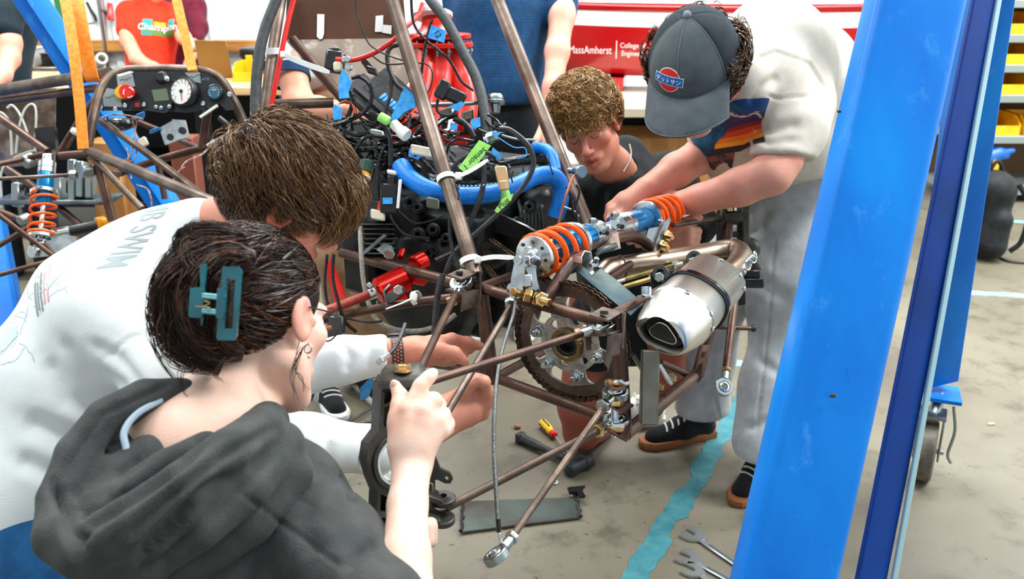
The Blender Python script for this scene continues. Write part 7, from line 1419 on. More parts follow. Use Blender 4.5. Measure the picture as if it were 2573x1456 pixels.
# ---------------------------------------------------------------- background: benches, hull, racks
PINE = mat('pine_top', '#d9b98a', .5, 0, '#c79f6b', 5, .4, .6, stretch=(.6, 6, 6)); PINEF = mat('plywood_front', '#b9803f', .55, 0, '#9a662f', 4, .4, .6, stretch=(3, 3, .6))
BLKST = mat('black_steel_frame', '#17181a', .5, .4); YEL = mat('yellow_bin_plastic', '#f3b713', .4, 0, '#e9a90c', 10, .4, .6); SHELFM = mat('grey_shelf_steel', '#8d9692', .45, .3)
def bx(m, x0, x1, y0, y1, z0, z1, bv=.004): return m.box(((x0 + x1) / 2, (y0 + y1) / 2, (z0 + z1) / 2), ((x1 - x0) / 2, 0, 0), (0, (y1 - y0) / 2, 0), (0, 0, (z1 - z0) / 2), bv)
def bench(name, label, x0, x1, y0, y1, z, topm, npl=4):
    e = thing(name, label, 'workbench', V(((x0 + x1) / 2, (y0 + y1) / 2, 0)))
    for k in range(npl): m = M(); a = y0 + (y1 - y0) * k / npl; bx(m, x0, x1, a + .001, a + (y1 - y0) / npl - .001, z - .045, z, .004); build(m, 'top_plank', topm, e)
    for x in (x0 + .06, x1 - .06) + ((-1.72,) if npl == 5 else ()):
        for y in (y0 + .06, y1 - .06): m = M(); bx(m, x - .035, x + .035, y - .035, y + .035, 0, z - .045, .004); build(m, 'leg', BLKST, e)
    m = M(); bx(m, x0 + .06, x1 - .06, y0 + .1, y1 - .1, .2, .23, .003); build(m, 'lower_shelf', BLKST, e); m = M(); bx(m, x0 + .1, x1 - .1, y1 - .1, y1 - .08, .25, z - .06, .003); build(m, 'back_panel', BLKST, e)  # black back panel added to stand for the shadows under the bench
    return e
p = G(640, 219, .9); q = G(640, 150, .9)
b1 = bench('workbench', 'long pine topped workbench behind the dashboard carrying a laptop and yellow bin', -4.4, -1.25, p.y, p.y + .75, .9, PINE, 5)
p2 = G(1590, 272, .9)
b2 = bench('workbench', 'pale workbench under the red hull', .35, 1.75, p2.y, p2.y + .8, .9, mat('pale_bench_top', '#d8cdb8', .45, 0, '#cbbd9f', 4, .4, .6))
for k, (x0, x1) in enumerate(((.40, .98), (1.0, 1.32))):
    cb = thing('wooden_crate', ['plywood crate under the pale bench, left of the kneeling boy', 'small plywood crate under the bench right of the kneeling boy', 'plywood crate hidden deep under the pale bench, behind man in cap'][k], 'crate', V(((x0 + x1) / 2, p2.y + .35, .24)))
    for j in range(3): m = M(); bx(m, x0, x1, p2.y + .15, p2.y + .17, .26 + j * .16, .26 + j * .16 + .152, .003); build(m, 'board', PINEF, cb)
    m = M(); bx(m, x0, x1, p2.y + .17, p2.y + .5, .25, .735, .003); build(m, 'box_body', PINEF, cb)
# laptop
lp_ = thing('laptop', 'open bronze laptop seen from behind on the pine bench', 'laptop', P(535, 196, 5.25))
c0 = P(538, 158, 5.3); c0.z = .9 + .115; m = M(); t_ = V((0, -.28, .96)); m.box(c0, (.092, 0, 0), t_ * .11, t_.cross(V((1, 0, 0))) * .004, .003); build(m, 'lid', mat('bronze_lid', '#8c6d3e', .35, .5), lp_); m = M(); bx(m, c0.x - .092, c0.x + .092, c0.y + .03, c0.y + .24, .9, .912, .003); build(m, 'base', mat('bronze_lid', '#8c6d3e', .35, .5), lp_)
def bin_(x, y, z, w, d, h, label, mt, cat='bin', name='parts_bin', group=None, par=None):
    e = thing(name, label, cat, V((x, y, z)), group); t = .004
    m = M(); bx(m, x - w / 2, x + w / 2, y - d / 2, y + d / 2, z, z + t, .001); build(m, 'floor_panel', mt, e)
    for s in (-1, 1): m = M(); m.prism([V((x + s * w / 2, y - d / 2, z)), V((x + s * w / 2, y + d / 2, z)), V((x + s * w / 2, y + d / 2, z + h)), V((x + s * w / 2, y - d * .2, z + h)), V((x + s * w / 2, y - d / 2, z + h * .5))], V((-s * t, 0, 0))); build(m, 'side', mt, e)
    m = M(); bx(m, x - w / 2, x + w / 2, y + d / 2 - t, y + d / 2, z, z + h, .001); build(m, 'back', mt, e); m = M(); bx(m, x - w / 2, x + w / 2, y - d / 2, y - d / 2 + t, z, z + h * .5, .001); build(m, 'front_lip', mt, e)
    return e
yb = P(612, 198, 5.2); bin_(yb.x, yb.y + .1, .901, .115, .22, .1, 'yellow parts bin on the pine bench right of the laptop', YEL)
def case(x, y, z, w, d, h, label, name='tool_case', mt=None, acc=None):
    e = thing(name, label, 'tool case', V((x, y, z))); m = M(); bx(m, x - w / 2, x + w / 2, y - d / 2, y + d / 2, z, z + h * .6, .008); build(m, 'tub', mt or BLACK, e); m = M(); bx(m, x - w / 2, x + w / 2, y - d / 2, y + d / 2, z + h * .62, z + h, .01); build(m, 'lid', mt or BLACK, e)
    for s in (-.3, .3): m = M(); bx(m, x + s * w - .02, x + s * w + .02, y - d / 2 - .008, y - d / 2, z + h * .5, z + h * .75, .002); build(m, 'latch', acc or YEL, e)
    m = M(); m.tube(sm([(x - w * .2, y, z + h), (x - w * .15, y, z + h + .03), (x + w * .15, y, z + h + .03), (x + w * .2, y, z + h)]), .008, 8); build(m, 'handle', mt or BLACK, e)
tcx = P(632, 150, 5.55); case(tcx.x + .09, tcx.y + .05, .901, .3, .2, .15, 'black tool case with yellow latches at the bench back, beside the dark hose')
# red hull on stands with college lettering
hl_ = thing('hull', 'long red hull with broad white stripe and college lettering on the bench', 'boat hull', P(1780, 230, 4.6))
HUL = mat('red_gelcoat', '#b30f14', .25, 0, coat=.4); HWH = mat('white_gelcoat', '#eceeec', .3)
A0 = P(1250, 130, 5.0); A1 = P(2330, 118, 4.6); A0.z = A1.z = .938; hx = (A1 - A0).normalized(); hn = V((hx.y, -hx.x, 0)); HLn = (A1 - A0).length
def hsec(t, pts): w = math.sin(min(1, .25 + 1.6 * min(t, 1 - t)) * pi / 2); return [A0 + hx * (HLn * t) + hn * (o * w) + V((0, 0, z + (1 - w) * .03)) for o, z in pts]
def hull_band(name, pts, mt):
    m = M(); secs = [hsec(t, pts + [(o - .012, z) for o, z in pts[::-1]]) for t in np.linspace(0, 1, 26)]; loft(m, secs); return build(m, name, mt, hl_, angle=50)
hull_band('gunwale', [(.225, .365), (.232, .372), (.232, .392), (.215, .398)], HUL); hull_band('stripe', [(.222, .292), (.226, .33), (.226, .366)], HWH); 
hside = hull_band('side', [(-.02, .03), (.08, .035), (.15, .055), (.195, .11), (.215, .19), (.222, .293)], HUL); hull_band('far_side', [(-.215, .39), (-.21, .2), (-.15, .06), (-.02, .03)], HUL)
for t in (.3, .62): m = M(); c = A0 + hx * (HLn * t); m.box(c + V((0, 0, .0)), hx * .04, hn * .16, (0, 0, .035), .004); build(m, 'stand', HUL, hl_)
def htext(body, px, py, size, sx=1.): 
    m = M(); c = P(px, py, 4.75); Y = V((0, 0, 1)); s0 = A0 + hn * .2235; d = (c - CAM).normalized(); tt = (s0 - CAM).dot(hn) / d.dot(hn); c = CAM + d * tt + hn * .0035
    up_ = (V((0, 0, 1)) + hn * .06).normalized(); put_text(m, body, size, c, -hx if False else hx, up_, .002, sx); build(m, 'lettering', WHITEI, hl_)
htext('UMassAmherst', 1476, 126, .054, .74); htext('College of', 1590, 115, .036, .86); htext('Engineering', 1597, 135, .036, .86)
m = M(); c = P(1549, 125, 4.75); s0 = A0 + hn * .2235; d = (c - CAM).normalized(); c = CAM + d * ((s0 - CAM).dot(hn) / d.dot(hn)) + hn * .004; m.box(c, hx * .0018, (0, 0, .045), hn * .001); build(m, 'divider', WHITEI, hl_)
# parts shelf on the right
SX, SY = P(2500, 505, 6.2).x, P(2540, 505, 6.2).y
rk_ = thing('shelf_rack', 'grey steel shelf rack of yellow bins at the right edge', 'shelf rack', V((SX + .5, SY + .25, 0)))
zs = [P(2540, y, 6.2).z for y in (470, 332, 226, 150, 76)] + [P(2540, 0, 6.2).z + .02]
for z in zs: m = M(); bx(m, SX - .3, SX + 1.1, SY, SY + .5, z - .05, z, .003); build(m, 'shelf', SHELFM, rk_)
for x in (SX - .3, SX + 1.1):
    for y in (SY + .01, SY + .47): m = M(); bx(m, x - .02, x + .02, y - .02, y + .02, 0, 2.3, .003); build(m, 'post', SHELFM, rk_)
m = M(); bx(m, SX - .3, SX + 1.1, SY + .48, SY + .5, .1, 2.2, .003); build(m, 'back_panel', mat('brown_board', '#6b4a2c', .7), rk_)
nm = {1: 'third', 2: 'second', 3: 'first', 4: 'topmost visible'}
i_ = 0; lev = ['lowest', 'second lowest', 'middle', 'upper middle', 'top']
for li, z in enumerate(zs[1:5]):
    for k in range(3):
        x = SX - .0 + k * .23; bin_(x, SY + .18, z + .001, .2, .3, .125, f'yellow bin on the {lev[li + 1]} shelf of the grey rack, {["leftmost", "second from the left", "third from the left"][k]}', YEL, group='yellow bins on the steel shelf rack')
# backpack on the floor, glove and hook
bpp = G(2475, 648); bk = thing('backpack', 'black backpack standing on the floor below the bin shelves', 'backpack', bpp)
BPM = cloth('black_nylon', '#17191a', '#222526', .5, 300, .6)
b = S(.010, .05); b.cone(bpp + V((-.02, .05, .14)), .13, bpp + V((.0, .05, .36)), .12); b.cone(bpp + V((.0, -.05, .1)), .08, bpp + V((.02, -.06, .22)), .07, .03); b.half(bpp + V((0, 0, .005)), V((0, 0, -1)), .01); sdf_part(b, 'bag', BPM, bk, amp=.004, freq=14)
m = M(); m.tube(sm([bpp + V((.1, -.02, .42)), bpp + V((.16, -.05, .3)), bpp + V((.15, -.06, .12)), bpp + V((.1, -.05, .05))]), .014, 8); m.tube(sm([bpp + V((-.04, .05, .46)), bpp + V((0, .05, .53)), bpp + V((.05, .05, .46))]), .01, 8); build(m, 'strap', BPM, bk)
m = M(); m.tube(sm([G(2490, 628) + V((0, 0, .006)), G(2512, 650) + V((0, 0, .006)), G(2545, 662) + V((0, 0, .006)), G(2640, 668) + V((0, 0, .006))], 8), .007, 8); build(m, 'power_cord', RUBBER, label='black cord on the floor running from the backpack', cat='cord')
gl_ = P(2508, 386, 6.12); b = S(.006, .02); b.cone(gl_ + V((-.08, 0, -.03)), .05, gl_, .045).cone(gl_, .03, gl_ + V((.09, 0, .02)), .02).cone(gl_ + V((.0, 0, -.02)), .025, gl_ + V((.06, 0, -.02)), .018); v, f = b.mesh(); npmesh('glove', v, f, mat('blue_nitrile', '#1d62c4', .4), label='bright blue glove hanging in front of the shelf rack', cat='glove')
hk = P(2490, 440, 6.12); m = M(); m.tube(sm([hk + V((.02, 0, .1)), hk + V((.015, 0, .0)), hk + V((-.01, 0, -.06))]), .022, 10); build(m, 'drill_handle', YEL, label='yellow grip below the blue glove', cat='tool')
# left rack behind the strap
lr = P(100, 160, 6.05); lk_ = thing('tool_rack', 'silver wire tool rack behind the orange straps', 'tool rack', V((lr.x, lr.y, 0)))
for z in (.2, P(103, 194, 5.95).z - .025, lr.z - .02, lr.z + .25):
    for k in range(9): m = M(); m.cyl((lr.x - .35 + k * .085, lr.y - .2, z), (lr.x - .35 + k * .085, lr.y + .2, z), .006, 8); build(m, 'wire', ZINC, lk_)
    m = M(); m.box((lr.x, lr.y - .2, z), (.36, 0, 0), (0, .004, 0), (0, 0, .018), .001); build(m, 'rail', ALU, lk_)
for sx_ in (-.36, .36):
    for sy_ in (-.2, .2): m = M(); m.cyl((lr.x + sx_, lr.y + sy_, 0), (lr.x + sx_, lr.y + sy_, lr.z + .5), .012, 10); build(m, 'post', ZINC, lk_)
def blk(c, hx_, hy_, hz_, mt, name, label, cat, group=None, lid=True):
    e = thing(name, label, cat, V(c) - V((0, 0, hz_)), group); m = M(); k_ = hz_ * (.12 if lid else 0); m.box(V(c) - V((0, 0, k_)), (hx_, 0, 0), (0, hy_, 0), (0, 0, hz_ - k_), .006); build(m, 'body', mt, e)
    if lid: m = M(); m.box(V(c) + V((0, 0, hz_ * .88)), (hx_ * 1.03, 0, 0), (0, hy_ * 1.03, 0), (0, 0, hz_ * .12), .004); build(m, 'lid', mt, e)
    return e
z0 = lr.z
blk((lr.x - .1, lr.y, z0 - .02 + .065), .1, .1, .06, mat('pale_carton', '#cfd6d4', .6), 'carton', 'pale carton lying on the silver wire rack', 'box'); blk((lr.x + .14, lr.y, z0 - .02 + .05), .08, .1, .045, ENG, 'carton', 'dark box on the silver wire rack beside a pale carton', 'box')
blk((P(93, 180, 5.95).x, lr.y + .08, P(103, 194, 5.95).z + .03), .045, .07, .04, mat('red_bin_plastic', '#a8141a', .45), 'parts_box', 'red box on the lower wire shelf, left of the blue beam', 'box'); blk((P(103, 194, 5.95).x, lr.y - .1, P(103, 194, 5.95).z), .085, .07, .02, YEL, 'parts_tray', 'yellow tray below the red box at far left', 'tray')
# wall kit behind the orange tee
def WP(x, y): d = P(x, y, 1.) - CAM; return CAM + d * ((YW1 - .02) / d.y)
m = M(); m.tube([WP(252, -30), WP(262, 60), WP(273, 175)], .012, 10); build(m, 'conduit', mat('pinkish_pipe', '#b3a09f', .4, .3), label='thin pinkish conduit running down the back wall', cat='pipe')
m = M(); m.box(WP(279, 28), (.022, 0, 0), (0, .03, 0), UP * .068, .008); build(m, 'tool_grip', REDC, label='red tool hanging on the back wall left of the orange tee', cat='tool')
m = M(); m.tube(sm([WP(218, 5), WP(228, 25), WP(238, 40), WP(242, 55)], 5), .011, 8); build(m, 'hose_hook', BLACK, label='dark curved tool hanging on the white back wall', cat='tool'); m = M(); m.tube(sm([WP(254, 22), WP(262, 30), WP(276, 32)], 5), .014, 8); build(m, 'strap_hook', BLACK, label='short black strap beside the red hanging tool', cat='tool')
m = M(); pc_ = P(256, 146, 5.7); d_ = cv(.5, 0, .85); m.lathe(pc_ - d_ * .2, d_, [(0, .035), (.2, .035), (.2, .024), (.12, .022)], 22, cap=False); m.lathe(pc_ - d_ * .1, d_, [(0, .023), (.002, .023)], 16); build(m, 'pipe_offcut', mat('pale_pipe', '#d5d6cc', .4, .2), label='pale pipe offcut with dark open end, left of the orange tee', cat='pipe')
m = M(); m.box(WP(640, 30), (.36, 0, 0), (0, .01, 0), (0, 0, .3), .004); build(m, 'whiteboard', mat('whiteboard', '#f2f6f6', .2), label='white board on the back wall left of the dark hose', cat='whiteboard')
m = M(); m.box(WP(149, 18), (.03, 0, 0), (0, .01, 0), (0, 0, .09), .003); build(m, 'safety_sign', mat('green_sign', '#2f7a4a', .5), label='small green sign on the wall between beam and strap', cat='sign')
# black stand and cartons seen through the front frame
q = P(268, 352, 4.7); blk((q.x, q.y, q.z / 2), .08, .08, q.z / 2, PINEF, 'cabinet', 'narrow wooden cabinet seen under the steering hoop at left', 'cabinet'); q = P(462, 342, 4.7); blk((q.x, q.y, q.z / 2), .06, .06, q.z / 2, mat('red_brown_carton', '#7d3f2c', .6), 'cabinet', 'red brown cabinet seen through the front frame under the dashboard', 'cabinet')
gg = G(330, 560); blk(gg + V((.1, .05, .22)), .16, .12, .22, BLKST, 'equipment_box', 'black box on the floor behind the blue diagonal beam', 'box')
# ---------------------------------------------------------------- straps
def strap(name_label, pts, w, hem=True):
    m = M(); q = sm(L(pts), 6); m.strip(q, RT, w, .0016); o = build(m, 'strap', STRAP, label=name_label, cat='strap', group='orange lifting straps'); return o
strap('long orange strap dropping to the frame left of the steering hoop', [(150, -60, 2.9), (168, 20, 2.86), (185, 130, 2.82), (200, 260, 2.8), (209, 374, 2.79)], .0165)
strap('orange strap looped under the top tube beside the long strap', [(180, -60, 2.95), (196, 20, 2.9), (210, 100, 2.88), (224, 170, 2.88), (232, 200, 2.89), (240, 206, 2.92), (243, 200, 2.96), (236, 180, 2.98)], .022)
strap('orange strap holding the dashboard hoop before the maroon hoodie', [(432, -60, 2.96), (444, 0, 2.93), (460, 70, 2.9), (480, 160, 2.87), (484, 178, 2.865), (484, 186, 2.9), (478, 172, 2.93)], .0145)
# ---------------------------------------------------------------- people in the background
def bg_person(label, loc): return thing('person', label, 'person', loc)
def simple_head(b, c, f, u=(0, 0, 1)):
    Hh = Frame(c, f, u); head(b, Hh, face=True); return Hh
def scalp(Hh, parent, col):
    s = S(.006, .02); s.ell(Hh(0, -.014, .045), (.083, .105, .09), Hh.R); s.ell(Hh(0, .1, -.05), (.1, .07, .09), Hh.R, .02, True); s.ell(Hh(0, .04, -.1), (.1, .08, .07), Hh.R, .02, True); sdf_part(s, 'hair', HAIR, parent, color=col)
# navy polo
np_ = bg_person('person in navy textured polo and black trousers standing behind the engine', G(1290, 700)); b = S(.005, .03)
Hh = simple_head(b, P(1270, -330, 3.45), (-.3, -.9, -.3)); b.cone(P(1270, -280, 3.5), .055, P(1255, -180, 3.6), .06)
b.chain(L([(1420, -100, 3.6), (1412, 40, 3.5), (1400, 130, 3.45), (1390, 220, 3.4), (1380, 300, 3.38)]), [.05, .047, .043, .036, .032]).cone(P(1380, 300, 3.38), .034, P(1375, 360, 3.36), .03); hand(b, [(((1368 + k * 8, 350, 3.36), (1362 + k * 9, 385, 3.34), (1360 + k * 9, 405, 3.33)), (.012, .011, .009)) for k in range(4)] + [(((1362, 320, 3.36), (1348, 350, 3.34), (1346, 370, 3.33)), (.014, .012, .009))])
b.chain(L([(1130, -100, 3.6), (1105, 60, 3.6), (1130, 200, 3.45), (1180, 260, 3.3)]), [.05, .047, .04, .032]); b.cone(P(1255, -150, 3.6), .1, P(1255, 250, 3.6), .12); sdf_part(b, 'body', SKIN, np_, color='#d8a590'); scalp(Hh, np_, '#2d1f16')
POLO = cloth('navy_pique', '#123f66', '#0d3355', .6, 400, .85, weave=95)
b = S(.008, .04); b.chain(L([(1255, -140, 3.62), (1250, 40, 3.6), (1258, 235, 3.6)]), [.155, .185, .178]); b.cone(P(1140, -110, 3.62), .075, P(1400, -110, 3.62), .075).chain(L([(1410, -100, 3.6), (1404, 30, 3.53)]), [.075, .062]).chain(L([(1135, -100, 3.6), (1110, 40, 3.6)]), [.075, .062]); b.half(P(1258, 258, 3.5), V((0, 0, -1)), .01)
sdf_part(b, 'polo_shirt', POLO, np_, amp=.004, freq=12, seed=4)
b = S(.010, .05); b.cone(P(1258, 245, 3.62), .165, P(1260, 340, 3.65), .165).chain([P(1215, 340, 3.65), V((P(1210, 340, 3.65).x, 3.75, .5)), V((P(1205, 340, 3.65).x, 3.8, .08))], [.12, .085, .08]).chain([P(1310, 340, 3.65), V((P(1315, 340, 3.65).x, 3.75, .5)), V((P(1320, 340, 3.65).x, 3.8, .08))], [.12, .085, .08]); sdf_part(b, 'trousers', BT, np_, amp=.004, freq=12)
for x in (1205, 1320): q = P(x, 340, 3.65); shoe(V((q.x, 3.9, 0)), V((q.x, 3.6, 0)), (WSOLE, CANVAS, LACE), np_, .28)
# white shirt, tan trousers behind the seat
wp = bg_person('person in tan trousers and white tee with navy cuffs behind the engine', G(930, 1010)); b = S(.0065, .03); Hh = simple_head(b, P(840, -310, 3.0), (.2, -.8, -.5)); b.cone(P(840, -250, 3.02), .055, P(835, -160, 3.08), .06).cone(P(830, -120, 3.1), .09, P(850, 250, 3.15), .11)
b.chain(L([(715, 0, 3.05), (725, 150, 2.98), (752, 262, 2.93)]), [.055, .05, .045]).chain(L([(752, 262, 2.93), (800, 280, 2.85), (870, 282, 2.75)]), [.045, .042, .032]); sdf_part(b, 'body', SKIN, wp, color='#d99a80'); scalp(Hh, wp, '#3a2618')
WT = cloth('white_cotton', '#e6e9ea', '#dfe3e4', .4, 500); b = S(.008, .04); b.chain(L([(830, -120, 3.12), (845, 60, 3.12), (850, 250, 3.14)]), [.13, .155, .15]).cone(P(740, -90, 3.1), .075, P(930, -90, 3.12), .075).chain(L([(722, -60, 3.06), (718, 60, 3.02), (722, 190, 2.97)]), [.075, .068, .066]); b.half(P(722, 196, 2.96), (P(735, 260, 2.94) - P(722, 150, 2.98)).normalized(), .005); sdf_part(b, 'tee_shirt', WT, wp, amp=.004, freq=14)
m = M(); d_ = (P(735, 260, 2.94) - P(722, 150, 2.98)).normalized(); m.lathe(P(723, 178, 2.975), d_, [(0, .066), (0, .070), (.034, .071), (.034, .066)], 28, cap=False); build(m, 'cuff', cloth('navy_trim', '#123457', '#0e2a48'), wp, 'navy sleeve cuff')
TAN = cloth('tan_twill', '#a98767', '#97765a', .4, 400); b = S(.010, .05); b.cone(P(855, 290, 3.18), .15, P(870, 420, 3.2), .15).chain([P(830, 420, 3.2), P(850, 640, 3.2), G(880, 985) + V((0, .05, .09))], [.11, .085, .075]).chain([P(930, 420, 3.2), P(950, 700, 3.1), G(945, 960) + V((0, 0, .12))], [.11, .09, .08]); sdf_part(b, 'trousers', TAN, wp, amp=.004, freq=12)
shoe(G(895, 962), G(985, 1035), (WSOLE, CANVAS, LACE), wp, .28); shoe(G(800, 985), G(850, 1050), (WSOLE, CANVAS, LACE), wp, .28)
# orange tee
op = bg_person('person in bright orange red tee leaning at the pine bench', V((P(375, 100, 6.1).x, P(375, 100, 6.1).y, 0))); b = S(.008, .03); Hh = simple_head(b, P(392, -52, 6.0), (.1, -.85, -.5)); b.cone(P(388, -20, 6.05), .055, P(380, 20, 6.1), .06); b.cone(P(378, 40, 6.12), .1, P(378, 220, 6.15), .12)
b.chain(L([(312, 50, 6.1), (322, 105, 6.0), (345, 150, 5.9)]), [.052, .048, .045]).chain(L([(345, 150, 5.9), (385, 172, 5.8), (420, 182, 5.7)]), [.045, .038, .03]).chain(L([(438, 50, 6.1), (462, 95, 6.0), (486, 118, 5.9)]), [.052, .045, .036]); sdf_part(b, 'body', SKIN, op, color='#e2a78f'); scalp(Hh, op, '#4a3020')
OT = cloth('orange_red_cotton', '#ee3a20', '#e33117', .3, 400); b = S(.008, .04); b.chain(L([(380, 25, 6.12), (378, 90, 6.12), (376, 230, 6.15)]), [.12, .155, .16]).cone(P(325, 28, 6.12), .07, P(432, 28, 6.12), .07).chain(L([(322, 35, 6.1), (320, 72, 6.05)]), [.075, .07]).chain(L([(436, 35, 6.1), (448, 72, 6.05)]), [.075, .068]); ot = sdf_part(b, 'tee_shirt', OT, op, amp=.005, freq=14)
for c_, w_, h_2, x, y in (('#1e8f8a', .062, .11, 372, 70), ('#d8a21c', .07, .03, 400, 60), ('#5e7f3a', .19, .04, 402, 82), ('#1e8f8a', .05, .07, 430, 62)): bm = gridbm(w_, h_2, 10, 6); drape(bm, ot, P(x, y, 6.0), RT, UP, mat('logo_' + c_[1:], c_, .8), 'logo_patch', op, FW, .002)
drape_text(ot, 'Champion', .062, P(400, 70, 6.0), RT, UP, WHITEI, 'lettering', op, FW, th=.006, sub=1)
# maroon hoodie
mp = bg_person('person in maroon hoodie standing behind the orange tee', V((P(470, 100, 6.5).x, P(470, 100, 6.5).y, 0))); b = S(.007, .03); Hh = simple_head(b, P(470, -75, 6.45), (-.4, -.85, -.3)); b.cone(P(470, -40, 6.5), .055, P(466, 0, 6.55), .06); b.chain(L([(490, 90, 6.35), (480, 140, 6.2), (470, 165, 6.1)]), [.036, .032, .028]); sdf_part(b, 'body', SKIN, mp, color='#dba68f'); scalp(Hh, mp, '#241a14')
MAR = cloth('maroon_fleece', '#6e1f33', '#5e182a', .4, 300); b = S(.007, .04); b.chain(L([(462, 10, 6.55), (458, 90, 6.55), (455, 230, 6.58)]), [.12, .15, .16]).chain(L([(488, 20, 6.5), (500, 70, 6.4), (492, 95, 6.33)]), [.07, .06, .05]).cone(P(478, -20, 6.5), .06, P(490, 10, 6.45), .05).chain(L([(425, 20, 6.55), (415, 90, 6.5)]), [.07, .06]); sdf_part(b, 'hoodie', MAR, mp, amp=.005, freq=14)
for pr, x, D, lm in ((op, 376, 6.15, BT), (mp, 455, 6.58, BT)):
    b = S(.01, .05); q = P(x, 230, D); b.cone(q, .16, q + V((0, 0, -.1)), .16)
    for s in (-1, 1): b.chain([q + V((s * .09, 0, -.1)), V((q.x + s * .1, q.y, .45)), V((q.x + s * .1, q.y, .06))], [.11, .08, .07])
    sdf_part(b, 'trousers', lm, pr)
# dark tee at the left edge
dp_ = bg_person('person in dark grey tee cut off by the left edge', V((P(0, 100, 4.3).x, P(0, 100, 4.3).y, 0))); b = S(.008, .03); Hh = simple_head(b, P(-20, -230, 4.3), (-.5, -.7, -.4)); b.cone(P(-20, -180, 4.35), .055, P(-15, -110, 4.4), .06); b.chain(L([(22, 20, 4.25), (26, 110, 4.2), (24, 148, 4.18)]), [.05, .046, .043]).chain(L([(24, 148, 4.18), (6, 190, 4.1), (-30, 225, 4.0)]), [.042, .036, .028]); sdf_part(b, 'body', SKIN, dp_, color='#e0a48c'); scalp(Hh, dp_, '#241a14')
DT = cloth('dark_slate_cotton', '#1c2a30', '#16222a', .3, 300); b = S(.008, .04); b.chain(L([(-10, -80, 4.45), (-5, 60, 4.45), (-5, 230, 4.45)]), [.14, .16, .155]).chain(L([(18, -60, 4.35), (24, 30, 4.25), (22, 76, 4.22)]), [.085, .075, .068]); sdf_part(b, 'tee_shirt', DT, dp_, amp=.004, freq=14)
b = S(.01, .05); q = P(-5, 230, 4.45); b.cone(q, .16, q + V((0, 0, -.1)), .16)
for s in (-1, 1): b.chain([q + V((s * .09, 0, -.1)), V((q.x + s * .1, q.y, .45)), V((q.x + s * .1, q.y, .06))], [.11, .08, .07])
sdf_part(b, 'trousers', BT, dp_)
# pale grey sweatshirt at the back right
gp = bg_person('person in pale grey sweatshirt behind the man in the cap', V((P(2060, 0, 5.05).x, P(2060, 0, 5.05).y, 0))); b = S(.008, .03); Hh = simple_head(b, P(2050, -230, 4.95), (-.3, -.85, -.3)); b.cone(P(2050, -180, 5.00), .055, P(2050, -120, 5.05), .06).chain(L([(2112, 70, 4.95), (2110, 110, 4.85)]), [.034, .03]); sdf_part(b, 'body', SKIN, gp, color='#dba58e'); scalp(Hh, gp, '#2a1d14')
GS = cloth('pale_grey_fleece', '#cfd8dc', '#c3cdd2', .4, 300); b = S(.008, .04); b.chain(L([(2050, -100, 5.10), (2050, 60, 5.15), (2050, 250, 5.20)]), [.14, .16, .16]).chain(L([(2105, -70, 5.05), (2118, 10, 5.00), (2112, 72, 4.95)]), [.085, .07, .05]); sdf_part(b, 'sweatshirt', GS, gp, amp=.005, freq=14)
b = S(.01, .05); q = P(2050, 250, 5.20); b.cone(q, .16, q + V((0, 0, -.1)), .16)
for s in (-1, 1): b.chain([q + V((s * .09, 0, -.1)), V((q.x + s * .1, q.y, .45)), V((q.x + s * .1, q.y, .06))], [.11, .08, .07])
sdf_part(b, 'trousers', BT, gp)
# ---------------------------------------------------------------- on the floor
SATIN = mat('satin_chrome', '#cdd4d6', .32, 1.)
def wrench(head, tail, label, sz=.05, th=.008):
    h = V(head); t = V(tail); d = (t - h); d.z = 0; d.normalize(); s = V((-d.y, d.x, 0)); z = V((0, 0, 1)); Lw = (t - h).length; e = thing('wrench', label, 'wrench', (h + t) / 2); r = sz / 2
    jaw = []; tilt = math.radians(15)
    def q(a, b): c, n = math.cos(tilt), math.sin(tilt); return h + d * (a * c - b * n) + s * (a * n + b * c) + z * .002
    jaw = [(-r * 1.05, r * .95), (-r * 1.0, r * .5), (-r * .2, r * .42), (r * .18, r * .22), (r * .18, -r * .22), (-r * .2, -r * .42), (-r * 1.0, -r * .5), (-r * 1.05, -r * .95), (-r * .5, -r * 1.12), (r * .2, -r * 1.05), (r * .8, -r * .65), (r * 1.25, -r * .3), (r * 1.25, r * .3), (r * .8, r * .65), (r * .2, r * 1.05), (-r * .5, r * 1.12)]
    m = M(); m.prism([q(*p_) for p_ in jaw], z * th); build(m, 'open_end', SATIN, e)
    m = M(); m.box(h + d * (r + (Lw - 2 * r) / 2) + z * (.003 + th * .42), d * ((Lw - 1.6 * r) / 2), s * (r * .33), z * (th * .36), .0025); build(m, 'shank', SATIN, e)
    m = M(); m.box(h + d * (Lw * .5) + z * (.003 + th * .8), d * (Lw * .25), s * (r * .14), z * .0006); build(m, 'stamped_panel', ZINC, e)
    m = M(); m.ring(t + z * (.003 + th * .5), z, r * .85, r * .5, th * 1.2, 24); build(m, 'ring_end', CHROME, e)
wrench(G(1742, 1350), G(1905, 1462), 'topmost of three chrome wrenches on the floor by the blue beam', .057); wrench(G(1730, 1408), G(1920, 1512), 'middle chrome wrench of three on the floor by the blue beam', .057); wrench(G(1742, 1440), G(1900, 1540), 'lowest chrome wrench of three at the bottom edge', .052)
hm = thing('hammer', 'black rubber dead blow hammer lying on the floor', 'hammer', G(1400, 1160)); z_ = V((0, 0, .022)); m = M(); a_, b_ = G(1308, 1112) + z_ * .8, G(1440, 1178) + z_; m.tube([a_, a_.lerp(b_, .3), a_.lerp(b_, .45), b_], [.017, .016, .012, .012], 12); build(m, 'handle', RUBBER, hm); m = M(); m.box(a_, (b_ - a_).normalized() * .012, (b_ - a_).normalized().cross(V((0, 0, 1))) * .017, V((0, 0, .017)), .003); build(m, 'butt', RUBBER, hm)
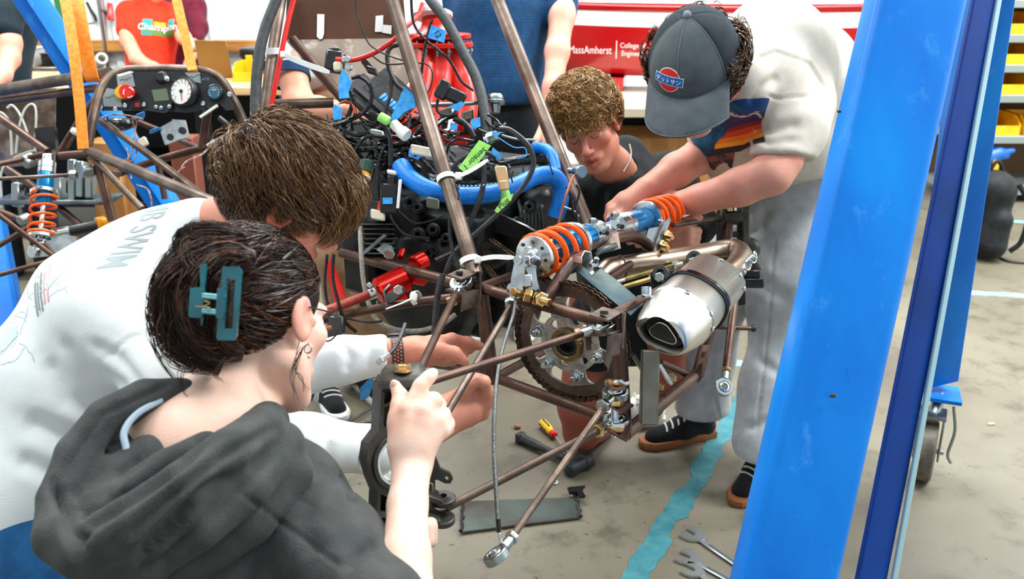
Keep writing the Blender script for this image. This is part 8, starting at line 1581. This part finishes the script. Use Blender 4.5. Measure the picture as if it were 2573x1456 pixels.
c_ = G(1454, 1186) + V((0, 0, .026)); ax = (G(1484, 1172) - G(1424, 1200)).normalized(); m = M(); m.lathe(c_ - ax * .05, ax, [(0, .022), (.003, .026), (.03, .026), (.034, .022), (.066, .022), (.07, .026), (.097, .026), (.1, .022)], 22); build(m, 'head', RUBBER, hm)
sd = thing('screwdriver', 'yellow and black handled screwdriver beyond the hammer', 'screwdriver', G(1400, 1110)); a_, b_ = G(1362, 1072) + V((0, 0, .016)), G(1402, 1115) + V((0, 0, .016)); m = M(); m.lathe(a_, b_ - a_, [(0, .008), (.004, .015), (.05, .016), (.07, .013), (.085, .012)], 14); build(m, 'handle', YEL, sd); m = M(); 
for k in range(4): t = k * 1.57; x, y = perp(b_ - a_); m.tube([a_ + (b_ - a_).normalized() * s_ + (x * math.cos(t) + y * math.sin(t)) * .0135 for s_ in (.008, .03, .06)], .004, 6)
build(m, 'grip_rib', BLACK, sd); d_ = (b_ - a_).normalized(); m = M(); m.lathe(a_ + d_ * .083, d_, [(0, .013), (.02, .013), (.024, .008)], 14); build(m, 'red_collar', REDM, sd); m = M(); m.cyl(a_ + d_ * .1, G(1446, 1166) + V((0, 0, .006)), .0035); build(m, 'shaft', CHROME, sd)
pl = thing('scrap_plate', 'burnt rectangular steel plate lying on the floor below the tie rod', 'steel plate', G(1310, 1310)); t_ = V((0, 0, .012)); ql = [G(1163, 1268), G(1448, 1258), G(1458, 1308), G(1160, 1345)]; m = M(); m.prism([p_ + t_ * .4 for p_ in ql], V((0, 0, .006))); build(m, 'plate', mat('burnt_plate', '#5c6660', .4, .7, '#4a332c', 5, .4, .7, .2, 80), pl)
for a_, b_, n_ in ((ql[0], ql[3], 9), (ql[1], ql[2], 7)):
    m = M(); m.tube([a_.lerp(b_, k / n_) + V((.003 * math.sin(k * 4), 0, .012)) for k in range(n_ + 1)], [.004 + .002 * (k % 2) for k in range(n_ + 1)], 8); build(m, 'weld_bead', BLACK, pl)
m = M(); m.prism([p_ + V((0, 0, .02)) for p_ in (G(1425, 1245), G(1470, 1240), G(1462, 1252), (G(1470, 1266)), G(1455, 1268), G(1448, 1256), G(1430, 1258))], V((0, 0, .008))); m.tube(L([]) or [ql[1] + V((0, 0, .012)), G(1438, 1252) + V((0, 0, .022))], .006, 6); build(m, 'tab', ENG, pl)
m = M(); m.ring(G(1394, 1215) + V((0, 0, .003)), (0, 0, 1), .011, .005, .003, 20); build(m, 'washer', CHROME, label='small bright washer on the floor behind the tie rod', cat='washer')
m = M(); m.ball(G(1300, 1078) + V((0, 0, .008)), (.013, .010, .009), 12); build(m, 'pebble', mat('brown_nut', '#8a5a34', .6), label='small brown nut shaped lump on the floor', cat='pebble')
for x, y, lb in ((2490, 1068, 'pale chip of debris on the floor right of the caster'),): m = M(); m.box(G(x, y) + V((0, 0, .003)), (.012, .002, 0), (0, .006, 0), (0, 0, .003), .001); build(m, 'debris_chip', mat('chip', '#d9a98a', .6), label=lb, cat='debris')
m = M(); m.tube(sm([G(742, 1030) + V((0, 0, .005)), G(800, 1000) + V((0, 0, .005)), G(830, 1050) + V((0, 0, .005)), G(900, 1070) + V((0, 0, .005)), G(1000, 1040) + V((0, 0, .005)), G(960, 1020) + V((0, 0, .012)), G(880, 1066) + V((0, 0, .012)), G(790, 1085) + V((0, 0, .006))], 8), .0045, 8); build(m, 'floor_cable', RUBBER, label='thin black cable looping on the floor behind the white sleeve', cat='cable')
m = M(); m.tube(sm([G(700, 940) + V((0, 0, .01)), G(735, 1000) + V((0, 0, .01)), G(765, 1060) + V((0, 0, .01)), G(770, 1120) + V((0, 0, .01))], 8), .0095, 10); build(m, 'floor_cable', RUBBER, label='thick black hose on the floor behind the woman', cat='cable')
